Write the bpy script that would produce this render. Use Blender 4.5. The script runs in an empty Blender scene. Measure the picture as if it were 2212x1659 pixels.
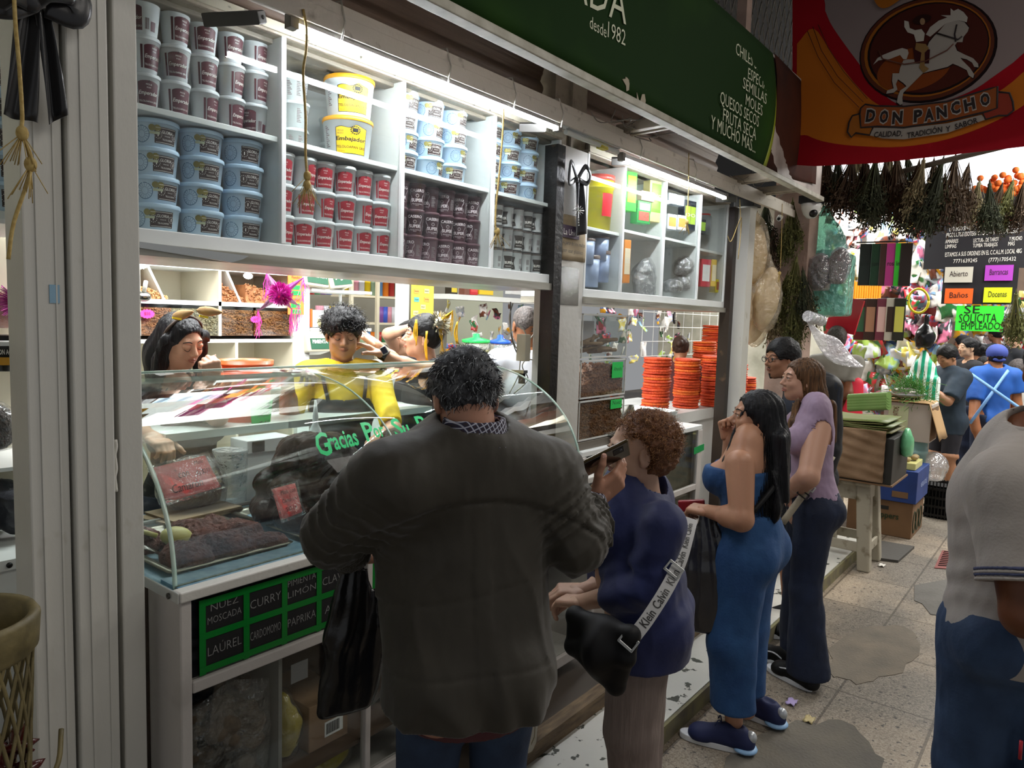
import bpy,math,random
import numpy as np
from mathutils import Vector,Matrix
random.seed(7);RNG=np.random.RandomState(7)
C=bpy.context.scene.collection
PI=math.pi
# camera
F_PX,CX,CY,EYE=1567.0,1106.0,829.5,1.72
_X=np.array([1246.,-103.,F_PX]);_X/=np.linalg.norm(_X)
_D=np.array([-533.,17300.,F_PX]);_D=_D-_X*(_D@_X);_D/=np.linalg.norm(_D)
_U=-_D;_Y=np.cross(_U,_X)
cam_d=bpy.data.cameras.new('camera');cam=bpy.data.objects.new('camera',cam_d);C.objects.link(cam)
cam_d.sensor_width=36;cam_d.lens=F_PX/2212*36;cam_d.clip_start=.05;cam_d.clip_end=200
_r=(_X[0],_Y[0],_U[0]);_u=(-_X[1],-_Y[1],-_U[1]);_b=(-_X[2],-_Y[2],-_U[2])
cam.matrix_world=Matrix(((_r[0],_u[0],_b[0],0),(_r[1],_u[1],_b[1],0),(_r[2],_u[2],_b[2],EYE),(0,0,0,1)))
bpy.context.scene.camera=cam
def P(px,py,x=None,y=None,z=None):
 """a measured point of the place: the photo's sight line met with a known plane"""
 d=np.array([px-CX,py-CY,F_PX]);r=np.array([d@_X,d@_Y,d@_U])
 t=y/r[1]if y is not None else(z-EYE)/r[2]if z is not None else x/r[0]
 return r*t+np.array([0,0,EYE])
# light
sc=bpy.context.scene
sc.view_settings.view_transform='Standard';sc.view_settings.look='None'
sc.view_settings.gamma=1;sc.view_settings.exposure=0.0;sc.view_settings.use_curve_mapping=False
w=bpy.data.worlds.new('world');sc.world=w;w.use_nodes=True
w.node_tree.nodes['Background'].inputs[0].default_value=(.95,.97,1,1)
w.node_tree.nodes['Background'].inputs[1].default_value=.30
def area(name,loc,size,power,col=(1,1,1),rot=(0,0,0)):
 l=bpy.data.lights.new(name,'AREA');l.shape='RECTANGLE';l.size,l.size_y=size
 l.energy=power;l.color=col
 o=bpy.data.objects.new(name,l);C.objects.link(o);o.location=loc;o.rotation_euler=rot;return o
area('shop_ceiling_light',(2.1,3.3,2.84),(3.0,.5),75,(.97,.99,1))
for x_ in(1.35,2.3,3.0):area('shop_counter_light',(x_,2.85,2.66),(.55,.22),26,(.97,.99,1))
area('second_shop_ceiling_light',(4.7,3.3,2.84),(2.2,.6),48,(.97,.99,1))
area('back_shop_ceiling_light',(3.2,5.6,2.9),(4.0,1.6),75,(.99,1,.97))
area('corridor_light_near',(2.0,-.6,3.9),(2.0,1.2),34,(1,.95,.88))
area('corridor_light_middle',(5.6,-.6,4.2),(1.6,1.0),60,(1,.95,.88))
area('corridor_light_far',(8.4,-.4,3.6),(2.5,1.2),190,(1,.98,.93))
area('herb_stall_light',(9.2,2.6,3.2),(2.2,1.4),170,(1,1,.97))
area('far_hall_light',(14,0,3.9),(6,3),380,(1,1,.97))
# materials
def lin(c):
 c=c.lstrip('#');v=[int(c[i:i+2],16)/255 for i in(0,2,4)]
 return tuple(x/12.92 if x<=.04045 else((x+.055)/1.055)**2.4 for x in v)+(1,)
_M={}
def mat(name,col='888888',rough=.5,metal=0,col2=None,nscale=6,nmix=.5,bump=0,bscale=40,stretch=(1,1,1),spec=.5,emit=0,sss=0,alpha=1,clear=0,sharp=None,sheen=0,detail=4):
 if name in _M:return _M[name]
 m=bpy.data.materials.new(name);m.use_nodes=True;nt=m.node_tree;N=nt.nodes;L=nt.links
 b=N['Principled BSDF']
 b.inputs['Base Color'].default_value=lin(col);b.inputs['Roughness'].default_value=rough
 b.inputs['Metallic'].default_value=metal;b.inputs['Specular IOR Level'].default_value=spec
 if clear:b.inputs['Coat Weight'].default_value=clear;b.inputs['Coat Roughness'].default_value=.08
 if sheen:b.inputs['Sheen Weight'].default_value=sheen
 if sss:
  b.inputs['Subsurface Weight'].default_value=sss;b.inputs['Subsurface Radius'].default_value=(1,.35,.2)
  b.inputs['Subsurface Scale'].default_value=.012
 if emit:b.inputs['Emission Color'].default_value=lin(col);b.inputs['Emission Strength'].default_value=emit
 if alpha<1:b.inputs['Alpha'].default_value=alpha
 if col2 or bump:
  tc=N.new('ShaderNodeTexCoord');mp=N.new('ShaderNodeMapping');mp.inputs['Scale'].default_value=stretch
  L.new(tc.outputs['Object'],mp.inputs['Vector'])
 if col2:
  n=N.new('ShaderNodeTexNoise');n.inputs['Scale'].default_value=nscale;n.inputs['Detail'].default_value=detail
  L.new(mp.outputs[0],n.inputs['Vector'])
  r=N.new('ShaderNodeValToRGB');w_=sharp if sharp else.22
  r.color_ramp.elements[0].position=nmix-w_;r.color_ramp.elements[0].color=lin(col)
  r.color_ramp.elements[1].position=min(1,nmix+w_);r.color_ramp.elements[1].color=lin(col2)
  L.new(n.outputs[0],r.inputs[0]);L.new(r.outputs[0],b.inputs['Base Color'])
 if bump:
  n=N.new('ShaderNodeTexNoise');n.inputs['Scale'].default_value=bscale;n.inputs['Detail'].default_value=5
  L.new(mp.outputs[0],n.inputs['Vector'])
  bp=N.new('ShaderNodeBump');bp.inputs['Strength'].default_value=min(1,bump);bp.inputs['Distance'].default_value=.01*max(1,bump)
  L.new(n.outputs[0],bp.inputs['Height']);L.new(bp.outputs[0],b.inputs['Normal'])
 _M[name]=m;return m
def schlick(N,L,f0,nrm=None):
 ge=N.new('ShaderNodeNewGeometry');d=N.new('ShaderNodeVectorMath');d.operation='DOT_PRODUCT';L.new(nrm if nrm else ge.outputs['Normal'],d.inputs[0]);L.new(ge.outputs['Incoming'],d.inputs[1])
 a=N.new('ShaderNodeMath');a.operation='ABSOLUTE';L.new(d.outputs['Value'],a.inputs[0]);b=N.new('ShaderNodeMath');b.operation='SUBTRACT';b.inputs[0].default_value=1;b.use_clamp=True;L.new(a.outputs[0],b.inputs[1])
 c=N.new('ShaderNodeMath');c.operation='POWER';c.inputs[1].default_value=5;L.new(b.outputs[0],c.inputs[0])
 e=N.new('ShaderNodeMath');e.operation='MULTIPLY_ADD';e.inputs[1].default_value=1-f0;e.inputs[2].default_value=f0;L.new(c.outputs[0],e.inputs[0]);return e.outputs[0]
def glass(name,tint='e8f4f0',refl=.06,rough=.02,film=0):
 """thin clear sheet: transparent with a fresnel mirror"""
 if name in _M:return _M[name]
 m=bpy.data.materials.new(name);m.use_nodes=True;nt=m.node_tree;N=nt.nodes;L=nt.links;N.clear()
 o=N.new('ShaderNodeOutputMaterial');t=N.new('ShaderNodeBsdfTransparent');t.inputs[0].default_value=lin(tint)
 g=N.new('ShaderNodeBsdfGlossy');g.inputs['Roughness'].default_value=rough
 mx=N.new('ShaderNodeMixShader');L.new(schlick(N,L,refl),mx.inputs[0]);L.new(t.outputs[0],mx.inputs[1]);L.new(g.outputs[0],mx.inputs[2])
 last=mx
 if film:
  d=N.new('ShaderNodeBsdfDiffuse');d.inputs[0].default_value=lin('dfe6e6');m2=N.new('ShaderNodeMixShader')
  tc=N.new('ShaderNodeTexCoord');mp=N.new('ShaderNodeMapping');mp.inputs['Scale'].default_value=(2,9,9);mp.inputs['Rotation'].default_value=(0,.9,.5)
  n=N.new('ShaderNodeTexNoise');n.inputs['Scale'].default_value=5;n.inputs['Detail'].default_value=8
  r=N.new('ShaderNodeMapRange');r.inputs[1].default_value=.45;r.inputs[2].default_value=.8;r.inputs[4].default_value=film
  L.new(tc.outputs['Object'],mp.inputs[0]);L.new(mp.outputs[0],n.inputs['Vector']);L.new(n.outputs[0],r.inputs[0])
  L.new(r.outputs[0],m2.inputs[0]);L.new(mx.outputs[0],m2.inputs[1]);L.new(d.outputs[0],m2.inputs[2]);last=m2
 L.new(last.outputs[0],o.inputs[0]);_M[name]=m;return m
def plastic_film(name,tint='ffffff',milky=.2,milk_col='ffffff',rough=.08,gloss=.25):
 """crinkled bag film: see-through, milky and shiny"""
 if name in _M:return _M[name]
 m=bpy.data.materials.new(name);m.use_nodes=True;nt=m.node_tree;N=nt.nodes;L=nt.links;N.clear()
 o=N.new('ShaderNodeOutputMaterial');t=N.new('ShaderNodeBsdfTransparent');t.inputs[0].default_value=lin(tint)
 p=N.new('ShaderNodeBsdfPrincipled');p.inputs['Base Color'].default_value=lin(milk_col);p.inputs['Roughness'].default_value=rough
 g=N.new('ShaderNodeBsdfGlossy');g.inputs['Roughness'].default_value=rough
 tc=N.new('ShaderNodeTexCoord');n=N.new('ShaderNodeTexNoise');n.inputs['Scale'].default_value=22;n.inputs['Detail'].default_value=3
 bp=N.new('ShaderNodeBump');bp.inputs['Strength'].default_value=1;bp.inputs['Distance'].default_value=.03
 L.new(tc.outputs['Object'],n.inputs['Vector']);L.new(n.outputs[0],bp.inputs['Height']);L.new(bp.outputs[0],g.inputs['Normal']);L.new(bp.outputs[0],p.inputs['Normal'])
 m1=N.new('ShaderNodeMixShader');m1.inputs[0].default_value=milky;L.new(t.outputs[0],m1.inputs[1]);L.new(p.outputs[0],m1.inputs[2])
 m2=N.new('ShaderNodeMixShader');L.new(schlick(N,L,gloss*.35,bp.outputs[0]),m2.inputs[0]);L.new(m1.outputs[0],m2.inputs[1]);L.new(g.outputs[0],m2.inputs[2])
 L.new(m2.outputs[0],o.inputs[0]);_M[name]=m;return m
# scene tree
def tag(o,label=None,cat=None,group=None,kind=None):
 if label:o['label']=label
 if cat:o['category']=cat
 if group:o['group']=group
 if kind:o['kind']=kind
 return o
_loc={}
def thing(name,label,cat,loc,group=None):
 o=bpy.data.objects.new(name,None);C.objects.link(o);o.location=tuple(float(v)for v in loc);o.empty_display_size=.05
 _loc[o.name]=np.array(loc,float);return tag(o,label,cat,group)
def dup(o,loc=None,rotz=None,label=None,group=None,parent=None):
 c=o.copy();C.objects.link(c)
 if parent is not None:c.parent=parent
 if loc is not None:c.location=tuple(float(v)for v in loc)
 if rotz is not None:c.rotation_euler=(0,0,rotz)
 if label:c['label']=label
 if group:c['group']=group
 for ch in list(o.children):dup(ch,parent=c)
 return c
# mesh building
def CV(x,y,z):return np.array(_r)*x+np.array(_u)*y+np.array(_b)*z
def unit(v):v=np.array(v,float);n=np.linalg.norm(v);return v/n if n>1e-9 else v
def frame(d,up=(0,0,1)):
 d=unit(d);up=np.array(up,float)
 if abs(d@unit(up))>.98:up=np.array([1.,0,0])
 a=unit(np.cross(up,d));return a,np.cross(d,a),d
def rotm(axis,deg):
 a=unit(axis);t=math.radians(deg);K=np.array([[0,-a[2],a[1]],[a[2],0,-a[0]],[-a[1],a[0],0]])
 return np.eye(3)+math.sin(t)*K+(1-math.cos(t))*K@K
def catmull(pts,n=8):
 pts=[np.array(p,float)for p in pts];q=[2*pts[0]-pts[1]]+pts+[2*pts[-1]-pts[-2]];out=[]
 for i in range(1,len(q)-2):
  for k in range(n):
   t=k/n
   out.append(.5*((2*q[i])+(-q[i-1]+q[i+1])*t+(2*q[i-1]-5*q[i]+4*q[i+1]-q[i+2])*t*t+(-q[i-1]+3*q[i]-3*q[i+1]+q[i+2])*t**3))
 out.append(pts[-1]);return out
_txt={}
def text_geo(s,bold=0.0):
 k=(s,bold)
 if k not in _txt:
  cu=bpy.data.curves.new('t','FONT');cu.body=s;cu.size=1;cu.resolution_u=2;cu.offset=bold
  o=bpy.data.objects.new('t',cu);me=o.to_mesh()
  v=np.array([p.co[:]for p in me.vertices]).reshape(-1,3);f=[tuple(p.vertices)for p in me.polygons]
  o.to_mesh_clear();bpy.data.objects.remove(o);bpy.data.curves.remove(cu)
  if len(v)==0:v=np.zeros((3,3));f=[]
  _txt[k]=(v,f)
 return _txt[k]
class MB:
 def __init__(s):s.v=[];s.f=[];s.m=[];s.s=[];s.n=0
 def add(s,v,f,m=0,sm=False):
  v=np.asarray(v,float).reshape(-1,3);s.v.append(v);n=s.n
  s.f+=[tuple(int(i)+n for i in q)for q in f];s.m+=[m]*len(f)if isinstance(m,int)else list(m);s.s+=[sm]*len(f);s.n+=len(v);return s
 def box(s,x0,x1,y0,y1,z0,z1,m=0):
  v=[(x,y,z)for x in(x0,x1)for y in(y0,y1)for z in(z0,z1)]
  return s.add(v,[(0,1,3,2),(4,6,7,5),(0,4,5,1),(2,3,7,6),(0,2,6,4),(1,5,7,3)],m)
 def obox(s,c,hx,hy,hz,R=None,m=0,bev=0):
  R=np.eye(3)if R is None else np.array(R,float);c=np.array(c,float)
  if bev<=0:
   v=[c+R@np.array([i*hx,j*hy,k*hz])for i in(-1,1)for j in(-1,1)for k in(-1,1)]
   return s.add(v,[(0,1,3,2),(4,6,7,5),(0,4,5,1),(2,3,7,6),(0,2,6,4),(1,5,7,3)],m)
  import itertools
  b=min(bev,hx,hy,hz)*.999;h=(hx,hy,hz);v=[];idx={}
  for sg in itertools.product((-1,1),repeat=3):
   for a in range(3):
    q=[sg[i]*(h[i]-(b if i!=a else 0))for i in range(3)];idx[(sg,a)]=len(v);v.append(c+R@np.array(q))
  f=[]
  for a in range(3):
   o1,o2=[i for i in range(3)if i!=a]
   for sa in(-1,1):
    def S(p,q):
     t=[0,0,0];t[a]=sa;t[o1]=p;t[o2]=q;return tuple(t)
    f.append([idx[(S(-1,-1),a)],idx[(S(1,-1),a)],idx[(S(1,1),a)],idx[(S(-1,1),a)]])
   for p in(-1,1):
    for q in(-1,1):
     def E(e):
      t=[0,0,0];t[a]=e;t[o1]=p;t[o2]=q;return tuple(t)
     f.append([idx[(E(-1),o1)],idx[(E(1),o1)],idx[(E(1),o2)],idx[(E(-1),o2)]])
  for sg in itertools.product((-1,1),repeat=3):f.append([idx[(sg,0)],idx[(sg,1)],idx[(sg,2)]])
  vv=np.array(v);g=[]
  for q in f:
   p=vv[list(q)];nrm=np.cross(p[1]-p[0],p[2]-p[0])
   g.append(tuple(q)if nrm@(p.mean(0)-c)>0 else tuple(q[::-1]))
  return s.add(v,g,m)
 def lathe(s,prof,loc=(0,0,0),n=24,m=0,axis=None,sm=True,caps=True,arc=None,sx=1,sy=1):
  R=np.eye(3)
  if axis is not None:
   a,b,d=frame(axis);R=np.array([a,b,d]).T
  a0,a1=arc if arc else(0,2*PI);nn=n if arc is None else n+1
  an=[a0+(a1-a0)*i/n for i in range(nn)];loc=np.array(loc,float);v=[]
  for r,z in prof:
   for t in an:v.append(loc+R@np.array([r*math.cos(t)*sx,r*math.sin(t)*sy,z]))
  f=[];mm=[]
  for j in range(len(prof)-1):
   for i in range(n):
    k=(i+1)%nn if arc is None else i+1
    f.append((j*nn+i,j*nn+k,(j+1)*nn+k,(j+1)*nn+i));mm.append(m if isinstance(m,int)else m[j])
  s.add(v,f,mm,sm)
  if caps and arc is None:
   if prof[0][0]>1e-6:s.add(v[:nn],[tuple(range(nn))[::-1]],mm[0])
   if prof[-1][0]>1e-6:s.add(v[-nn:],[tuple(range(nn))],mm[-1])
  return s
 def cyl(s,a,b,r,r2=None,n=12,m=0,sm=True):
  a=np.array(a,float);b=np.array(b,float);L=np.linalg.norm(b-a)
  return s.lathe([(r,0),(r if r2 is None else r2,L)],a,n,m,axis=b-a,sm=sm)
 def tube(s,pts,r,n=6,m=0,caps=True,sm=True,flat=None):
  pts=np.array(pts,float);k=len(pts);T=np.gradient(pts,axis=0);T/=np.linalg.norm(T,axis=1)[:,None]+1e-12
  a,b,_=frame(T[0]);v=[];rr=r if hasattr(r,'__len__')else[r]*k
  if flat is not None:a=unit(np.array(flat[0],float)-T[0]*(T[0]@np.array(flat[0],float)))
  for i in range(k):
   if flat is not None:a=np.array(flat[0],float)
   a=unit(a-T[i]*(a@T[i]));b=np.cross(T[i],a)
   fx,fy=(1,1)if flat is None else(flat[1],flat[2])
   for j in range(n):t=2*PI*j/n+(PI/4 if n==4 else 0);v.append(pts[i]+rr[i]*(math.cos(t)*a*fx+math.sin(t)*b*fy))
  f=[(i*n+j,i*n+(j+1)%n,(i+1)*n+(j+1)%n,(i+1)*n+j)for i in range(k-1)for j in range(n)]
  if caps:f+=[tuple(range(n))[::-1],tuple((k-1)*n+j for j in range(n))]
  return s.add(v,f,m,sm)
 def ell(s,c,r,R=None,n=16,m=0,h=10):
  c=np.array(c,float);r=np.array([r]*3 if not hasattr(r,'__len__')else r,float);R=np.eye(3)if R is None else np.array(R)
  v=[c+R@(r*(0,0,-1))]
  for j in range(1,h):
   p=-PI/2+PI*j/h
   for i in range(n):t=2*PI*i/n;v.append(c+R@(r*(math.cos(p)*math.cos(t),math.cos(p)*math.sin(t),math.sin(p))))
  v.append(c+R@(r*(0,0,1)));N=len(v)-1
  f=[(0,1+(i+1)%n,1+i)for i in range(n)]+[(N,N-n+i,N-n+(i+1)%n)for i in range(n)]
  f+=[(1+j*n+i,1+j*n+(i+1)%n,1+(j+1)*n+(i+1)%n,1+(j+1)*n+i)for j in range(h-2)for i in range(n)]
  return s.add(v,f,m,True)
 def prism(s,poly,o,u,v,d,m=0,sm=False):
  """2-D outline in the plane o+u,v extruded by vector d"""
  o,u,v,d=[np.array(q,float)for q in(o,u,v,d)];k=len(poly)
  A=[o+u*p[0]+v*p[1]for p in poly];V=A+[a+d for a in A]
  fl=np.cross(u,v)@d>0
  f=[tuple(range(k))[::-1],tuple(range(k,2*k))]+[(i,(i+1)%k,k+(i+1)%k,k+i)for i in range(k)]
  if not fl:f=[q[::-1]for q in f]
  return s.add(V,f,m,sm)
 def sheet(s,fn,nu,nv,th=.001,m=0,sm=True):
  """thin sheet with thickness; fn(u,v) in 0..1"""
  U=np.array([[fn(i/nu,j/nv)for j in range(nv+1)]for i in range(nu+1)],float)
  du=np.gradient(U,axis=0);dv=np.gradient(U,axis=1);nn=np.cross(du,dv);nn/=np.linalg.norm(nn,axis=2)[...,None]+1e-12
  V=np.concatenate([U.reshape(-1,3),(U-nn*th).reshape(-1,3)]);K=(nu+1)*(nv+1);f=[]
  I=lambda i,j:i*(nv+1)+j
  for i in range(nu):
   for j in range(nv):
    q=(I(i,j),I(i+1,j),I(i+1,j+1),I(i,j+1));f.append(q);f.append(tuple(K+t for t in q[::-1]))
  bd=[I(i,0)for i in range(nu+1)]+[I(nu,j)for j in range(1,nv+1)]+[I(i,nv)for i in range(nu-1,-1,-1)]+[I(0,j)for j in range(nv-1,0,-1)]
  for a,b in zip(bd,bd[1:]+bd[:1]):f.append((b,a,K+a,K+b))
  return s.add(V,f,m,sm)
 def text(s,t,o,u,v,size,m=0,align='c',off=.001,bold=0,cyl=None,width=None,shear=0):
  """flat lettering lying on the plane; cyl=(axis point, radius) wraps it round a vertical cylinder"""
  V,f=text_geo(t,bold);V=V.copy();o=np.array(o,float);u=unit(u);v=unit(v)
  if not f:return s
  x0,x1=V[:,0].min(),V[:,0].max();sx=size
  if width:sx=min(size*3,width/(x1-x0))if width>0 else size
  X=(V[:,0]-(x0 if align=='l' else x1 if align=='r' else(x0+x1)/2))*sx+V[:,1]*size*shear
  Z=V[:,1]*size;n=np.cross(u,v)
  if cyl is not None:
   r=cyl;th=X/r;W=np.stack([np.sin(th)*(r+off),-np.cos(th)*(r+off),Z],1)
   W[:,:2]+=o[:2];W[:,2]+=o[2];return s.add(W,f,m)
  return s.add(o+X[:,None]*u+Z[:,None]*v+n*off,f,m)
 def build(s,name,mats,parent=None,loc=None,label=None,cat=None,group=None,kind=None,rel=True):
  V=np.concatenate(s.v)if s.v else np.zeros((0,3));base=np.zeros(3)
  if parent is not None and rel:
   p=parent
   while p is not None:base=base+np.array(p.location[:]);p=p.parent
  elif loc is not None:base=np.array(loc,float)
  V=V-base
  me=bpy.data.meshes.new(name);me.from_pydata(V.tolist(),[],s.f)
  for x in(mats if isinstance(mats,(list,tuple))else[mats]):me.materials.append(x)
  me.polygons.foreach_set('material_index',s.m);me.polygons.foreach_set('use_smooth',s.s);me.update()
  o=bpy.data.objects.new(name,me);C.objects.link(o)
  if parent is not None:o.parent=parent
  elif loc is not None:o.location=tuple(base)
  return tag(o,label,cat,group,kind)
def hook(o,mod,**k):
 m=o.modifiers.new(mod.lower(),mod)
 for a,b in k.items():setattr(m,a,b)
 return o
def bevel(o,w=.003,n=2):return hook(o,'BEVEL',width=w,segments=n,limit_method='ANGLE')
# implicit surfaces
def wob(p,fr,seed=0,n=7,st=(1,1,1)):
 r=np.random.RandomState(seed);q=p*np.array(st);o=0
 for _ in range(n):
  k=r.normal(size=3);k=k/np.linalg.norm(k)*fr*(.6+.8*r.rand());o=o+np.sin(q@k*2*PI+r.rand()*6.28)
 return o/n*1.6
class SDF:
 def __init__(s,lo,hi,res):
  s.lo=np.array(lo,float);s.res=res;s.n=np.maximum(4,np.ceil((np.array(hi,float)-s.lo)/res).astype(int)+1)
  s.V=np.full(s.n,1.0,np.float32);s.M=np.zeros(s.n,np.int8)
 def _sub(s,c0,c1):
  a=np.clip(np.floor((c0-s.lo)/s.res).astype(int),0,s.n);b=np.clip(np.ceil((c1-s.lo)/s.res).astype(int)+1,0,s.n)
  if np.any(b-a<1):return None,None
  g=np.stack(np.meshgrid(*[s.lo[i]+s.res*np.arange(a[i],b[i])for i in range(3)],indexing='ij'),-1)
  return tuple(slice(a[i],b[i])for i in range(3)),g
 def put(s,sl,d,k,m,mode):
  v=s.V[sl]
  if mode=='paint':s.M[sl][d<0]=m;return
  if mode=='sub':
   if k>0:h=np.clip(.5-.5*(v+d)/k,0,1);s.V[sl]=v*(1-h)-d*h+k*h*(1-h)
   else:s.V[sl]=np.maximum(v,-d)
   return
  if m is not None:mm=s.M[sl];mm[d<v]=m
  if k>0:h=np.clip(.5+.5*(v-d)/k,0,1);s.V[sl]=v*(1-h)+d*h-k*h*(1-h)
  else:s.V[sl]=np.minimum(v,d)
 def cone(s,a,b,ra,rb=None,k=.02,m=0,mode='add',sq=None,flat=False,disp=None):
  """round cone; sq=(direction, factor) squashes the section along direction"""
  a=np.array(a,float);b=np.array(b,float);rb=ra if rb is None else rb;R=max(ra,rb)+k+3*s.res+.01
  sl,g=s._sub(np.minimum(a,b)-R,np.maximum(a,b)+R)
  if sl is None:return s
  p=g-a;ba=b-a
  if sq is not None:
   n=unit(sq[0]);f=1/sq[1]-1;p=p+(p@n)[...,None]*n*f;ba=ba+(ba@n)*n*f
  L2=ba@ba+1e-12;t0=(p@ba)/L2;t=np.clip(t0,0,1);d=np.linalg.norm(p-t[...,None]*ba,axis=-1)-(ra+(rb-ra)*t)
  if flat:L=math.sqrt(L2);d=np.maximum(d,np.maximum(-t0*L,(t0-1)*L))
  if sq is not None:d=d*(.5+.5*sq[1])
  if disp is not None:d=d+disp(g)
  s.put(sl,d.astype(np.float32),k,m,mode);return s
 def ell(s,c,r,R=None,k=.02,m=0,mode='add',disp=None):
  c=np.array(c,float);r=np.array(r if hasattr(r,'__len__')else[r]*3,float);q=r.max()+k+3*s.res+.01
  sl,g=s._sub(c-q,c+q)
  if sl is None:return s
  p=g-c
  if R is not None:p=p@np.array(R)
  k0=np.linalg.norm(p/r,axis=-1);k1=np.linalg.norm(p/(r*r),axis=-1)+1e-9;d=k0*(k0-1)/k1
  if disp is not None:d=d+disp(g)
  s.put(sl,d.astype(np.float32),k,m,mode);return s
 def box(s,c,h,R=None,rad=.01,k=.01,m=0,mode='add'):
  c=np.array(c,float);h=np.array(h,float);q=np.linalg.norm(h)+k+3*s.res+.01;sl,g=s._sub(c-q,c+q)
  if sl is None:return s
  p=g-c
  if R is not None:p=p@np.array(R)
  w=np.abs(p)-(h-rad);d=np.linalg.norm(np.maximum(w,0),axis=-1)+np.minimum(w.max(-1),0)-rad
  s.put(sl,d.astype(np.float32),k,m,mode);return s
 def plane(s,o,n,k=0):
  """cuts away the side the normal points to"""
  sl,g=s._sub(s.lo,s.lo+s.res*(s.n-1));d=((g-np.array(o,float))@unit(n)).astype(np.float32)
  v=s.V
  if k>0:h=np.clip(.5+.5*(d-v)/k,0,1);s.V=(v*(1-h)+d*h+k*h*(1-h)).astype(np.float32)
  else:s.V=np.maximum(v,d)
  return s
 def noise(s,amp,fr,seed=0,st=(1,1,1),ridge=False,n=7,where=None):
  sl,g=s._sub(s.lo,s.lo+s.res*(s.n-1));near=np.abs(s.V)<amp*3+.03;q=g[near]
  w_=wob(q,fr,seed,n,st)
  if ridge:w_=1-2.2*np.abs(w_)
  if where is not None:w_=w_*where(q)
  s.V[near]-=(amp*w_).astype(np.float32);return s
 def nets(s):
  V=s.V;V[0]=np.maximum(V[0],.001);V[-1]=np.maximum(V[-1],.001);V[:,0]=np.maximum(V[:,0],.001);V[:,-1]=np.maximum(V[:,-1],.001)
  V[:,:,0]=np.maximum(V[:,:,0],.001);V[:,:,-1]=np.maximum(V[:,:,-1],.001)
  ins=V<0;nx,ny,nz=V.shape;acc=np.zeros((nx-1,ny-1,nz-1,3),np.float32);cnt=np.zeros((nx-1,ny-1,nz-1),np.float32)
  sls={0:slice(None,-1),1:slice(1,None)}
  for ax in range(3):
   o=[i for i in range(3)if i!=ax]
   for p in(0,1):
    for q in(0,1):
     sa=[None]*3;sb=[None]*3;sa[ax]=sls[0];sb[ax]=sls[1];sa[o[0]]=sb[o[0]]=sls[p];sa[o[1]]=sb[o[1]]=sls[q]
     a=V[tuple(sa)];b=V[tuple(sb)];c=(a<0)!=(b<0);ii=np.nonzero(c)
     if not len(ii[0]):continue
     t=a[ii]/(a[ii]-b[ii]);off=np.zeros((len(t),3),np.float32);off[:,ax]=t;off[:,o[0]]=p;off[:,o[1]]=q
     acc[ii]+=off;cnt[ii]+=1
  act=cnt>0;idx=np.full(cnt.shape,-1,np.int64);ia=np.nonzero(act);idx[ia]=np.arange(len(ia[0]))
  pos=np.stack(ia,-1)+acc[ia]/cnt[ia][:,None];verts=s.lo+pos*s.res;faces=[]
  for ax in range(3):
   o=[i for i in range(3)if i!=ax];sa=[slice(1,-1)]*3;sb=[slice(1,-1)]*3;sa[ax]=slice(0,-1);sb[ax]=slice(1,None)
   a=ins[tuple(sa)];b=ins[tuple(sb)];ii=np.nonzero(a!=b);fl=a[ii];cc=[None]*3
   cc[ax]=ii[ax];c0=ii[o[0]]+1;c1=ii[o[1]]+1;quad=[]
   for p,q in((-1,-1),(0,-1),(0,0),(-1,0)):
    cc[o[0]]=c0+p;cc[o[1]]=c1+q;quad.append(idx[cc[0],cc[1],cc[2]])
   Q=np.stack(quad,-1)
   if ax==1:fl=~fl
   Q[~fl]=Q[~fl][:,::-1];faces.append(Q)
  F=np.concatenate(faces)
  g=np.clip(np.round(pos).astype(int),0,s.n-1);vm=s.M[g[:,0],g[:,1],g[:,2]];fm=vm[F[:,0]]
  return verts,F,fm
 def into(s,mb,mm=None,smooth=1):
  v,F,fm=s.nets()
  for _ in range(smooth):
   i_=np.concatenate([F[:,0],F[:,1],F[:,2],F[:,3]]*2);j_=np.concatenate([F[:,1],F[:,2],F[:,3],F[:,0],F[:,3],F[:,0],F[:,1],F[:,2]])
   c=np.bincount(i_,minlength=len(v));a=np.stack([np.bincount(i_,v[j_,q],len(v))for q in range(3)],1)
   v=v*.5+.5*a/np.maximum(c,1)[:,None]
  mb.add(v,F.tolist(),[int(x)for x in(fm if mm is None else np.array(mm)[fm])],True);return mb
# materials of the place
WHITE=mat('white_paint','d9d7cf',.38,col2='c9c6b8',nscale=3,nmix=.62,sharp=.1,bump=.25,bscale=55,stretch=(1,1,.35))
POSTW=mat('worn_white_gloss_paint','d2d0c8',.33,col2='a8a28c',nscale=6,nmix=.66,sharp=.03,bump=.16,bscale=30,stretch=(1,1,.5))
LAMW=mat('white_laminate','e9ebe8',.3,col2='dcdfdc',nscale=4)
DIRTY=mat('dirty_cream_steel','a59b8a',.55,col2='5a5044',nscale=9,nmix=.66,sharp=.12,bump=.3,bscale=60)
BROWN=mat('dusty_brown_shutter','8a7666',.5,.1,col2='6e5c4e',nscale=4,stretch=(.3,1,4),bump=.2)
BLACKP=mat('chipped_black_paint','15120f',.35,col2='4a3d2c',nscale=14,nmix=.7,sharp=.04,bump=.3)
RUST=mat('rusty_brown','4a3524',.8,col2='2a1d14',nscale=20,bump=.4)
TUBE=mat('lamp_tube_glow','f4f8ff',.3,emit=135)
TUBEDIM=mat('lamp_tube_off','c8ccc8',.15)
ALU=mat('brushed_aluminium','b8bab8',.32,.85,bump=.05)
STEEL=mat('stainless_steel','a9aba6',.22,1,col2='8f918c',nscale=8,bump=.06,bscale=25)
BLACK=mat('black_plastic','0d0d0e',.35)
DARK=mat('dark_void','0b0a09',.9)
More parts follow.
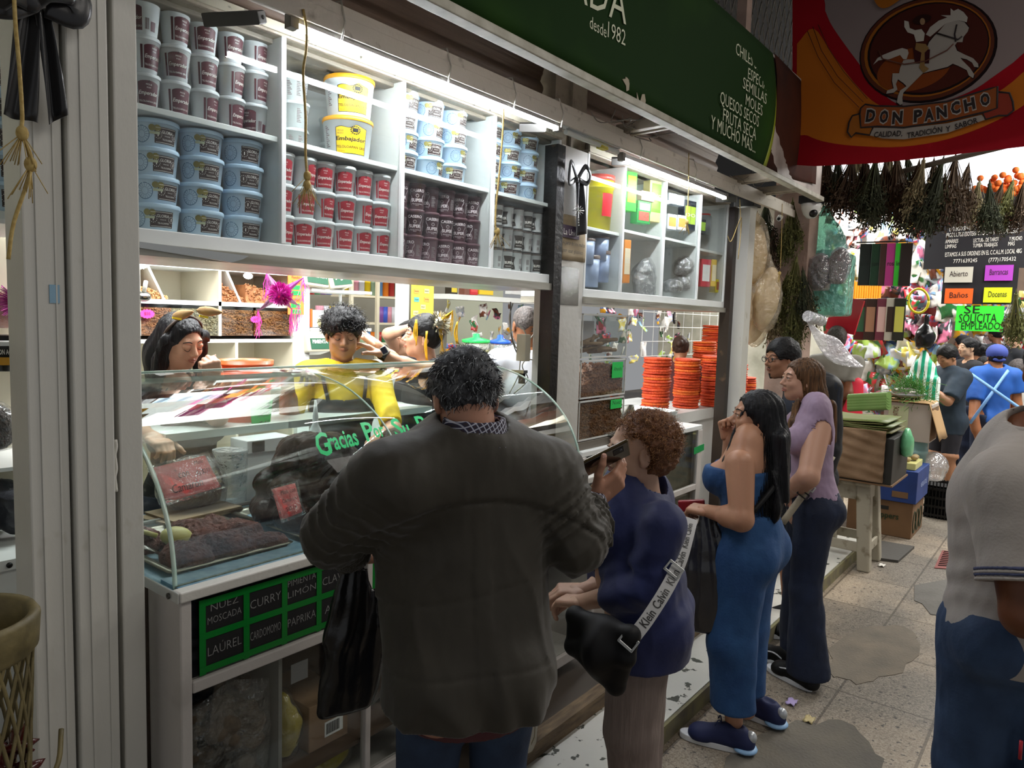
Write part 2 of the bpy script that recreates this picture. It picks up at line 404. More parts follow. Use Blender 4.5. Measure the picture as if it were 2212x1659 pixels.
WIRE=mat('grey_cable','6f6a62',.5);WIREW=mat('white_cable','c9c6ba',.4)
TWINE=mat('yellow_twine','c9b071',.8,col2='a88a48',nscale=90)
GLASSP=glass('window_glass','fdfffe',.035,.015,film=.02)
CASEG=glass('case_glass','fafdfc',.022,.012,film=.018)
GEDGE=mat('green_glass_edge','a9c8b8',.15,col2='d8e6d8',nscale=12)
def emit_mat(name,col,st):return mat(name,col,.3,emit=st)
# floor
def floor_mat():
 m=bpy.data.materials.new('terrazzo_floor');m.use_nodes=True;nt=m.node_tree;N=nt.nodes;L=nt.links;b=N['Principled BSDF']
 tc=N.new('ShaderNodeTexCoord');O=tc.outputs['Object']
 def noise(sc,det=4):n=N.new('ShaderNodeTexNoise');n.inputs['Scale'].default_value=sc;n.inputs['Detail'].default_value=det;L.new(O,n.inputs['Vector']);return n.outputs[0]
 def ramp(i,a,ca,b_,cb):
  r=N.new('ShaderNodeValToRGB');r.color_ramp.elements[0].position=a;r.color_ramp.elements[0].color=lin(ca);r.color_ramp.elements[1].position=b_;r.color_ramp.elements[1].color=lin(cb);L.new(i,r.inputs[0]);return r.outputs[0]
 def mixc(f,a,c,fv=None):
  x=N.new('ShaderNodeMix');x.data_type='RGBA'
  if fv is None:L.new(f,x.inputs[0])
  else:x.inputs[0].default_value=fv
  L.new(a,x.inputs[6]);L.new(c,x.inputs[7]);return x.outputs[2]
 base=ramp(noise(1.1,5),.38,'a08c74',.62,'b8a58c');grime=ramp(noise(.9,6),.42,'000000',.56,'ffffff')
 dark=ramp(noise(3.5),.3,'544d44',.7,'746b5f');base=mixc(grime,base,dark)
 v=N.new('ShaderNodeTexVoronoi');v.inputs['Scale'].default_value=170;L.new(O,v.inputs['Vector'])
 chip=ramp(v.outputs['Color'],.25,'6a6156',.8,'d0c5b2');base=mixc(None,base,chip,.34)
 br=N.new('ShaderNodeTexBrick');br.offset=0;br.inputs['Scale'].default_value=1;br.inputs['Brick Width'].default_value=.6;br.inputs['Row Height'].default_value=.4
 br.inputs['Mortar Size'].default_value=.006;br.inputs['Color1'].default_value=(1,1,1,1);br.inputs['Color2'].default_value=(.72,.72,.72,1);br.inputs['Mortar'].default_value=(.32,.3,.27,1)
 L.new(O,br.inputs['Vector']);mu=N.new('ShaderNodeMix');mu.data_type='RGBA';mu.blend_type='MULTIPLY';mu.inputs[0].default_value=.85
 L.new(base,mu.inputs[6]);L.new(br.outputs[0],mu.inputs[7])
 sp=ramp(noise(38,3),.62,'000000',.67,'ffffff');dk=ramp(noise(26,2),0,'3a352e',1,'3a352e');fin=mixc(sp,mu.outputs[2],dk)
 L.new(fin,b.inputs['Base Color']);b.inputs['Roughness'].default_value=.55
 bp=N.new('ShaderNodeBump');bp.inputs['Strength'].default_value=.35;bp.inputs['Distance'].default_value=.01;L.new(br.outputs[0],bp.inputs['Height']);L.new(bp.outputs[0],b.inputs['Normal'])
 return m
MB().box(-4,22,-5,9,-.1,0).build('floor',floor_mat(),kind='structure')
CEM=mat('patched_cement','6f6c66',.8,col2='5f5c56',nscale=7,bump=.5,bscale=60)
def blob_poly(cx,cy,rx,ry,n=22,seed=0,j=.18):
 r=np.random.RandomState(seed);return[(cx+rx*(1+j*r.normal()*.6)*math.cos(2*PI*i/n),cy+ry*(1+j*r.normal()*.6)*math.sin(2*PI*i/n))for i in range(n)]
def patch(name,poly,m,z0=0.0,z1=.004):MB().prism(poly,(0,0,z0),(1,0,0),(0,1,0),(0,0,z1-z0)).build(name,m,kind='structure')
def floor_poly(pix):return[tuple(P(x,y,z=0)[:2])for x,y in pix]
def wav(pts,k=5):q=catmull([np.array([a,b,0.])for a,b in pts+pts[:1]],k);r=np.random.RandomState(len(pts));return[(a+5*r.normal(),b+4*r.normal())for a,b,_ in q[:-1]]
patch('trim_1',floor_poly([(1975,1265),(2062,1250),(2130,1262),(2150,1330),(2060,1335),(2010,1328),(1992,1305),(1975,1298)]),CEM)
patch('trim_2',floor_poly([(1885,1170),(1975,1185),(1940,1216),(1860,1206)]),mat('dark_slab','4d4a45',.7,bump=.3),0,.02)
patch('trim_3',floor_poly(wav([(1560,1640),(1640,1590),(1740,1560),(1860,1580),(1900,1660),(1820,1760),(1600,1760)])),mat('grey_asphalt','625e57',.85,col2='746e62',nscale=5,bump=.5,bscale=80))
patch('trim_4',floor_poly(wav([(1790,1400),(1890,1350),(1980,1370),(1960,1440),(1870,1475),(1800,1460)])),mat('grey_asphalt2','6b655b',.85,col2='857b6c',nscale=6,bump=.5,bscale=80),0,.003)
g0=[P(2035,1190,z=0),P(2085,1196,z=0),P(2078,1232,z=0),P(2018,1228,z=0)]
t=thing('floor_drain','square rusty red floor drain grate set into the walkway','drain',g0[3])
q=[v[:2]for v in g0];mb=MB().prism([tuple(v)for v in q],(0,0,0.002),(1,0,0),(0,1,0),(0,0,.004));mb.build('frame',mat('drain_red','8a4a44',.6),t)
mb=MB()
for i in range(9):
 s_=(i+.7)/10;a=q[0]+(q[3]-q[0])*s_;b=q[1]+(q[2]-q[1])*s_;a,b=a+(b-a)*.1,b+(a-b)*.1
 mb.tube([(*a,.007),(*b,.007)],.006,4)
mb.build('slot',mat('drain_slot','2b1715',.7),t)
for nm,px,py,c in(('candy wrapper',1710,1518,'b9a8d8'),('scrap of paper',1905,1222,'e6e2d8'),('receipt scrap',1748,1556,'bfae7a')):
 p=P(px,py,z=0.004)
 mb=MB().sheet(lambda u,v:p+np.array([(u-.5)*.06,(v-.5)*.04,.012*math.sin(u*5+v*4)**2]),6,5,.001)
 mb.build('litter_scrap',mat('litter_'+c,c,.4),loc=p,label={'candy wrapper':'small lilac candy wrapper lying on the dark tiles','scrap of paper':'white paper scrap on the floor near the stool','receipt scrap':'thin straw-coloured scrap on the asphalt patch'}[nm],cat='litter')
STEP=mat('chipped_white_step','d6d4ca',.45,col2='3f4238',nscale=15,nmix=.625,sharp=.012,bump=.35,bscale=30)
MB().box(-.5,6.2,1.243,1.52,0,.085).build('trim_5',STEP,kind='structure')
MB().box(-.5,6.2,1.228,1.243,0,.08).build('trim_6',mat('step_face','6a6254',.7,col2='8f8a5c',nscale=12),kind='structure')
MB().box(-.5,6.2,1.49,1.55,.085,.15).build('trim_7',mat('worn_wood_kerb','8a7458',.7,col2='4e3f2e',nscale=8,stretch=(1,6,6),bump=.4),kind='structure')
MB().box(-.5,6.2,1.55,8.5,0,.06).build('trim_8',mat('shop_floor_tile','5b5249',.6),kind='structure')
WALLC=mat('cream_wall','d9d3c0',.7,col2='c8c0aa',nscale=2)
MB().box(-.6,7.0,8.4,8.5,0,3.2).build('wall_back',WALLC,kind='structure')
MB().box(-.7,-.6,1.9,8.5,0,3.2).build('wall_left',WALLC,kind='structure')
MB().box(-.6,5.6,2.45,8.5,2.95,3.02).build('ceiling',mat('shop_ceiling','dfded6',.8),kind='structure')
MB().box(-3,20,-5,9,4.9,5).build('ceiling.001',mat('dark_corridor_roof','1a1815',.9),kind='structure')
# posts and beams of the facade
def profile_post(name,label,x0,x1,y0,y1,z0,z1,m,rib=True,cat='post'):
 t=thing(name,label,cat,((x0+x1)/2,(y0+y1)/2,z0));mb=MB().box(x0,x1,y0,y1,z0,z1);bevel(mb.build('post_body',m,t),.004)
 if rib:
  w_=(x1-x0);mb=MB().box(x0+w_*.30,x0+w_*.36,y0-.004,y0,z0,z1).box(x0+w_*.75,x0+w_*.79,y0-.003,y0,z0,z1);mb.build('rib',m,t)
 return t
Z0=.06
profile_post('steel_post','narrow white painted steel post left of the wide peeling post',.600,.684,1.87,1.98,0,3.6,POSTW)
tp=profile_post('steel_post','wide white steel post with peeling paint and tape marks at left',.690,.781,1.855,1.97,0,3.6,POSTW)
profile_post('steel_post','white hinge post just right of the black gap',.796,.853,1.865,1.93,0,3.6,POSTW,rib=False)
MB().box(.779,.798,1.90,1.96,0,3.6).build('shutter_rail',BLACKP,loc=(.79,1.93,0),label='dark gap rail between the two white left posts',cat='rail')
MB().tube(catmull([P(249,950+i*16,y=1.862)+np.array([.002*math.sin(i*2.1),0,0])for i in range(8)],3),.0045,6).build('knotted_cord',mat('white_cord','d9d6cb',.7),loc=P(249,950,y=1.862),label='short white twisted cord down the hinge seam of the post',cat='cord')
st=P(118,635,y=1.868)
t=thing('sticker','small light blue sticker on the narrow white post','sticker',st)
MB().box(st[0]-.0105,st[0]+.0105,1.8675,1.8695,st[2]-.021,st[2]+.021).build('sheet',mat('sticker_blue','8fb4cc',.4),t)
profile_post('white_pillar','broad white painted pillar between the two shop windows',3.13,3.375,2.19,2.34,0,2.62,mat('pillar_paint','d0cec8',.33,col2='bdb9ad',nscale=3,nmix=.6,bump=.2,bscale=30),rib=False,cat='pillar')
MB().box(3.05,3.118,2.16,2.24,0,2.60).build('window_post',BLACKP,loc=(3.08,2.2,0),label='chipped black window post left of the white pillar',cat='post')
MB().box(3.15,3.45,2.26,2.6,2.62,3.4).box(3.28,3.30,2.24,2.26,2.62,3.4).build('pillar_head',DIRTY,loc=(3.2,2.3,2.62),label='grimy steel plate column between the two roller shutters',cat='column')
MB().box(5.335,5.40,2.14,2.22,0,2.60).build('window_post',mat('brown_black_paint','2a1d12',.4,col2='5a4430',nscale=12,nmix=.68,sharp=.05),loc=(5.36,2.2,0),label='dark brown window post at the right end of the second shop',cat='post')
MB().box(5.40,5.52,2.05,2.2,0,2.60).build('corner_post',POSTW,loc=(5.46,2.12,0),label='white corner post right of the dark brown window post',cat='post')
t=thing('lamp_beam','long off-white steel channel carrying the tube lamps across the shop fronts','beam',(.3,2.0,2.62))
mb=MB().box(.2,6.2,1.99,2.09,2.66,2.72).box(.2,6.2,1.975,1.99,2.62,2.68).box(.2,6.2,2.09,2.11,2.70,2.735)
bevel(mb.build('channel',mat('grimy_beam_paint','d6d0c4',.5,col2='8a8276',nscale=16,nmix=.7,sharp=.08,bump=.3),t),.003)
mb=MB()
for x in(1.55,2.05,2.45,2.80,3.55,4.25):mb.tube([(x,1.97,2.60),(x+.01,1.965,2.66),(x+.02,2.0,2.735),(x+.02,2.1,2.745)],.0035,5)
mb.build('zip_tie',WIREW,t)
def tube_lamp(x0,x1,y,z,label):
 t=thing('tube_lamp',label,'lamp',((x0+x1)/2,y,z));MB().box(x0-.03,x1+.03,y-.014,y+.016,z+.006,z+.026).build('housing',ALU,t)
 MB().cyl((x0,y,z),(x1,y,z),.0105,n=10).build('glowing_tube',TUBE,t)
 [MB().box(a_,a_+.03,y-.016,y+.016,z-.012,z+.03).build('end_cap',mat('lamp_cap','77736b',.5),t)for a_ in(x0-.032,x1)]
tube_lamp(1.40,2.80,2.0,2.600,'bright white tube lamp over the first shop tub cabinet')
tube_lamp(3.42,4.78,2.0,2.575,'bright white tube lamp over the second shop cabinet')
t=thing('tube_lamp','unlit clear tube lamp between the two bright tubes','lamp',(3.1,2.0,2.6))
MB().box(2.88,3.36,1.985,2.02,2.615,2.632).build('housing',ALU,t);MB().cyl((2.88,2.0,2.60),(3.36,2.0,2.60),.013,n=8).build('clear_tube',TUBEDIM,t);MB().box(3.18,3.24,1.983,2.016,2.585,2.6).build('paper_tag',mat('yellow_tag','cfc34a',.5),t)
def box_lamp(c,ang,L,label):
 t=thing('box_lamp',label,'lamp',c);R=rotm((0,0,1),ang)@rotm((1,0,0),25);c=np.array(c)
 bevel(MB().obox(c,L/2,.022,.018,R).build('housing',mat('lamp_grey','4a4946',.45),t),.003)
 MB().obox(c+R@np.array([L/2+.001,0,0]),.002,.019,.015,R).build('end_plate',ALU,t)
 MB().lathe([(.006,0),(.005,.003)],c+R@np.array([L/2+.003,0,0]),10,axis=R[:,0]).build('screw',mat('screw_dark','555350',.3,.8),t)
box_lamp(P(505,40,y=1.95),-62,.17,'small dark spotlight box hanging above the left tub cabinet')
box_lamp(P(1150,275,y=2.08),-55,.12,'small white-ended spotlight box right of the first bright tube')
box_lamp(P(1345,348,y=2.05),-60,.12,'small grey spotlight box at the left end of the second tube')
box_lamp(P(1568,430,y=2.05),-60,.14,'small pale spotlight box above the right window post')
def shutter(x0,x1,label):
 t=thing('roller_shutter',label,'shutter',((x0+x1)/2,2.36,2.7))
 pr=[(2.34+.012*math.cos(i*PI*2/12)+(.0 if i%12>3 else-.006),2.66+.0085*i)for i in range(86)]
 mb=MB();v=[(x,y,z)for x in(x0,x1)for y,z in pr];n=len(pr)
 mb.add(v,[(i,i+1,n+i+1,n+i)for i in range(n-1)],0,True);hook(mb.build('slat_curtain',BROWN,t),'SOLIDIFY',thickness=.004)
 bevel(MB().box(x0,x1,2.24,2.30,2.62,2.70).build('bottom_bar',mat('shutter_bar','8b8072',.5,col2='6a6054',nscale=6),t),.006)
shutter(.86,3.13,'brown roller shutter rolled up above the first shop')
shutter(3.46,5.40,'brown roller shutter rolled up above the second shop')
t=thing('conduit_pipe','long thin brown conduit pipe slung behind the green sign','pipe',(3.0,1.95,2.93))
MB().tube(catmull([(2.66,1.9,2.955),(3.5,1.93,2.93),(4.6,1.95,2.90),(5.5,2.0,2.86)],6),.02,10).build('pipe',mat('pipe_brown','4f443a',.5),t)
MB().lathe([(.016,0),(.016,.002)],(2.659,1.9,2.955),10,axis=(-1,0,0)).build('pipe_mouth',DARK,t)
for x,lb in((3.38,'first'),(4.95,'second'),(5.45,'third')):
 t=thing('sign_bracket',f'{lb} dirty steel bracket joining lamp beam to sign, counted from left','bracket',(x,1.9,2.66))
 bevel(MB().obox((x+.02,1.83,2.73),.022,.21,.024,rotm((0,0,1),-6)).obox((x+.08,1.83,2.71),.012,.2,.006,rotm((0,0,1),-6)).build('arm',DIRTY,t),.004)
 mb=MB()
 for k in range(7 if x<4 else 3):
  r=np.random.RandomState(k+int(x*10));p0=np.array([x+.25-.5*r.rand(),2.0,2.74]);pts=[p0+np.array([i*.05*(1+r.rand())-.1,-.1*r.rand()-.015*i,-.05*math.sin(i*.9+r.rand())+.03*r.rand()])for i in range(7)]
  mb.tube(catmull(pts,4),.0025,5)
 mb.build('tangled_wires',WIRE,t)
# upper cabinets
def cabinet(name,label,x0,x1,zb,zs,zt,divs,y0=2.2,y1=2.62,shelfz=None,pane=True):
 t=thing(name,label,'cabinet',((x0+x1)/2,(y0+y1)/2,zb))
 B=lambda*a:MB().box(*a)
 bevel(B(x0,x1,y0-.012,y1,zb,zb+.045).build('bottom_board',LAMW,t));bevel(B(x0,x1,y0-.012,y1,zt-.02,zt).build('top_board',DIRTY,t))
 B(x0,x1,y1-.012,y1,zb+.045,zt-.02).build('back_panel',mat('cabinet_white_back','d9dedd',.35),t)
 B(x0,x1,y0-.03,y1,zb-.035,zb-.001).build('under_rail',mat('bare_under_rail','8d8878',.3,.5,col2='c0bcb0',nscale=6,stretch=(.4,1,6)),t)
 xs=[x0]+divs+[x1-.018]
 for x in xs:bevel(B(x,x+.018,y0-.012,y1-.012,zb+.045,zt-.02).build('divider',LAMW,t),.002)
 for a,b in zip(xs[:-1],xs[1:]):
  z=shelfz.get(round(a,2),zs)if shelfz else zs
  if z:bevel(B(a+.018,b,y0+.012,y1-.012,z-.018,z).build('shelf',LAMW,t),.002)
  if pane:B(a+.018,b,y0+.002,y0+.006,zb+.046,zt-.021).build('glass_pane',GLASSP,t)
 B(x0,x1,y0-.02,y0-.012,zt-.012,zt+.018).build('top_strip',mat('chipped_top_strip','b5b09c',.5,col2='3d3b30',nscale=30,nmix=.68,sharp=.04),t)
 return t
cabinet('tub_cabinet','long white wall cabinet full of mole tubs behind glass over the first counter',.86,3.12,1.905,2.31,2.655,[1.475,2.022,2.585])
cabinet('goods_cabinet','white glazed cabinet with bags, boxes and jars in the second shop',3.375,5.34,1.85,2.27,2.64,[3.775,4.30,4.84],shelfz={3.38:2.24,3.78:2.25,4.3:2.28,4.84:2.26})
MB().prism([P(295,521,y=2.15)[[0,2]],P(538,553,y=2.15)[[0,2]],P(525,560,y=2.15)[[0,2]],P(500,567,y=2.15)[[0,2]],P(295,534,y=2.15)[[0,2]]],(0,2.15,0),(1,0,0),(0,0,1),(0,.01,0)).build('metal_flap',ALU,loc=P(400,545,y=2.15),label='long thin aluminium flap under the left end of the tub cabinet',cat='flap')
# the green sign box
GREEN=mat('dark_green_vinyl','16300f',.8,spec=.12,col2='365c14',nscale=.55,nmix=.62,sharp=.16,bump=.08,bscale=5)
t=thing('shop_sign','long dark green vinyl shop sign with white lettering above the shutters','sign',(3,1.6,2.66))
MB().box(.2,5.58,1.61,1.63,2.665,3.34).box(.2,5.58,1.63,2.0,3.31,3.34).build('box_panel',mat('grimy_pink_white_sheet','b7aaa2',.55,col2='6b5f58',nscale=5,nmix=.62,bump=.1),t)
bevel(MB().box(.2,5.6,1.585,1.64,2.635,2.668).build('bottom_trim',mat('sign_trim','b8b4a6',.5,col2='8f8a78',nscale=12),t),.004)
xg=lambda z:4.38+(z-2.67)*.777-1.07*max(0,z-2.67)**2
def vin(u,v):
 z=2.672+v*.66;return np.array([.25+u*(xg(z)-.25),1.604+.006*math.sin(u*9+v*3),z])
MB().sheet(vin,50,12,.002).build('green_vinyl',GREEN,t)
MB().sheet(lambda u,v:np.array([xg(2.672+v*.66)+u*.045*(1.15-v),1.603,2.672+v*.66]),2,14,.002).build('yellow_border',mat('lime_border','8f9a1c',.5),t)
def vin2(u,v):
 z=2.672+v*.66;a=xg(z)+.045*(1.15-v);b=5.40;zz=z+(.06*u*u if v==0 else 0);return np.array([a+u*(b-a),1.602+.01*math.sin(u*4+v*5),zz])
MB().sheet(vin2,8,12,.002).build('brown_vinyl',mat('smoky_brown_vinyl','2b1d1a',.8,spec=.1,col2='5a2c1c',nscale=1.6,nmix=.55),t)
SERIF=mat('sign_cream_letters','c9ccb0',.6)
mb=MB();U=(1,0,0);V=(0,0,1)
def sline(tx,L,R_,hpx,al='r'):
 a,b=P(*L,y=1.6),P(*R_,y=1.6);d=(b[0]*_X[2]+b[1]*_Y[2]+(b[2]-EYE)*_U[2]);h=hpx*d/F_PX;o=np.array([(a[0]+b[0])/2,1.5985,(a[2]+b[2])/2]);mb.text(tx,o,unit((b[0]-a[0],0,b[2]-a[2])),V,h/.72,off=0,width=b[0]-a[0],bold=-.004)
for tx,L,R_,h_ in(('CHILES SECOS',(1588.6,116),(1660,170),23),('ESPECIAS',(1615,169),(1660,199),22),('SEMILLAS',(1604,190),(1655,226),23),('MOLES',(1610,226),(1646,251),23),('QUESOS SECOS',(1555,222),(1638,275),24),('FRUTA SECA',(1561,260),(1632,303),25),('Y MUCHO MAS...',(1535,277),(1631,331),26),('desde',(1273,60),(1309,82),26),('1982',(1312,80),(1350,99),33),('ADA',(1225,-8),(1352,54),78)):sline(tx,L,R_,h_)
mb.build('lettering',SERIF,t)
mb=MB()
for px,py,s_ in((1352,178,.03),(1384,213,.035)):p=P(px,py,y=1.6);mb.prism([(x,z)for x,z in blob_poly(p[0],p[2],s_*.8,s_,9,int(px),.9)],(0,1.596,0),U,V,(0,.002,0))
mb.build('torn_spot',mat('torn_vinyl','a59a86',.8),t)
# tubs: every one a thing with lid and printed label
PWHITE=mat('white_tub_plastic','e9eef0',.3,spec=.5);PBLUE=mat('pale_blue_tub_plastic','d2e9fb',.3);PBLUEL=mat('pale_blue_lid','c6e2fa',.28)
MAROON=mat('maroon_label','5a2630',.45);REDL=mat('red_label','9c1f2c',.42);INKW=mat('label_white_ink','f0ece4',.5);DBROWN=mat('dark_brown_label','38231f',.45)
CASERO=mat('purple_brown_tub','6a4650',.4);CASLID=mat('purple_brown_lid','58363f',.4);INKP=mat('pale_pink_ink','d8c8cc',.5);YLID=mat('amber_lid','f2a81c',.35);YLAB=mat('yellow_label','f3c514',.4)
INKB=mat('black_ink','17130f',.5);SUPW=mat('white_small_tub','eef1f2',.3);OLIVEL=mat('olive_black_label','332a22',.5);TRANSL=mat('milky_translucent_tub','d5dcdc',.35);GREYI=mat('grey_ink','8a7f80',.5);GOLDS=mat('gold_seal','8d8344',.35,.4)
SILV=mat('silver_glitter','c9c9c4',.2,.9,bump=.8,bscale=300)
def wrap(mb,r0,r1,z0,z1,a0,a1,m,n=12,off=.0006,top=None):
 """label patch hugging a tapering tub; front of the tub is -Y, a = angle from the front (deg)"""
 V=[];nz=4
 for j in range(nz+1):
  z=z0+(z1-z0)*j/nz
  for i in range(n+1):
   a=math.radians(a0+(a1-a0)*i/n);zz=z+(top(i/n)if top and j==nz else 0);r=r0+(r1-r0)*(zz/H_)+off
   V.append((r*math.sin(a),-r*math.cos(a),zz))
 mb.add(V,[(j*(n+1)+i,j*(n+1)+i+1,(j+1)*(n+1)+i+1,(j+1)*(n+1)+i)for j in range(nz)for i in range(n)],m,True)
H_=.1
def tub(name,label,cat,r0,r1,h,body,lid,lidh=.012,rimr=None,draw=None,mats=None,group=None,nolid=False):
 global H_
 H_=h;rr=rimr or r1+.003
 mb=MB().lathe([(0,0),(r0-.002,0),(r0,.002),(r1,h-lidh),(r1+.002,h-lidh)],n=28,m=0)
 root=mb.build(name,body,label=label,cat=cat,group=group)
 mb=MB().lathe([(r1,h-lidh),(rr,h-lidh),(rr+.001,h-lidh+.002),(rr+.001,h-.003),(rr-.001,h),(rr-.004,h),(rr-.006,h-.003),(0,h-.003)],n=28)
 l=mb.build('lid',lid);l.parent=root
 if draw:
  H_=h-lidh;mb=MB();draw(mb,r0,r1,h);o=mb.build('printed_label',mats);o.parent=root
 return root
def cyltext(mb,t,a,z,size,m,r0,r1,width=None,shear=0,bold=0):
 V,f=text_geo(t,bold)
 if not f:return
 V=V.copy();x0,x1=V[:,0].min(),V[:,0].max();r=r0+(r1-r0)*z/H_;sx=(width/(x1-x0))if width else size
 X=(V[:,0]-(x0+x1)/2)*sx+V[:,1]*size*shear;th=X/r+math.radians(a);Z=z+V[:,1]*size;R=r0+(r1-r0)*Z/H_+.0014
 mb.add(np.stack([np.sin(th)*R,-np.cos(th)*R,Z],1),f,m)
def barcode(mb,a,z0,z1,m,r0,r1,w=14,n=9,seed=1):
 r=np.random.RandomState(seed);x=a-w/2
 while x<a+w/2:q=.5+r.rand()*1.4;wrap(mb,r0,r1,z0,z1,x,x+q,m,1,.001);x+=q+.5+r.rand()
def lab_emp(mb,r0,r1,h,bg=0):
 z0,z1=h*.12,h*.72
 wrap(mb,r0,r1,z0,z1,-42,42,0,16,top=lambda u:h*.07*math.sin(u*PI)**.6)
 wrap(mb,r0,r1,z0,z1+h*.02,-56,-47,0,2);barcode(mb,62,z0+h*.05,z1-h*.25,0,r0,r1,16,seed=3);wrap(mb,r0,r1,z0+h*.02,z0+h*.28,78,100,0,3)
 cyltext(mb,'MOLE',0,h*.66,h*.065,1,r0,r1,width=r1*.36);cyltext(mb,'ROJO',0,h*.585,h*.05,1,r0,r1,width=r1*.26)
 cyltext(mb,'Emperador',0,h*.40,h*.15,1,r0,r1,width=r1*1.2,shear=.2,bold=.01);cyltext(mb,'TELOLOAPAN GRO',0,h*.20,h*.075,1,r0,r1,width=r1*1.15)
 for i in range(3):wrap(mb,r0,r1,h*(.735+.02*(i==1)),h*(.765+.035*(i==1)),-3+i*2.6-.9,-3+i*2.6+1.6,2,1,.0016)
def lab_gloria(mb,r0,r1,h):
 z0,z1=h*.14,h*.72
 wrap(mb,r0,r1,z0,z1,0,62,0,12);wrap(mb,r0,r1,z0+h*.03,z0+h*.045,3,59,1,8,.0012);wrap(mb,r0,r1,z1-h*.045,z1-h*.03,3,59,1,8,.0012)
 cyltext(mb,'GLORIA',34,h*.50,h*.15,1,r0,r1,width=h*.42);cyltext(mb,'TELOLOAPAN',35,h*.26,h*.085,1,r0,r1,width=h*.38);cyltext(mb,'MOLE DE',34,h*.40,h*.05,1,r0,r1,width=h*.2)
 for k,(a,rr)in enumerate(((9,.13),(57,.11))):
  for i in range(12):t=i*PI/6;da=math.degrees(h*rr/r1);wrap(mb,r0,r1,h*.44+h*rr*math.sin(t)-h*.013,h*.44+h*rr*math.sin(t)+h*.013,a+da*math.cos(t)-.8,a+da*math.cos(t)+.8,1,1,.0012)
  wrap(mb,r0,r1,h*.38,h*.50,a-1.2,a+1.2,1,2,.0012)
 c=-34;R=h*.30
 for rr in(R,R*.45):
  n=28
  for i in range(n):
   t=2*PI*i/n;t2=2*PI*(i+1)/n;q=[]
   for(tt,ra)in((t,rr),(t2,rr),(t2,rr*.93),(t,rr*.93)):
    z=h*.43+ra*math.sin(tt);a=math.radians(c)+ra*math.cos(tt)/r1;r=r0+(r1-r0)*z/h+.001;q.append((r*math.sin(a),-r*math.cos(a),z))
   mb.add(q,[(3,2,1,0)],2)
 for i in range(16):
  t=2*PI*i/16;q=[]
  for tt,ra in((t-.03,R*.5),(t+.03,R*.5),(t+.02,R*.93),(t-.02,R*.93)):
   z=h*.43+ra*math.sin(tt);a=math.radians(c)+ra*math.cos(tt)/r1;r=r0+(r1-r0)*z/h+.001;q.append((r*math.sin(a),-r*math.cos(a),z))
  mb.add(q,[(0,1,2,3)],2)
def lab_seal(mb,r0,r1,h):
 lab_gloria(mb,r0,r1,h)
 for a in(-6,7):
  n=10;V=[(0,0,0)]
  V=[]
  for i in range(n):t=2*PI*i/n;z=h*.66+h*.12*math.sin(t);aa=math.radians(a)+h*.12*math.cos(t)/r1;r=r0+(r1-r0)*z/h+.0022;V.append((r*math.sin(aa),-r*math.cos(aa),z))
  mb.add(V,[tuple(range(n))],3)
 wrap(mb,r0,r1,h*.44,h*.53,-12,13,4,4,.002)
def lab_casero(mb,r0,r1,h):
 cyltext(mb,'CASERO',0,h*.66,h*.155,0,r0,r1,width=r1*1.5,bold=.02);cyltext(mb,'SUPER',0,h*.28,h*.17,0,r0,r1,width=r1*1.15,bold=.03)
 cyltext(mb,'TELOLOAPAN',0,h*.17,h*.07,0,r0,r1,width=r1*1.0);cyltext(mb,'MOLE',0,h*.12,h*.05,0,r0,r1)
 for s_ in(-1,1):
  for i in range(10):u=i/10;a=s_*(40+6*math.sin(u*9));wrap(mb,r0,r1,h*(.14+.5*u),h*(.14+.5*(u+.12)),a-1,a+1,0,1,.0012)
 for i in range(8):wrap(mb,r0,r1,h*(.2+.055*i),h*(.222+.055*i),60,88-(i%3)*5,1,2,.001)
 for i in range(8):t=i*PI/4;wrap(mb,r0,r1,h*(.50+.06*math.sin(t)),h*(.52+.06*math.sin(t)),9*math.cos(t)-2.4,9*math.cos(t)+2.4,0,1,.0013)
def lab_super(mb,r0,r1,h):
 for s_ in(0,):
  n=10
  for i in range(n):u=i/n;w_=46-10*math.sin(u*PI)**2;wrap(mb,r0,r1,h*(.12+.6*u),h*(.12+.6*(u+1/n)),-w_,w_,0,8,.0007)
 cyltext(mb,'SUPER',0,h*.34,h*.17,1,r0,r1,width=r1*1.1,bold=.03);cyltext(mb,'TELOLOAPAN',0,h*.2,h*.07,1,r0,r1,width=r1*.95)
 barcode(mb,100,h*.4,h*.65,2,r0,r1,30,seed=5);barcode(mb,100,h*.15,h*.3,2,r0,r1,20,seed=6);wrap(mb,r0,r1,h*.1,h*.75,150,180,2,3)
def lab_emb(mb,r0,r1,h):
 z0,z1=h*.10,h*.70
 tp=lambda u:h*.10*math.exp(-((u-.62)/.16)**2)+h*.03*math.sin(u*9)
 wrap(mb,r0,r1,z0-h*.012,z1+h*.012,-31,49,1,20,.0004,top=tp);wrap(mb,r0,r1,z0,z1,-29,47,0,20,.0009,top=tp)
 cyltext(mb,'Embajador',8,h*.40,h*.135,1,r0,r1,width=r1*1.22,shear=.15,bold=.025);cyltext(mb,'TELOLOAPAN GRO',9,h*.22,h*.085,1,r0,r1,width=r1*1.2,bold=.01)
 cyltext(mb,'MOLE',-18,h*.61,h*.06,1,r0,r1);cyltext(mb,'ROJO',-18,h*.55,h*.06,1,r0,r1);cyltext(mb,'El',8,h*.545,h*.05,1,r0,r1);cyltext(mb,'12 Litros',-16,h*.13,h*.045,1,r0,r1)
 for i in range(14):
  t=2*PI*i/14;a=18+11*math.cos(t);z=h*(.66+.09*math.sin(t));wrap(mb,r0,r1,z-h*.014,z+h*.014,a-2,a+2,1,1,.0014)
 wrap(mb,r0,r1,h*.615,h*.71,11,25,1,3,.0014)
 for i in range(12):wrap(mb,r0,r1,h*(.25+.045*i),h*(.275+.045*i),-64,-50-(i%3)*4,2,2,.001)
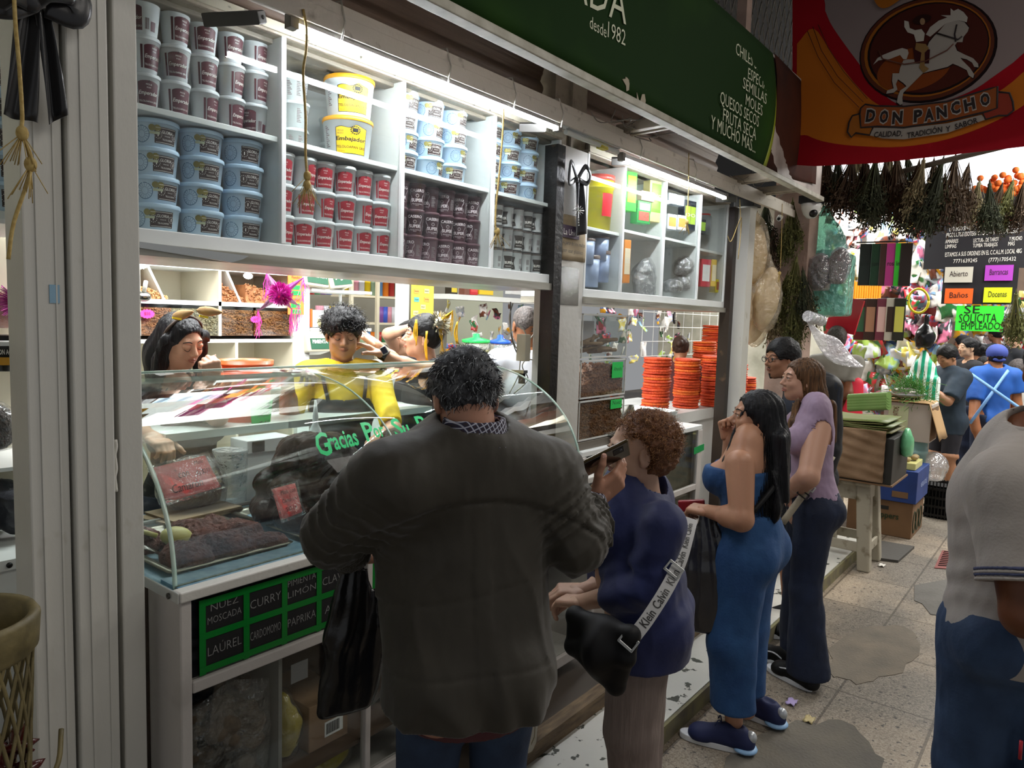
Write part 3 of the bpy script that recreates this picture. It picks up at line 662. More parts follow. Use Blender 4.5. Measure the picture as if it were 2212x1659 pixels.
ORD=['first','second','third','fourth','fifth','sixth','seventh','eighth','ninth','tenth']
def lv(k,n):return 'bottom' if k==0 else 'top' if k==n-1 else('middle' if n==3 else ORD[k]+' from bottom')
SHELF_NAME={}
def stacks(proto,cols,y,z0,h,n,desc,place,group,rots=None,js=.0,first=[None]):
 """copies of one tub standing in columns; the proto itself is used for the first"""
 used=getattr(stacks,'used',set());r=np.random.RandomState(len(desc)*7+int(z0*100))
 for i,x in enumerate(cols):
  for k in range(n if not hasattr(n,'__len__')else n[i]):
   nn=n if not hasattr(n,'__len__')else n[i]
   lab=f'{desc}, {lv(k, nn)} of {ORD[i]} stack, {place}'
   rot=(rots[(i*5+k)%len(rots)]if rots else 0)+r.normal()*4
   loc=(x+r.normal()*.0012,y+r.normal()*.002+(-.0 if i%2 else.004),z0+k*h)
   o=proto if proto.name not in used else dup(proto)
   used.add(proto.name);o.location=loc;o.rotation_euler=(0,0,math.radians(rot));o['label']=lab;o['group']=group
 stacks.used=used
zf=1.952
pe=tub('mole_tub','','tub',.034,.044,.106,PWHITE,PWHITE,rimr=.0455,draw=lab_emp,mats=[MAROON,INKW,INKB])
stacks(pe,[1.075,1.168,1.262,1.356,1.445],2.30,2.312,.107,3,'white tub, maroon label','left bay upper shelf','maroon-labelled tubs on the upper left shelf',[-10,12,-70,20,28,5])
pr=tub('mole_tub','','tub',.034,.043,.106,PWHITE,PWHITE,rimr=.0445,draw=lab_emp,mats=[REDL,INKW,INKB])
stacks(pr,[1.535,1.625,1.715,1.805,1.895,1.985],2.275,zf,.107,3,'white tub, bright red label','second bay lower shelf','red-labelled tubs on the lower shelf of the second bay',[25,-15,-20,-30,10,-25,-8])
pg=tub('mole_tub','','tub',.058,.066,.083,PBLUE,PBLUEL,rimr=.069,lidh=.014,draw=lab_gloria,mats=[DBROWN,INKW,mat('blue_ink','3c6c98',.5),GOLDS,INKW])
ps=tub('mole_tub','','tub',.058,.066,.083,PBLUE,PBLUEL,rimr=.069,lidh=.014,draw=lab_seal,mats=[DBROWN,INKW,mat('blue_ink','3c6c98',.5),GOLDS,mat('pale_seal_strip','bfc6a6',.5)])
stacks(ps,[1.105,1.248],2.30,zf,.0835,4,'pale blue tub with gold seals','left bay lower shelf','pale blue tubs on the lower left shelf',[-35,-25,-32,-22,-30])
stacks(pg,[1.395],2.30,zf,.0835,4,'blue tub, brown label','right end, left bay lower shelf','pale blue tubs on the lower left shelf',[-28,-22,-30])
stacks(ps,[2.135,2.285,2.435],2.305,2.312,.0795,4,'pale blue tub with gold seals','third bay upper shelf','pale blue tubs in the third bay',[-35,-10,-50,-20,-60,5])
stacks(ps,[2.685,2.83,2.975],2.305,2.312,.0795,4,'pale blue tub with gold seals','fourth bay upper shelf','pale blue tubs in the fourth bay',[-5,-50,-20,-35,0,-62])
pc=tub('casero_tub','','tub',.033,.041,.106,CASERO,CASLID,rimr=.042,draw=lab_casero,mats=[INKP,GREYI])
stacks(pc,[2.10,2.19,2.282,2.374,2.466,2.55],2.285,zf,.107,3,'purple-brown tub','third bay lower shelf','purple-brown tubs in the third bay',[-35,-60,-30,-75,-20,-90,-40])
pp=tub('super_tub','','tub',.030,.035,.100,SUPW,mat('brown_rim_lid','4c3f38',.4),lidh=.007,rimr=.036,draw=lab_super,mats=[OLIVEL,INKW,GREYI])
stacks(pp,[2.645,2.725,2.805,2.885,2.965,3.045],2.28,zf,.106,3,'small white tub, brown rim','fourth bay lower shelf','small white tubs in the fourth bay',[-80,-25,-120,-100,-20,-110])
pb=tub('mole_bucket','','bucket',.080,.094,.152,PWHITE,YLID,lidh=.016,rimr=.097,draw=lab_emb,mats=[YLAB,INKB,GREYI])
stacks(pb,[1.865],2.32,2.312,.1535,2,'big white bucket, amber lid and yellow label','second bay','amber-lidded buckets in the second bay',[-38,-34])
pt=tub('blank_tub','','tub',.046,.054,.098,TRANSL,PWHITE,rimr=.056,draw=lambda mb,a,b,c:[wrap(mb,a,b,c*(.2+.06*i),c*(.235+.06*i),q,q+20-(i%3)*4,0,2)for i in range(9)for q in(-60,-20,20,60)],mats=[GREYI])
stacks(pt,[1.70,1.585],2.44,2.312,.099,[3,1],'milky grey tub seen from behind','behind yellow buckets','milky tubs behind the yellow buckets',[0,30])
stacks(pt,[2.02-.09],2.50,2.312,.099,2,'milky grey tub right of the buckets','second bay','milky tubs behind the yellow buckets',[0,30])
# first counter with curved glass display case
CX0,CX1,CYF,CYB,CZ=.89,2.92,1.76,2.58,1.0
CWHT=mat('counter_white_paint','c6c0ba',.42,col2='a8a19a',nscale=4,nmix=.66,sharp=.12,bump=.12)
EDGEW=mat('counter_edge_white','d5d2ca',.5,col2='8a8577',nscale=16,nmix=.72,sharp=.05,bump=.2)
BLUEL=mat('blue_marbled_laminate','8fb0bd',.4,col2='57819a',nscale=22,nmix=.5)
t=counter=thing('display_counter','white painted sales counter topped by a long curved glass display case','counter',(1.9,2.15,.15))
(MB().box(CX0,CX0+.02,CYF,CYB,.15,.97).build('side_panel',CWHT,t));MB().box(CX1-.02,CX1,CYF,CYB,.15,.97).build('side_panel',CWHT,t)
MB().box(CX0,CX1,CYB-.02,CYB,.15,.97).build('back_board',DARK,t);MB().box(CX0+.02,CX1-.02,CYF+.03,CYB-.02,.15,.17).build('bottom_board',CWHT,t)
bevel(MB().box(CX0-.004,CX1+.004,CYF-.012,CYF+.03,.972,1.0).build('front_edge',EDGEW,t),.004);bevel(MB().box(CX0-.01,CX0-.0045,CYF-.010,CYB,.972,1.001).build('side_edge',mat('aluminium_edge','cfd2cf',.3,.5),t))
MB().box(CX0+.001,CX1-.002,CYF+.031,CYB,.975,.985).build('counter_top',BLUEL,t);MB().box(CX0+.02,CX1,CYF+.03,CYF+.14,.985,.993).build('top_strip',BLUEL,t)
for k_,(a,b,z0,z1)in enumerate(((CX0+.033,CX1-.031,.715,.748),(CX0,CX0+.032,.15,.972),(1.505,1.53,.15,.972),(2.15,2.175,.15,.972),(CX1-.03,CX1,.15,.972),(CX0+.033,CX1-.031,.15,.20))):
 bevel(MB().box(a+.0005*k_,b-.0005*k_,CYF-.0012-.0008*k_,CYF+.025,z0,z1).build('front_rail',CWHT,t),.004)
MB().box(1.2,1.212,CYF+.03,CYB-.02,.17,.715).build('divider',mat('grey_board','7d7c78',.6),t);MB().box(1.212,1.9,CYF+.03,CYB-.02,.30,.315).build('inner_shelf',mat('brown_board','5b4a3e',.6),t)
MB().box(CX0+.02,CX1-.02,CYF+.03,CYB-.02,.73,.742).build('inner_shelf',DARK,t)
for a,b in((.922,1.505),(1.53,2.15),(2.175,2.89)):
 MB().box(a,b,CYF+.012,CYF+.016,.748,.972).build('front_glass',GLASSP,t);MB().box(a,b,CYF+.012,CYF+.016,.20,.715).build('front_glass',GLASSP,t)
MB().lathe([(.008,0),(.008,.004),(.003,.004),(.003,.002)],(CX0-.01,CYF+.035,.984),12,axis=(-1,0,0)).build('bolt',mat('bolt_steel','5d5b57',.3,.9),t)
MB().prism([(CYF+.165,.16),(CYF+.17,.97),(CYF+.205,.97),(CYF+.22,.6),(CYF+.2,.16)],(CX0-.0015,0,0),(0,1,0),(0,0,1),(.001,0,0)).build('rust_streak',RUST,t)
lab=thing('spice_label_panel','grid of black chalk-lettered spice cards in green tape on the counter front','label panel',(1.2,CYF,.85))
TAPE=mat('green_tape','0b7a2a',.3,bump=.2,bscale=12);CARD=mat('black_card','101012',.6,bump=.1);CHALK=mat('chalk','8d8c8a',.9)
yv=CYF+.009
def cards(xs,words_,zt=.948,zm=.857,zb=.765):
 for x in xs:MB().box(x-.009,x+.009,yv-.0015,yv,zb-.013,zt+.010).build('green_tape_strip',TAPE,lab)
 for z in(zt,zm,zb):MB().box(xs[0]-.009,xs[-1]+.009,yv-.0022,yv-.0008,z-.009,z+.009).build('green_tape_strip',TAPE,lab)
 for i,(a,b)in enumerate(zip(xs[:-1],xs[1:])):
  for j,(z0,z1)in enumerate(((zm,zt),(zb,zm))):
   wd=words_[i][j];c=MB().box(a+.007,b-.007,yv+.0002,yv+.0008,z0+.007,z1-.007).build('chalk_card',CARD,lab)
   mb=MB();n=len(wd)
   for k,s_ in enumerate(wd):mb.text(s_,((a+b)/2,yv-.0002,(z0+z1)/2+(.018 if n==2 else-.012)-k*.034),(1,0,.03),(0,0,1),.028 if n==2 else.036,align='c',off=0,width=min(.098,.02*len(s_)),bold=-.012)
   mb.build('chalk_word',CHALK,c)
cards([.955,1.083,1.205,1.326,1.45],[(('NUEZ','MOSCADA'),('LAÚREL',)),(('CURRY',),('CARDOMOMO',)),(('PIMIENTA','LIMÓN'),('PAPRIKA',)),(('CLAVO',),('ANÍS',))])
MB().box(1.535,1.60,yv-.0015,yv,.755,.965).build('green_tape_strip',TAPE,lab)
lab2=thing('green_price_strip','green paper strip on the lower glass right of the counter stile','sign',(1.72,CYF,.4));MB().box(1.66,1.74,yv-.0015,yv,.22,.42).build('sheet',mat('green_paper','1fa84a',.5),lab2)
PROF=catmull([(CYF+.055,.993),(CYF+.062,1.06),(CYF+.085,1.15),(CYF+.15,1.26),(CYF+.26,1.36),(CYF+.42,1.44),(CYF+.60,1.48),(CYF+.78,1.495)],6)
X0g,X1g=.905,2.84
case=thing('glass_display_case','long curved glass case standing on the first counter over the mole trays','display case',(1.9,2.15,.993))
def g(u,v):k=v*(len(PROF)-1);i=min(int(k),len(PROF)-2);p=PROF[i]+(PROF[i+1]-PROF[i])*(k-i);return np.array([X0g+.006+u*(X1g-X0g-.012),p[0],p[1]])
MB().sheet(g,1,42,.006).build('curved_front_glass',CASEG,case)
mb=MB();P2=[np.array([0,p[0],p[1]])for p in PROF]
for x,nm in((X0g,'end_glass'),(X1g,'end_glass'),(1.76,'middle_glass')):
 poly=[(p[0]+.007,p[1]-.007)for p in PROF]+[(CYB-.02,1.488),(CYB-.02,.993)]
 MB().prism(poly,(x,0,0),(0,1,0),(0,0,1),(.006,0,0)).build(nm,CASEG,case)
 w_=.0065 if x!=1.76 else.004
 MB().tube([(x+.003,p[0]+.003,p[1]-.003)for p in PROF],w_,4,flat=((1,0,0),1.1,.7)).build('green_glass_edge',GEDGE,case)
MB().tube([(X0g,CYF+.78,1.495),(X1g,CYF+.78,1.495)],.006,4).build('top_rim',GEDGE,case)
MB().box(X0g,X1g,CYF+.055,CYF+.063,.986,.996).build('glass_channel',mat('mouldy_sealant','7d8a7c',.5,col2='3d4436',nscale=60,nmix=.6),case)
MB().box(X0g,X1g,2.395,2.41,1.0,1.012).build('back_track',ALU,case)
MB().box(X0g,X1g,CYB-.024,CYB-.016,1.0,1.48).build('back_glass',glass('plain_thin_glass','f4faf8',.03,.02),case)
mb=MB();GIN=mat('green_glass_paint','19c46f',.4)
def on_glass(y):
 return float(np.interp(y,[p[0]for p in PROF],[p[1]for p in PROF]))
def gword(s_,x,arc,size,w_):
 V,f=text_geo(s_,.02);V=V.copy();V[:,0]-=V[:,0].min();V[:,0]*=w_/V[:,0].max();V[:,1]*=size
 L=np.cumsum([0]+[float(np.linalg.norm(np.array(PROF[i+1])-np.array(PROF[i])))for i in range(len(PROF)-1)])
 Lq=arc+V[:,1]+.06*V[:,0]+.12*V[:,1]*0;y=np.interp(Lq,L,[p[0]for p in PROF]);z=np.interp(Lq,L,[p[1]for p in PROF])
 dy=np.interp(Lq+.002,L,[p[0]for p in PROF])-y;dz=np.interp(Lq+.002,L,[p[1]for p in PROF])-z;n=np.hypot(dy,dz)+1e-9
 MB().add(np.stack([x+V[:,0]+V[:,1]*.2,y-dz/n*.003,z+dy/n*.003],1),f,0).build('painted_word',GIN,case)
gword('G',1.425,.285,.125,.055);gword('racias',1.478,.30,.10,.125);gword('P',1.64,.315,.115,.045);gword('or',1.683,.325,.085,.05);gword('S',1.775,.315,.115,.045);gword('u',1.822,.32,.085,.03);gword('P',1.90,.315,.115,.045);gword('referencia',1.945,.32,.085,.26)
TRAYM=mat('greasy_tray_steel','8f8d80',.3,.9,col2='4c4438',nscale=7,nmix=.6)
MOLE=mat('dark_mole_paste','3a241b',.42,col2='1d1310',nscale=9,nmix=.5,bump=.7,bscale=28,spec=.3)
MOLER=mat('crumbly_mole_paste','6a3626',.7,col2='40201a',nscale=18,bump=1.6,bscale=70)
def tray(x0,x1,y0,y1,z,dep,label,m=TRAYM,name='steel_tray'):
 t=thing(name,label,'tray',((x0+x1)/2,(y0+y1)/2,z-dep));r=.02
 def ring(ins,zz):
  pts=[]
  for cx,cy,a0 in((x1-ins-r,y1-ins-r,0),(x0+ins+r,y1-ins-r,90),(x0+ins+r,y0+ins+r,180),(x1-ins-r,y0+ins+r,270)):
   for k in range(5):a=math.radians(a0+22.5*k);pts.append((cx+r*math.cos(a),cy+r*math.sin(a),zz))
  return pts
 R=[ring(.004,z-.001),ring(.0,z+.002),ring(.022,z+.003),ring(.026,z-.004),ring(.05,z-dep+.004),ring(.052,z-dep)]
 v=sum(R,[]);n=20;f=[(j*n+i,j*n+(i+1)%n,(j+1)*n+(i+1)%n,(j+1)*n+i)for j in range(len(R)-1)for i in range(n)]+[tuple((len(R)-1)*n+i for i in range(n))]
 o=MB().add(v,f,0,True).build('pan',m,t);hook(o,'SOLIDIFY',thickness=.0015);return t
tray(.935,1.335,1.90,2.375,.998,.09-.012-.06,'left steel tray of crumbly mole at the case end')
tray(1.37,1.80,1.90,2.375,.998,.018,'second steel tray under the big mole mound')
tray(1.84,2.30,1.90,2.375,.998,.018,'third steel tray right of the middle glass')
def paste(name,label,lo,hi,lumps,m,amp=.006,fr=14,res=.006,crumbs=0,seed=1):
 s=SDF(lo,hi,res)
 for c,r in lumps:s.ell(c,r,k=.012,disp=lambda g_:(.10*np.min(r))*wob(g_,5,int(sum(c)*50),5).astype(np.float32))
 s.noise(amp,fr,seed);s.noise(amp*.7,fr*2.6,seed+3,ridge=True)
 if crumbs:s.noise(crumbs,70,seed+5)
 s.plane((0,0,lo[2]+res*1.5),(0,0,-1));mb=MB();s.into(mb);mb.build(name,m,loc=lumps[0][0],label=label,cat='mole paste')
r=np.random.RandomState(4);L=[]
for i in range(15):L.append(((.99+.29*r.rand(),1.96+.3*r.rand()*.9,.995+.012*r.rand()),(.045+.03*r.rand(),.045+.03*r.rand(),.03+.02*r.rand())))
paste('mole_paste','crumbly reddish-brown mole heaped in the left tray',(.955,1.915,.97),(1.32,2.36,1.07),[((1.05,2.02,1.0),(.08,.07,.035)),((1.13,2.0,1.0),(.06,.05,.045))]+L,MOLER,.007,12,.005,crumbs=.003,seed=3)
L=[]
for z,n,rx,ry in((1.03,11,.17,.19),(1.11,8,.14,.16),(1.185,5,.10,.11),(1.235,3,.06,.06)):
 for i in range(n):a=2*PI*i/n+r.rand()*.5;q=.055+.02*r.rand();L.append(((1.59+rx*math.cos(a)*.9,2.13+ry*math.sin(a)*.9,z),(q*1.25,q*1.2,q*.85)))
L+=[((1.59,2.13,1.06),(.16,.17,.13)),((1.60,2.13,1.18),(.10,.12,.07))]
paste('mole_mound','big mound of dark glossy mole balls in the middle of the case',(1.34,1.88,.985),(1.86,2.42,1.31),L,MOLE,.005,12,.007,seed=8)
L=[]
for z,n,rx,ry in((1.03,9,.17,.17),(1.12,7,.14,.13),(1.20,4,.08,.08)):
 for i in range(n):a=2*PI*i/n+r.rand();q=.06+.02*r.rand();L.append(((2.08+rx*math.cos(a),2.14+ry*math.sin(a),z),(q*1.2,q*1.2,q*.85)))
L+=[((2.08,2.14,1.08),(.15,.15,.15))]
paste('mole_mound','mound of brown mole behind the thank-you lettering, right of the middle glass',(1.84,1.88,.985),(2.36,2.42,1.32),L,mat('brown_mole_paste','3d2a20',.45,col2='241812',nscale=9,bump=.8,bscale=25),.006,11,.008,seed=12)
t=thing('scoop','pale yellow plastic scoop stuck in the left mole tray','scoop',(1.05,2.12,1.03));YP=mat('pale_yellow_plastic','cfcb84',.35)
MB().ell((1.065,2.12,1.03),(.05,.032,.03),rotm((0,1,0),15)).build('bowl',YP,t);MB().tube([(1.02,2.15,1.035),(.93,2.25,1.075)],.008,8).build('handle',YP,t)
for k,(a,b)in enumerate((((.915,2.13,1.06),(.99,2.06,1.005)),((.915,2.17,1.045),(1.0,2.09,1.0)))):
 MB().tube([a,b],.006,6,flat=((0,0,1),.4,1.6)).build('steel_spatula',STEEL,loc=a,label=['upper thin steel spatula handle in the left tray','lower thin steel spatula handle in the left tray'][k],cat='spatula')
REDP=mat('fluo_red_paper','ff5450',.5,emit=.0);INKD=mat('marker_ink','2a1014',.6)
def sign_card(name,label,corners,m,lines,ink=INKD,cat='price sign',th=.002,sleeve=True):
 """a stiff card given by its four corners (top-left, top-right, bottom-right, bottom-left)"""
 tl,tr,br,bl=[np.array(c,float)for c in corners];t=thing(name,label,cat,bl);u=tr-tl;v=tl-bl;n=unit(np.cross(u,v))
 MB().sheet(lambda a,b:bl+(br-bl)*a*(1-b)+(tl-bl)*b+(tr-tl)*a*b+n*.002*math.sin(a*5),8,4,th).build('card',m,t)
 if sleeve:MB().sheet(lambda a,b:bl+(br-bl)*(a*1.12-.06)*(1-b)+(tl-bl)*(b*1.16-.10)+(tr-tl)*(a*1.12-.06)*b+n*(.004+.003*math.sin(a*9+b*5)),8,5,.0004).build('clear_sleeve',CLEARF,t)
 mb=MB()
 for tx,fx,fy,size,w_ in lines:mb.text(tx,bl+u*fx+v*fy,u,v,size,align='c',off=.0045,bold=-.004,width=w_,shear=.25)
 if lines:mb.build('handwriting',ink,t)
 return t
CLEARF=plastic_film('clear_film','f8fbfb',.04,gloss=.2)
c1=[P(325,1012,y=2.05),P(443,983,y=2.08),P(478,1050,y=2.0),P(360,1086,y=1.97)]
sign_card('price_sign','big red handwritten price card leaning at the left end of the case',c1,REDP,[('con',.45,.52,.036,.035),('Camarón',.42,.16,.04,.10),('Mole',.80,.78,.02,.03),('Kg $230',.80,.48,.022,.045)])
c2=[P(588,1056,y=1.9),P(638,1043,y=1.92),P(655,1105,y=1.88),P(607,1124,y=1.86)]
sign_card('price_sign','small red price card in front of the big mole mound',c2,REDP,[('Mole con',.55,.74,.020,.062),('Camarón',.5,.48,.018,.06),('$60 1/4',.5,.2,.02,.045)])
def bag(name,label,c,r3,m_in,film,seed=1,cat='bag',neck=None,res=.012,fill=.86):
 t=thing(name,label,cat,(c[0],c[1],c[2]-r3[2]));c=np.array(c,float);r3=np.array(r3,float)
 for nm,sc_,mm,amp in(('contents',fill,m_in,.012),('film',1,film,.010)):
  if mm is None:continue
  s=SDF(c-r3*1.35-.03,c+r3*1.35+.03+(np.array([0,0,neck or 0])),res);s.ell(c,r3*sc_,k=.01)
  s.box(c-np.array([0,0,r3[2]*.3*sc_]),r3*sc_*np.array([.75,.75,.62]),rad=.03,k=.05)
  if neck and nm=='film':s.cone(c+(0,0,r3[2]*.7),c+(0,0,r3[2]+neck),r3[0]*.45,.02,k=.04)
  s.noise(amp,7,seed);s.noise(amp*.5,18,seed+1,ridge=True);s.plane(c-(0,0,r3[2]*.93),(0,0,-1));mb=MB();s.into(mb);mb.build(nm,mm,t)
 return t
BAGF=plastic_film('clear_bag_film','ffffff',.03,gloss=.2);CHILE=mat('dark_chiles','241613',.4,col2='4b241d',nscale=22,bump=1.5,bscale=40)
bag('bag_of_chiles','clear bag of dark chiles behind the red price card',(1.30,2.47,1.10),(.13,.07,.10),CHILE,BAGF,3)
MB().obox((1.27,2.42,1.004),.14,.10,.004,rotm((0,0,1),12)).obox((1.28,2.42,1.013),.13,.09,.004,rotm((0,0,1),4)).build('flattened_cardboard',mat('cardboard_dull','8a7350',.7,col2='6c5940',nscale=9),loc=(1.27,2.42,1.0),label='flattened cardboard pieces at the back of the case',cat='cardboard')
t=thing('plastic_container','milky plastic container behind the mole mound','container',(1.43,2.5,1.0));MB().lathe([(.055,0),(.062,.19),(.065,.19),(.065,.2)],(1.455,2.48,1.0),20).build('body',plastic_film('milky_pet','e8eeee',.5,gloss=.2),t)
t=thing('digital_scale','small black and white digital scale display behind the mole mound','scale',(1.62,2.52,1.18));bevel(MB().box(1.50,1.70,2.44,2.56,1.18,1.23).build('housing',PWHITE,t));MB().box(1.52,1.57,2.436,2.44,1.185,1.225).build('display',BLACK,t);MB().box(1.50,1.70,2.46,2.55,1.0,1.18).build('stand',PWHITE,t)
t=thing('sauce_bottle','white squeeze bottle with green label behind the lettering','bottle',(1.76,2.5,1.0));MB().lathe([(0,0),(.03,0),(.032,.02),(.032,.2),(.022,.24),(.012,.26),(.012,.29),(.004,.36),(0,.36)],(1.835,2.48,1.0),16).build('body',PWHITE,t);MB().lathe([(.0325,.04),(.0325,.13)],(1.835,2.48,1.0),16,caps=False).build('sticker',mat('label_green','1c8a4a',.4),t)
t=thing('oil_tin','blue square tin at the right end of the display case','tin',(2.70,2.3,1.0));bevel(MB().box(2.62,2.78,2.28,2.40,.995,1.16).build('body',mat('navy_tin','1d2c6e',.35),t),.006);MB().box(2.618,2.782,2.278,2.402,1.16,1.166).build('top_rim',mat('olive_tin_rim','8a8f4a',.4),t);MB().box(2.615,2.62,2.30,2.37,1.03,1.12).build('label_patch',mat('cream_label','c9d0a8',.5),t);MB().lathe([(.02,0),(.02,.012),(0,.012)],(2.7,2.34,1.166),12).build('cap',mat('blue_cap','2f62c8',.4),t)
POT=mat('brown_root_lumps','5b4630',.7,col2='3b2c1e',nscale=14,bump=.6,bscale=30)
t=thing('bag_of_roots','clear bag of brown lumpy roots behind the lower left counter glass','bag',(1.06,1.95,.17));s=SDF((.93,1.80,.16),(1.19,2.10,.72),.010);r=np.random.RandomState(9)
for i in range(110):s.ell((.955+.21*r.rand(),1.83+.12*r.rand(),.19+.45*r.rand()**.9),(.022+.014*r.rand(),.02+.01*r.rand(),.02+.012*r.rand()),k=.004)
mb=MB();s.into(mb);mb.build('roots',POT,t);tag(t.children[0],kind='stuff')
MB().sheet(lambda u,v:np.array([.945+.24*u,1.815-.012*math.sin(u*9+4*v)*math.sin(v*6),.18+.5*v*(1-.15*abs(u-.5))]),14,16,.0005).build('film',BAGF,t)
YB=mat('yellow_powder_bag','9c8a14',.3,col2='b8a93a',nscale=6,bump=.5,bscale=14,clear=.4)
bag('yellow_bag','upright yellow bag on the inner shelf of the counter',(1.285,1.90,.42),(.045,.06,.115),YB,BAGF,11)
bag('yellow_bag','wide yellow bag lying under the inner shelf of the counter',(1.42,1.93,.235),(.16,.09,.055),YB,BAGF,17)
t=thing('cardboard_box','cardboard box with barcode on the inner shelf of the counter','box',(1.42,1.95,.316));CARDB=mat('cardboard','8d6f50',.75,col2='7b5f43',nscale=5)
bevel(MB().box(1.345,1.50,1.84,2.1,.316,.47).build('body',CARDB,t));MB().box(1.405,1.478,1.8385,1.8399,.345,.395).build('barcode_label',mat('white_paper','dcdcd8',.6),t);mb=MB();x=1.41
for i in range(16):w_=[.0012,.0024,.0018][i%3];mb.box(x,x+w_,1.8376,1.8384,.353,.389);x+=w_+[.002,.0012][i%2]
mb.build('barcode',INKB,t)
bag('dark_sack','dark brown sack in the right lower counter opening',(1.75,1.97,.45),(.16,.1,.13),None,mat('dark_sack','4a3a30',.6,bump=.5),21)
MB().box(1.25,1.31,1.80,1.802,.60,.66).build('paper_slip',mat('grey_paper','6f6f70',.7),loc=(1.28,1.8,.6),label='grey paper slip behind the counter glass',cat='paper')
s=SDF((1.86,1.46,.04),(2.24,1.78,.62),.010);s.cone((2.06,1.585,.20),(2.02,1.63,.50),.115,.10,k=.03,sq=((.35,-.93,0),.85));s.ell((2.065,1.575,.15),(.07,.07,.045),k=.06);s.noise(.004,9,4);s.noise(.002,40,6,(1,1,2.5));mb=MB();s.into(mb)
t=thing('flour_sack','white woven sack with a grubby base leaning by the counter foot','sack',(2.05,1.6,.1));mb.build('sack_cloth',mat('white_woven_sack','cfc9bd',.6,col2='b0a894',nscale=6,bump=.3,bscale=90),t);MB().tube([(2.045,1.462,.40),(2.05,1.460,.3),(2.055,1.468,.2),(2.06,1.50,.125)],.002,5).build('seam',mat('sack_thread','8f8468',.8),t)
# second shop counter
c2w=thing('glass_counter','second white counter with grey glass front and green label','counter',(4.3,2.4,.06))
bevel(MB().box(3.385,5.0,2.16,2.5,.955,.99).build('top_slab',LAMW,c2w),.006);MB().box(3.387,3.41,2.181,2.5,.06,.955).box(4.97,4.998,2.181,2.5,.06,.955).build('side_panel',CWHT,c2w)
for a,b,z0,z1 in((3.431,4.929,.52,.56),(3.385,3.43,.06,.955),(4.93,5.0,.06,.955),(3.98,4.02,.121,.519),(3.98,4.02,.561,.955),(3.431,4.929,.06,.12)):bevel(MB().box(a,b,2.155,2.18,z0,z1).build('front_rail',CWHT,c2w))
MB().box(3.43,4.93,2.20,2.22,.12,.95).build('stacked_goods_panel',mat('grey_green_sacks','5f5c4e',.5,col2='45443a',nscale=9,nmix=.5,bump=.6,bscale=12),c2w)
MB().box(3.43,4.93,2.165,2.169,.12,.95).build('front_glass',GLASSP,c2w)
p=P(1510,970,y=2.15);MB().obox(p,.085,.0015,.024,rotm((0,1,0),-4)).build('green_label',mat('green_strip','12934a',.4),c2w)
MB().box(3.385,3.60,2.20,2.3,.60,.955).build('white_door_panel',LAMW,c2w)
ALM=mat('almonds','ab7044',.5,col2='8a5632',nscale=30);PEC=mat('pecans','9c6836',.5,col2='784826',nscale=40,bump=.8,bscale=80)
ACR=glass('acrylic','f2f4f2',.045,.05,film=.04);ACRE=mat('acrylic_edge','cfd0ca',.3)
def nut(m_kind,rr,n=10):
 return None
def nuts(mb,pts,rng,L=.013,W=.008,T=.005,m=0):
 """small pointed nuts with random tumbling"""
 base=MB().ell((0,0,0),(L,W,T),n=7,h=5);V0=np.concatenate(base.v);F0=base.f
 V0=V0*(1-.35*(V0[:,:1]/L+1)/2*np.array([0,1,1]))
 for p in pts:
  R=rotm(rng.normal(size=3),rng.rand()*360);mb.add(V0@R.T+p,F0,m,True)
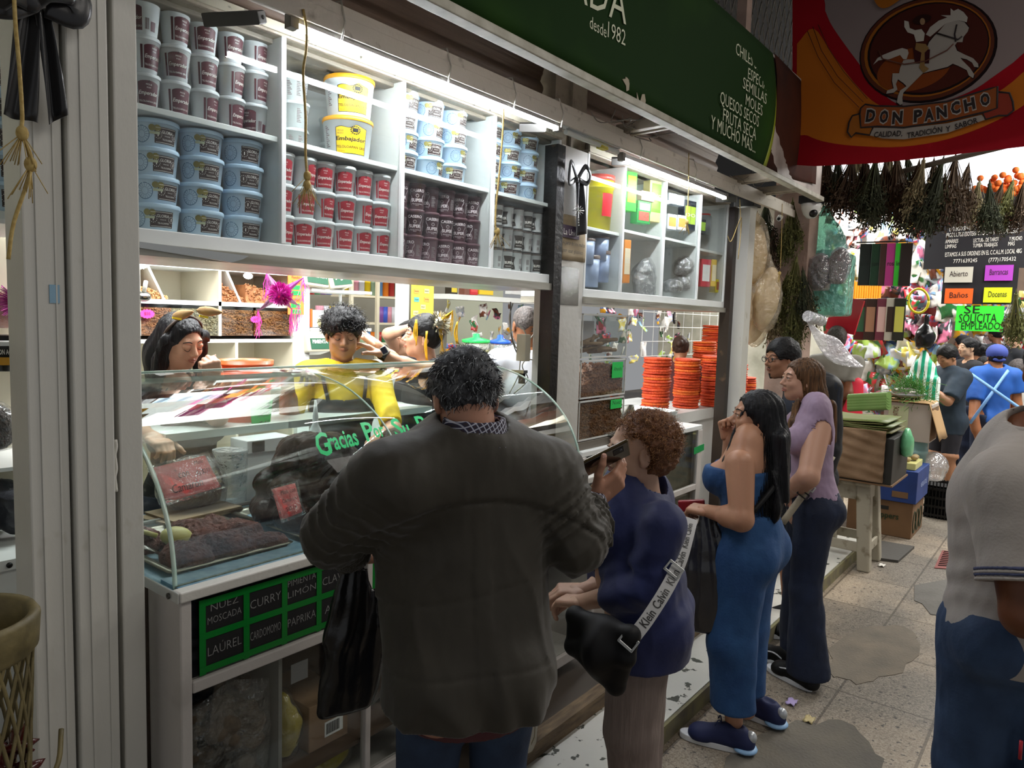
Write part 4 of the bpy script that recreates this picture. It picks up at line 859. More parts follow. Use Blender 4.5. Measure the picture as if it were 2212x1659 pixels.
def nut_box(label,x0,x1,y0,y1,z0,z1,kind,seed,slope=None,sign=None):
 t=thing('nut_box',label,'box',((x0+x1)/2,(y0+y1)/2,z0));w_=.004
 MB().box(x0,x1,y0,y0+w_,z0,z1).box(x0,x0+w_,y0+w_,y1,z0,z1).box(x1-w_,x1,y0+w_,y1,z0,z1).build('clear_wall',ACR,t)
 for a,b,c,d,e,f in((x0,x1,y0-.001,y0+.004,z0,z0+.008),(x0,x1,y0-.001,y0+.004,z1-.008,z1),(x0,x0+.006,y0-.001,y0+.006,z0,z1),(x1-.006,x1,y0-.001,y0+.006,z0,z1),(x0,x1,y1-.006,y1,z0,z1)):pass
 mb=MB().box(x0-.001,x1+.001,y0-.002,y0+.005,z1-.01,z1).box(x0-.001,x1+.001,y0-.002,y0+.005,z0,z0+.009).box(x0-.002,x0+.004,y0-.002,y1,z1-.01,z1).box(x0-.002,x0+.004,y0+.006,y1,z0,z0+.009).box(x1-.004,x1+.002,y0-.002,y1,z1-.01,z1).box(x0-.001,x0+.004,y0-.0025,y0+.003,z0+.009,z1-.01).box(x1-.004,x1+.001,y0-.0025,y0+.003,z0+.009,z1-.01)
 mb.build('edge_frame',ACRE,t);rng=np.random.RandomState(seed)
 if kind in('almond','pecan'):
  top=slope or(lambda x:z1-.02);pts=[]
  core=[(x0+.006,z0+.006)]+[(x0+.006+(x1-x0-.012)*i/10,top(x0+(x1-x0)*i/10)-.012)for i in range(11)]+[(x1-.006,z0+.006)]
  n=MB().prism(core,(0,y0+.016,0),(1,0,0),(0,0,1),(0,y1-y0-.03,0)).build('nut_bed',ALM if kind=='almond' else PEC,t)
  for i in range(560):
   x=x0+.012+(x1-x0-.024)*rng.rand();z=z0+.012+(top(x)-z0-.014)*rng.rand();pts.append((x,y0+.013+.004*rng.rand(),z))
  for i in range(260):
   x=x0+.012+(x1-x0-.024)*rng.rand();pts.append((x,y0+.02+(y1-y0-.05)*rng.rand(),top(x)-.006))
  mb=MB();nuts(mb,pts,rng,*((.011,.007,.0045)if kind=='almond' else(.016,.0075,.005)));tag(mb.build('nuts',ALM if kind=='almond' else PEC,t),kind='stuff')
 if sign:
  a,b,c,d=sign;p0=np.array([a,y0-.004,b]);MB().box(a,a+c,y0-.0045,y0-.003,b,b+d).build('green_sign',mat('fluo_green_paper','16c552',.5),t)
  MB().text({'almond':'Almendra','pecan':'Nuez'}[kind],(a+c/2,y0-.0046,b+d*.45),(1,0,0),(0,0,1),.035,off=0,width=c*.75,shear=.3).build('handwriting',mat('dark_green_ink','0a3a1c',.6),t)
 return t
bx0,bx1,by0=3.40,3.90,2.20
nut_box('clear box of pecans, lowest of the stacked nut boxes',bx0,bx1,by0,2.45,1.04,1.27,'pecan',1,sign=(3.735,1.20,.13,.055))
nut_box('clear box of sloping almonds, middle of the stacked nut boxes',bx0,bx1,by0,2.45,1.28,1.50,'almond',2,slope=lambda x:1.345+min(.12,max(0,(x-3.42))*.38),sign=(3.735,1.385,.125,.095))
tb=nut_box('clear box of bagged cinnamon sticks, top of the nut boxes',bx0,bx1,by0,2.45,1.51,1.76,'cinnamon',3)
MB().box(3.385,3.92,2.19,2.46,.99,1.035).build('riser_board',mat('grey_wood_riser','6a6358',.6),loc=(3.6,2.3,.99),label='thin dark riser board under the stacked nut boxes',cat='board')
CINN=mat('cinnamon_sticks','a98a68',.7,col2='8a6a48',nscale=12);r=np.random.RandomState(5)
for i in range(16):
 a=np.array([3.43+.2*r.rand(),2.22+.1*r.rand(),1.53+.02*r.rand()+.004*i]);d=unit([1,.2*r.normal(),-.05+.25*r.rand()]);MB().tube([a,a+d*.2],.011,7).build('cinnamon_stick',CINN,tb)
bag('bag_of_cinnamon','crinkled clear bag of cinnamon at the left of the top nut box',(3.50,2.36,1.63),(.075,.05,.09),CINN,plastic_film('bright_clear_film','ffffff',.25,gloss=.5),31)
MB().box(3.66,3.84,2.40,2.402,1.56,1.72).build('paper_sheet',mat('lavender_white_paper','d6d6e2',.6),loc=(3.75,2.4,1.56),label='white paper sheet inside the top nut box',cat='paper')
q=[P(1390,850,z=1.10),P(1480,918,z=1.0)]
t=thing('steel_pan','large deep stainless steel pan with yellow grease on the second counter','pan',(4.45,2.35,.99))
def pan(x0,x1,y0,y1,z0,z1):
 mb=MB();R=[]
 def ring(i,z):
  rr=.035;pts=[]
  for cx,cy,a0 in((x1-i-rr,y1-i-rr,0),(x0+i+rr,y1-i-rr,90),(x0+i+rr,y0+i+rr,180),(x1-i-rr,y0+i+rr,270)):
   for k in range(5):a=math.radians(a0+22.5*k);pts.append((cx+rr*math.cos(a),cy+rr*math.sin(a),z))
  return pts
 R=[ring(.03,z0),ring(.012,z0+.01),ring(.0,z1-.005),ring(-.012,z1),ring(-.012,z1+.002),ring(.003,z1+.001),ring(.015,z0+.014),ring(.03,z0+.005)]
 n=20;v=sum(R,[]);f=[(j*n+i,j*n+(i+1)%n,(j+1)*n+(i+1)%n,(j+1)*n+i)for j in range(len(R)-1)for i in range(n)]+[tuple(range(n))[::-1],tuple((len(R)-1)*n+i for i in range(n))]
 return mb.add(v,f,0,True)
pan(3.93,4.62,2.17,2.55,.995,1.125).build('body',STEEL,t);MB().box(3.97,4.58,2.21,2.51,1.045,1.05).build('yellow_grease',mat('yellow_grease','e8d83a',.25),t)
t=thing('counter_scale','flat black kitchen scale with yellow label left of the steel pan','scale',(3.85,2.25,.99));bevel(MB().box(3.74,3.91,2.17,2.36,.99,1.035).build('housing',BLACK,t));MB().box(3.72,3.915,2.165,2.42,1.04,1.05).build('weighing_plate',STEEL,t);MB().box(3.78,3.90,2.166,2.1695,1.0,1.03).build('yellow_label',mat('yellow_scale_label','d8d080',.5),t)
t=thing('orange_cup','small bright orange cup beside the nut boxes','cup',(3.93,2.40,1.05));MB().lathe([(.02,0),(.03,.03),(.03,.075),(.026,.075),(.02,.01),(0,.01)],(3.945,2.35,1.13),18).build('body',mat('orange_plastic','f0602a',.35),t)
t.location=(3.945,2.35,1.13);t.children[0].location=(0,0,0);t.children[0].data.transform(Matrix.Translation((0,0,0)))
# people
def Q(px,py,d):
 """point of the photo's sight line at camera depth d"""
 v=np.array([px-CX,py-CY,F_PX])*(d/F_PX);return np.array([v@_X,v@_Y,v@_U+EYE])
def azim(px):v=Q(px,800,1.)-np.array([0,0,EYE]);return math.degrees(math.atan2(v[1],v[0]))
def skin_mat(c,c2=None):return mat('skin_'+c,c,.48,col2=c2 or c,nscale=7,nmix=.5,sss=.06,bump=.06,bscale=90,spec=.4)
def hair_mat(name,c='',c2='',st=(60,60,4),rough=.35):return mat(name,c,rough+.2,col2=c2,nscale=2.2,nmix=.55,stretch=st,bump=.4,bscale=3,spec=.28,detail=6)
EYEW=mat('eye_white','d8d2cc',.2);IRIS=mat('iris_dark','1c110c',.12)
def lip_mat(c):return mat('lip_'+c,c,.35,sss=.1)
class Hum:
 def __init__(s,name,label,base,face,h=1.65,g=1.0,fem=False,lean=0,tilt=0,belly=0,head=(0,0,0),hs=1.0,skin='b98563',lip='96604e',brow='1d130e',hc=None,neck=None,J=None,group=None,shw=1.0):
  s.base=np.array(base,float);a=math.radians(face);s.F=np.array([math.cos(a),math.sin(a),0]);s.R=np.array([math.sin(a),-math.cos(a),0]);s.Z=np.array([0,0,1.])
  s.h=h;s.g=g;s.fem=fem;s.belly=belly;s.T=thing(name,label,'person',s.base,group)
  s.skin=skin_mat(skin);s.lip=lip_mat(lip);s.brow=mat('brow_'+brow,brow,.7)
  s.L=rotm(s.R,-lean)@rotm(s.F,tilt);s.pel=s.W(0,0,.53);s.F2=s.L@s.F;s.R2=s.L@s.R;s.Z2=s.L@s.Z
  w_=.104*shw*(1 if not fem else.93)
  J=J or{};j=dict(wai=s.U(0,0,.62),che=s.U(0,.005,.72),top=s.U(0,-.006,.785),nb=s.U(0,-.012,.828),shL=s.U(-w_,-.006,.805),shR=s.U(w_,-.006,.805))
  for q,sg in(('L',-1),('R',1)):
   j['hip'+q]=s.W(sg*.05,0,.515);j['kn'+q]=s.W(sg*.055,.01,.28);j['an'+q]=s.W(sg*.058,-.01,.045)
   j['el'+q]=s.U(sg*.135,-.01,.625);j['wr'+q]=s.U(sg*.14,.03,.49)
  j['hc']=s.U(0,.012,.925);j.update({k:np.array(v,float)for k,v in J.items()});s.J=j
  if hc is not None:j['hc']=np.array(hc,float)
  yaw,pit,rol=head;s.HF=rotm(s.Z,yaw)@s.F;hr=unit(np.cross(s.HF,s.Z));M=rotm(hr,pit)@rotm(s.HF,rol)
  s.Hm=np.array([M@hr,M@s.HF,M@s.Z]).T;s.hs=hs*(.98 if not fem else.94)
 def W(s,r,f,u):return s.base+s.h*(r*s.R+f*s.F+u*s.Z)
 def U(s,r,f,u):return s.pel+s.L@(s.h*(r*s.R+f*s.F+(u-.53)*s.Z))
 def H(s,x,y,z):return s.J['hc']+s.Hm@(np.array([x,y,z])*s.hs)
# primitives shared by skin and cloth
 def torso(s,S,t=0,k=.03,m=0,disp=None,hem=.50):
  j=s.J;h=s.h;g=s.g;f=s.fem;sq=(s.F2,.70);u0=hem
  hp,wa,ch=(.094*g,.070*g,.079*g)if f else(.086*g,.080*g,.092*g)
  S.cone(s.W(0,-.003,u0)if u0<.53 else s.pel,s.W(0,-.003,.535),hp*h+t,hp*h+t,k,m,sq=sq,disp=disp);S.cone(s.pel,j['wai'],hp*h*.98+t,wa*h+t,k,m,sq=sq,disp=disp);S.cone(j['wai'],j['che'],wa*h+t,ch*h+t,k,m,sq=sq,disp=disp)
  S.cone(j['che'],j['top'],ch*h+t,ch*h*.80+t,k,m,sq=(s.F2,.66),disp=disp)
  r=.036*h*(.9 if f else 1);i=(j['shR']-j['shL'])*.10
  S.cone(j['shL']+i,j['shR']-i,r+t,r+t,k*1.3,m,disp=disp);mid=(j['shL']+j['shR'])/2
  for q in 'LR':S.cone(j['nb']-s.Z2*.005,j['sh'+q]*.75+mid*.25,.026*h+t*.6,.028*h+t*.8,k*1.3,m,disp=disp)
  if f:
   for sg in(-1,1):S.ell(s.U(sg*.046,.052*g,.716),np.array([.034,.034,.036])*h*g+t,None,k,m)
  if s.belly:S.ell(s.U(0,.03,.61),np.array([.085,.075,.075])*h*s.belly+t,None,.05,m)
  for sg in(-1,1):S.ell(s.W(sg*.042*g,-.038*g,.515),np.array([.045,.042,.047])*h*g+t*.7,None,.04,m)
 def arm(s,S,q,t=0,k=.015,m=0,part=(0,2),disp=None,g=None,flat=False):
  j=s.J;h=s.h;g=g or getattr(s,'armg',None)or(s.g*(.9 if s.fem else 1))**.8;a,b,c=j['sh'+q],j['el'+q],j['wr'+q];ra,rb,rc=.0335*h*g,.0255*h*g,.0165*h*g**.6
  u0,u1=part
  if u0<1:
   e=min(u1,1);p=a+(b-a)*e;S.cone(a+(b-a)*max(u0,0),p,ra+t,ra+(rb-ra)*e+t,k,m,flat=flat and u1<1,disp=disp)
  if u1>1:
   e=u1-1;f0=max(u0-1,0);p0=b+(c-b)*f0;p=b+(c-b)*e
   S.cone(p0,p,(rb*.98 if f0==0 else rb+(rc-rb)*f0)+t,rb+(rc-rb)*e+t,k,m,flat=flat and u1<2 and f0>0,disp=disp)
   if e>.3 and f0==0:S.cone(b+(c-b)*.05,b+(c-b)*.4,rb*1.04+t,rb*1.02+t,k,m,disp=disp)
 def leg(s,S,q,t=0,k=.02,m=0,part=(0,2),disp=None,kt=0,at_=0):
  j=s.J;h=s.h;g=s.g**.7;a,b,c=j['hip'+q],j['kn'+q],j['an'+q];ra,rb,rc=.053*h*g,.034*h*g,.021*h
  u0,u1=part
  if u0<1:e=min(1,u1);S.cone(a+(b-a)*max(0,u0),a+(b-a)*e,ra+t,ra+(rb-ra)*e+t+kt*e,k,m,disp=disp)
  if u1>1:
   e=u1-1;e0=max(0,u0-1);S.cone(b+(c-b)*e0,b+(c-b)*e,rb+(rc-rb)*e0+t+kt,rb+(rc-rb)*e+t+at_*e,k,m,disp=disp)
   if e>.4:S.ell(b+(c-b)*.3-s.F*.012*h,np.array([.026,.030,.06])*h*g+t,None,.02,m)
 def bounds(s,pts,pad):P_=np.array(pts);return P_.min(0)-pad,P_.max(0)+pad
# the continuous body
 def body(s,mb=None,res=.004,hres=.0035,face=True,eyes='open',arms='LR',armpart=(0,2),torso=True,tres=.012,legs='',legpart=(0,2),hands=None,smile=0,beard=None,ears=True,noseL=1,name='body',old=0):
  mb=MB();j=s.J;H=s.H;A=s.Hm;q=s.hs
  lo,hi=s.bounds([H(0,0,.02),j['nb']],.16);S=SDF(lo,hi,hres);k=.02
  E=lambda c,r,kk=.015,m=0,mode='add',tiltR=None:S.ell(H(*c),np.array(r)*q,A if tiltR is None else A@tiltR,kk*q,m,mode)
  E((0,-.014,.028),(.074,.094,.086),0);E((0,.030,-.030),(.057,.058,.074),.03);E((0,.052,-.088),(.023,.022,.019),.03)
  for sg in(-1,1):
   E((sg*.040,.012,-.062),(.022,.036,.032),.03);E((sg*.034,.062,-.022),(.022,.020,.018),.022)
  S.cone(H(0,-.022,-.055),j['nb']-s.Z2*.02,(.051 if not s.fem else.044)*q,(.056 if not s.fem else.047)*q*s.g**.5,.03);S.cone(j['nb']-s.Z2*.02,j['nb']-s.Z2*.06,.05*s.g**.5,.05*s.g**.5,.03)
  if face:
   S.cone(H(-.034,.073,.030),H(.034,.073,.030),.011*q,.011*q,.014)
   for sg in(-1,1):E((sg*.031,.097,.009),(.019,.017,.013),.012,0,'sub')
   S.cone(H(0,.082,.014),H(0,.082+.022*noseL,-.020),.0075*q,.0105*q,.012)
   for sg in(-1,1):E((sg*.0115,.091,-.026),(.0085,.010,.0075),.006)
   for sg in(-1,1):
    E((sg*.031,.0745,.008),(.0150,.0135,.0135),.002,0)
    if eyes=='open':E((sg*.031,.0765,.0155),(.018,.0145,.0075),.003,0);E((sg*.031,.0755,.000),(.017,.0135,.0060),.003,0)
    else:E((sg*.031,.0765,.0120),(.018,.0150,.0115),.003,0);E((sg*.031,.0755,-.003),(.017,.0135,.0055),.003,0)
    S.cone(H(sg*.022,.0785,-.052+.003*smile),H(sg*.002,.0905,-.0485),.0032*q,.0046*q,.004);S.cone(H(sg*.022,.0785,-.053+.003*smile),H(sg*.002,.0885,-.0575),.003*q,.0056*q,.004)
    if eyes=='open':E((sg*.031,.0885,.0075),(.0125,.007,.0042),0,1,'paint');E((sg*.031,.0885,.0078),(.0058,.008,.0050),0,2,'paint')
    if old:S.cone(H(sg*.020,.083,-.030),H(sg*.034,.066,-.062),.0022*q,.0028*q,.004,mode='sub')
   S.cone(H(-.021,.0835,-.0530+.002*smile),H(.021,.0835,-.0530+.002*smile),.0016*q,.0016*q,.002,mode='sub')
   if beard:
    for a_,b_,r_ in(((0,.090,-.0405),(.017,.083,-.045),.0032),((0,.090,-.0405),(-.017,.083,-.045),.0032),((0,.075,-.080),(0,.070,-.100),.011),((.018,.079,-.046),(.020,.066,-.078),.0035),((-.018,.079,-.046),(-.020,.066,-.078),.0035)):S.cone(H(*a_),H(*b_),r_*q,r_*q,.004,5,sq=(A[:,1],.7))
  if ears:
   for sg in(-1,1):E((sg*.078,-.008,-.004),(.008,.019,.033),.006);E((sg*.086,-.002,.000),(.006,.010,.019),.005,0,'sub');E((sg*.074,-.001,-.032),(.006,.009,.009),.006)
  S.into(mb,smooth=1)
  if face:
   def sf(x,z,o=.0008):
    for y in np.arange(.125,.03,-.0015):
     g=np.round((H(x,y,z)-S.lo)/S.res).astype(int)
     if np.all(g>=0)and np.all(g<S.n)and S.V[tuple(g)]<S.res*.45:break
    return H(x,y+o,z)
   def mark(pl,r,m,k=1,n=5):c=catmull([sf(*p)for p in pl],n);N_=len(c);mb.tube(c,[r*q*(.35+.65*math.sin(PI*(i+.6)/(N_+.2))**.6)for i in range(N_)],6,m,flat=(A[:,2],1,k))
   for sg in(-1,1):
    mark([(sg*.013,.0285),(sg*.024,.0345),(sg*.036,.0350),(sg*.049,.0285)],.0026,4,.45)
    mark([(sg*.019,.0095),(sg*.027,.0145),(sg*.036,.0145),(sg*.0455,.0085)]if eyes=='open' else[(sg*.018,.000),(sg*.026,-.0045),(sg*.037,-.0045),(sg*.046,.001)],.0014,4,.8)
   sm=.0035*smile;mark([(-.021,-.0525+sm),(-.011,-.0500),(-.003,-.0478),(.003,-.0478),(.011,-.0500),(.021,-.0525+sm)],.0030,3,.5);mark([(-.019,-.0540+sm),(-.009,-.0585),(0,-.0595),(.009,-.0585),(.019,-.0540+sm)],.0036,3,.5)
  if torso:
   pts=[s.W(0,0,.46),j['nb'],j['shL'],j['shR']];lo,hi=s.bounds(pts,.20*s.g);S=SDF(lo,hi,tres);s.torso(S,0);S.plane(s.W(0,0,.46),(0,0,-1));S.into(mb)
  for i,q_ in enumerate(arms):
   pts=[j['sh'+q_],j['el'+q_],j['wr'+q_]];lo,hi=s.bounds(pts,.085*s.g);S=SDF(lo,hi,res);s.arm(S,q_,part=armpart)
   if hands and q_ in hands:
    c=j['wr'+q_];hd=hands[q_];S.cone(c,c+unit(hd['d'])*.03,.024,.026,.015,sq=(hd['n'],.7))
   S.into(mb)
   if hands and q_ in hands:hand(mb,j['wr'+q_],side=q_,**hands[q_])
  for q_ in legs:
   pts=[j['hip'+q_],j['kn'+q_],j['an'+q_]];lo,hi=s.bounds(pts,.11*s.g);S=SDF(lo,hi,max(res,.006));s.leg(S,q_,part=legpart);S.cone(j['an'+q_],j['an'+q_]+s.F*.11-s.Z*.03,.03,.022,.02,sq=(s.Z,.7));S.into(mb)
  ms=[s.skin,EYEW,IRIS,s.lip,s.brow,s.brow,NAILM]
  o=mb.build(name,ms,s.T);s.body_o=o;return o
 def cloth(s,name,fn,lo,hi,m,res=.007,folds=(.004,8),fst=(1,1,.5),seed=1,fine=.0015,ms=None,parent=None,smooth=1):
  S=SDF(lo,hi,res);fn(S)
  if folds[0]:S.noise(folds[0],folds[1],seed,fst)
  if fine:S.noise(fine,folds[1]*2.7,seed+9,fst,ridge=True)
  post=getattr(S,'post',None)
  if post:post(S)
  mb=MB();S.into(mb,smooth=smooth);return mb.build(name,m,parent or s.T)
 def shirt(s,name,m,t=.012,hem=.50,sleeves=(.5,.5),res=.007,folds=(.004,7),seed=2,neckr=.062,vneck=0,extra=None,arm_t=None,top_cut=None):
  j=s.J
  def fn(S):
   s.torso(S,t,hem=hem-.0)
   for q,e in zip('LR',sleeves):
    if e:s.arm(S,q,(arm_t or t),part=(0,e),k=.02,flat=False)
   if extra:extra(S)
   def post(S):
    S.plane(s.W(0,0,hem),(0,0,-1))
    for q,e in zip('LR',sleeves):
     if e:
      a,b=(j['sh'+q],j['el'+q])if e<=1 else(j['el'+q],j['wr'+q]);c=a+(b-a)*(e if e<=1 else e-1);R_=.05*s.h*s.g;S.cone(c,c+unit(b-a)*.25,R_+.02,R_+.03,.002,mode='sub',flat=True)
    up=unit(s.Z2-.35*s.F2);S.cone(j['nb']-up*.005+s.F2*.012,j['nb']+up*.3+s.F2*.02,neckr,neckr*1.1,.006,mode='sub',flat=True);S.ell(j['nb']+s.F2*.02+s.Z2*.005,(neckr,neckr,.022),None,.006,mode='sub')
    if vneck:S.cone(j['nb']+s.F2*.05,j['nb']+s.F2*.11-s.Z2*vneck,.04,.004,.004,mode='sub')
    if top_cut is not None:S.plane(s.U(0,0,top_cut),s.Z2)
   S.post=post
  pts=[s.W(0,0,hem),j['nb'],j['shL'],j['shR']]+[j[a+q]for q,e in zip('LR',sleeves)for a in(('el','wr')if e>1 else('el',))if e]
  lo,hi=s.bounds(pts,.12*s.g+t);x0,x1=s.bounds([s.W(0,0,hem),s.pel,j['che']],.21*s.g+t);lo=np.minimum(lo,x0);hi=np.maximum(hi,x1);lo[2]=s.W(0,0,hem)[2]-.03
  return s.cloth(name,fn,lo,hi,m,res,folds,seed=seed,smooth=2)
 def trousers(s,name,m,t=.012,top=.57,part=2,res=.008,folds=(.005,7),seed=5,kt=0,at_=0,cut=None,zmin=None,bands=None):
  j=s.J
  def fn(S):
   hp=(.094 if s.fem else.086)*s.g*s.h;S.cone(s.W(0,-.003,.52),s.W(0,-.003,.56),hp+t*.6,hp+t*.3,.03,sq=(s.F,.72))
   for sg in(-1,1):S.ell(s.W(sg*.042*s.g,-.038*s.g,.515),np.array([.048,.045,.05])*s.h*s.g+t*.7,None,.04)
   for q in 'LR':s.leg(S,q,t,part=(0,part),kt=kt,at_=at_,k=.025)
   if bands:bands(S)
   def post(S):
    S.plane(s.W(0,0,top),(0,0,1));S.plane(s.W(0,0,cut if cut else(.30+.26*(1-part)if part<=1 else.285-.24*(part-1))),(0,0,-1))
   S.post=post
  lo,hi=s.bounds([s.W(0,0,top),j['hipL'],j['hipR'],j['knL'],j['knR'],j['anL'],j['anR']],.14*s.g+t);lo[2]=(zmin if zmin is not None else s.W(0,0,(cut if cut else.02))[2]-.02)
  return s.cloth(name,fn,lo,hi,m,res,folds,fst=(1,1,.35),seed=seed)
 def shoe(s,q,dirv,m,msole,name='shoe',L=.27,an=None,style=None,z0=0.0):
  a=np.array(s.J['an'+q]if an is None else an);d=unit(np.array([dirv[0],dirv[1],0]));r=np.array([d[1],-d[0],0]);c=np.array([a[0],a[1],z0]);heel=c-d*.055;R=np.array([r,d,(0,0,1)]).T
  S=SDF(c-.27,c+.27,.005);mid=c+d*(L/2-.06)
  S.cone(heel+(0,0,.045),heel+d*.02+(0,0,.075),.034,.036,.02);S.cone(heel+(0,0,.045),heel+d*(L-.075)+(0,0,.038),.036,.036,.02,sq=((0,0,1),.95));S.cone(heel+d*.05+(0,0,.085),heel+d*(L-.10)+(0,0,.045),.034,.033,.02)
  S.ell(heel+d*(L-.075)+(0,0,.034),(.046,.046,.030),k=.03);S.ell(heel+d*.035+(0,0,.125),(.026,.030,.03),k=.01,mode='sub');S.plane((0,0,z0+.018),(0,0,-1));mb=MB();S.into(mb);up=mb.build(name,m,s.T)
  pts=[]
  for i in range(28):
   t=2*PI*i/28;y=math.sin(t)*(L/2+.008);w_=.043+.007*math.sin(t)-.006*math.cos(2*t);pts.append((math.cos(t)*w_,y+L/2-.055))
  mb=MB().prism(pts,c+np.array([0,0,z0*0+.001]),r,d,(0,0,.026));so=mb.build('sole',msole,s.T);so.parent=up;bevel(so,.004)
  return up
NAILM=mat('fingernail','d9a898',.25)
def hand(mb,w,d,n,side='R',curl=(35,40,45,50),spread=6,thumb=(35,30),sc=1.0,res=.0026,nail=True,thumb_out=40):
 """w wrist, d direction of the fingers, n palm normal (the way the palm faces)"""
 w=np.array(w,float);d=unit(d);n=unit(np.array(n,float)-d*(d@np.array(n,float)));lat=np.cross(d,n)*(1 if side=='R' else-1)
 lat=-lat if False else lat
 S=SDF(w-.05+np.minimum(d*.2,0)-.06,w+.05+np.maximum(d*.2,0)+.06,res);R=np.array([lat,d,n]).T
 S.box(w+d*.048*sc,np.array([.038,.044,.013])*sc,R,.012*sc,.008);S.cone(w-d*.01,w+d*.02,.024*sc,.026*sc,.012,sq=(n,.72));S.ell(w+d*.035*sc+lat*.022*sc+n*.006,np.array([.018,.03,.014])*sc,R,.012)
 for i,(o,L,r)in enumerate(((.029,.074,.0088),(.0100,.082,.0092),(-.0095,.076,.0088),(-.0280,.060,.0078))):
  p=w+d*(.088-.004*abs(i-1.2))*sc+lat*o*sc;ang=0;sp=(1.5-i)*spread;dd=rotm(n,-sp*(1 if(np.cross(lat,d)@n)>0 else-1)*-1)@d if sp else d;ax=np.cross(dd,n)
  for kx,(fr,cu)in enumerate(((.46,.9),(.30,1.15),(.24,.75))):
   ang+=curl[i]*cu;e=rotm(ax,ang)@dd;q=p+e*L*fr*sc;S.cone(p,q,r*sc*(1-.07*kx),r*sc*(.95-.09*kx),.0035 if kx else.008)
   if kx==2 and nail:nrm=-(rotm(ax,ang)@n);S.ell(q+nrm*r*.62*sc-e*.002,np.array([.0052,.007,.0025])*sc,np.array([unit(np.cross(e,nrm)),e,nrm]).T,0,6)
   p=q
 p=w+d*.022*sc+lat*.030*sc;b=unit(lat*math.sin(math.radians(thumb_out))+d*math.cos(math.radians(thumb_out))+n*math.sin(math.radians(thumb[0]))*.6)
 q1=p+b*.042*sc;S.cone(p,q1,.013*sc,.0105*sc,.012);e=unit(b*1.0+n*math.tan(math.radians(thumb[1]))*.5+d*.5);q2=q1+e*.030*sc;S.cone(q1,q2,.0105*sc,.0098*sc,.004);e2=unit(e+n*.2);q3=q2+e2*.022*sc;S.cone(q2,q3,.0098*sc,.0080*sc,.004)
 if nail:nn_=unit(-n+lat*.3);S.ell(q3+nn_*.0055*sc,np.array([.0058,.008,.0025])*sc,np.array([unit(np.cross(e2,nn_)),e2,nn_]).T,0,6)
 S.into(mb,mm=[0,0,0,0,0,0,6],smooth=1)
def strands(mb,roots,dirs,L,r=.0008,n=5,grav=.0,curl=0,seed=1,fr=60,m=0,sides=3):
 rg=np.random.RandomState(seed)
 for p,d in zip(roots,dirs):
  p=np.array(p,float);d=unit(d);l=L*(.7+.6*rg.rand());pts=[p];a,b,_=frame(d);ph=rg.rand()*6.28
  for i in range(1,n+1):
   d=unit(d+np.array([0,0,-grav]));q=pts[-1]+d*l/n
   if curl:t=ph+i*fr*l/n;q=q+(a*math.cos(t)+b*math.sin(t))*curl
   pts.append(q)
  mb.tube(pts,[r*(1-.6*i/n)for i in range(n+1)],sides,m,caps=False)
def cap_points(hum,n,r=(.080,.100,.094),c=(0,-.014,.028),keep=lambda x,y,z:True,seed=1):
 """points on the scalp with outward directions"""
 rg=np.random.RandomState(seed);P_,D_=[],[]
 while len(P_)<n:
  v=unit(rg.normal(size=3));q=np.array(c)+v*np.array(r)
  if not keep(*q):continue
  P_.append(hum.H(*q));D_.append(hum.Hm@unit(v/np.array(r)))
 return P_,D_
def hairline(x,y,z):return(y<.045 and z>-.05-.3*min(0,y+.02)*0)or z>.062+.0*y if z>-.075 else False
def short_hair(hum,m,thick=.012,front=.062,nape=-.055,side=-.010,res=.0045,amp=.003,fr=18,seed=3,volume=(1,1,1),name='hair',extra=None,sc=1):
 S=SDF(hum.H(0,0,0)-.17,hum.H(0,0,0)+.19,res);A=hum.Hm;q=hum.hs
 r=(np.array([.074,.094,.086])+thick*np.array(volume))*q;S.ell(hum.H(0,-.014,.028+.004*volume[2]),r,A,0)
 if extra:extra(S)
 S.noise(amp,fr,seed);S.noise(amp*.6,fr*2.5,seed+2,ridge=True)
 S.ell(hum.H(0,.085,front-.095),np.array([.071,.075,.095])*q,A,.008,mode='sub')
 for sg in(-1,1):S.ell(hum.H(sg*.085,.030,side-.035),np.array([.05,.048,.06])*q,A,.006,mode='sub')
 o=hum.H(0,-.05,nape);S.plane(o,-A[:,2]*1-A[:,1]*-.35)
 mb=MB();S.into(mb);return mb.build(name,m,hum.T)
# man in the olive jacket, seen from behind
mb_=np.array([1.262,1.105,0.0])
man=Hum('person','stocky grey-haired man in an olive-brown jacket leaning at the counter, seen from behind',mb_,57,h=1.69,g=1.16,lean=9,head=(6,-32,0),skin='b08068',brow='4a4442',hs=.97,hc=Q(1003,862,1.74),J=dict(nb=Q(1022,958,1.70),shL=Q(838,1048,1.62),shR=Q(1180,1032,1.82),elL=Q(722,1152,1.70),wrL=Q(768,1200,1.98),elR=Q(1246,1176,1.80),wrR=Q(1283,1080,1.98)))
J=man.J
man.body(res=.004,hres=.0035,hands=dict(L=dict(d=unit(Q(835,1170,2.16)-Q(770,1195,2.02)),n=(.1,.2,-1),curl=(12,18,25,30),spread=5,thumb=(20,20)),R=dict(d=CV(.75,.62,-.1),n=CV(-.35,.6,-.72),curl=(30,32,36,40),spread=3,thumb=(10,10),thumb_out=55,sc=1.05)),legs='')
JKT=mat('olive_jacket_cloth','39342a',.62,col2='2e2a22',nscale=5,nmix=.5,bump=.18,bscale=18,sheen=.15,spec=.35)
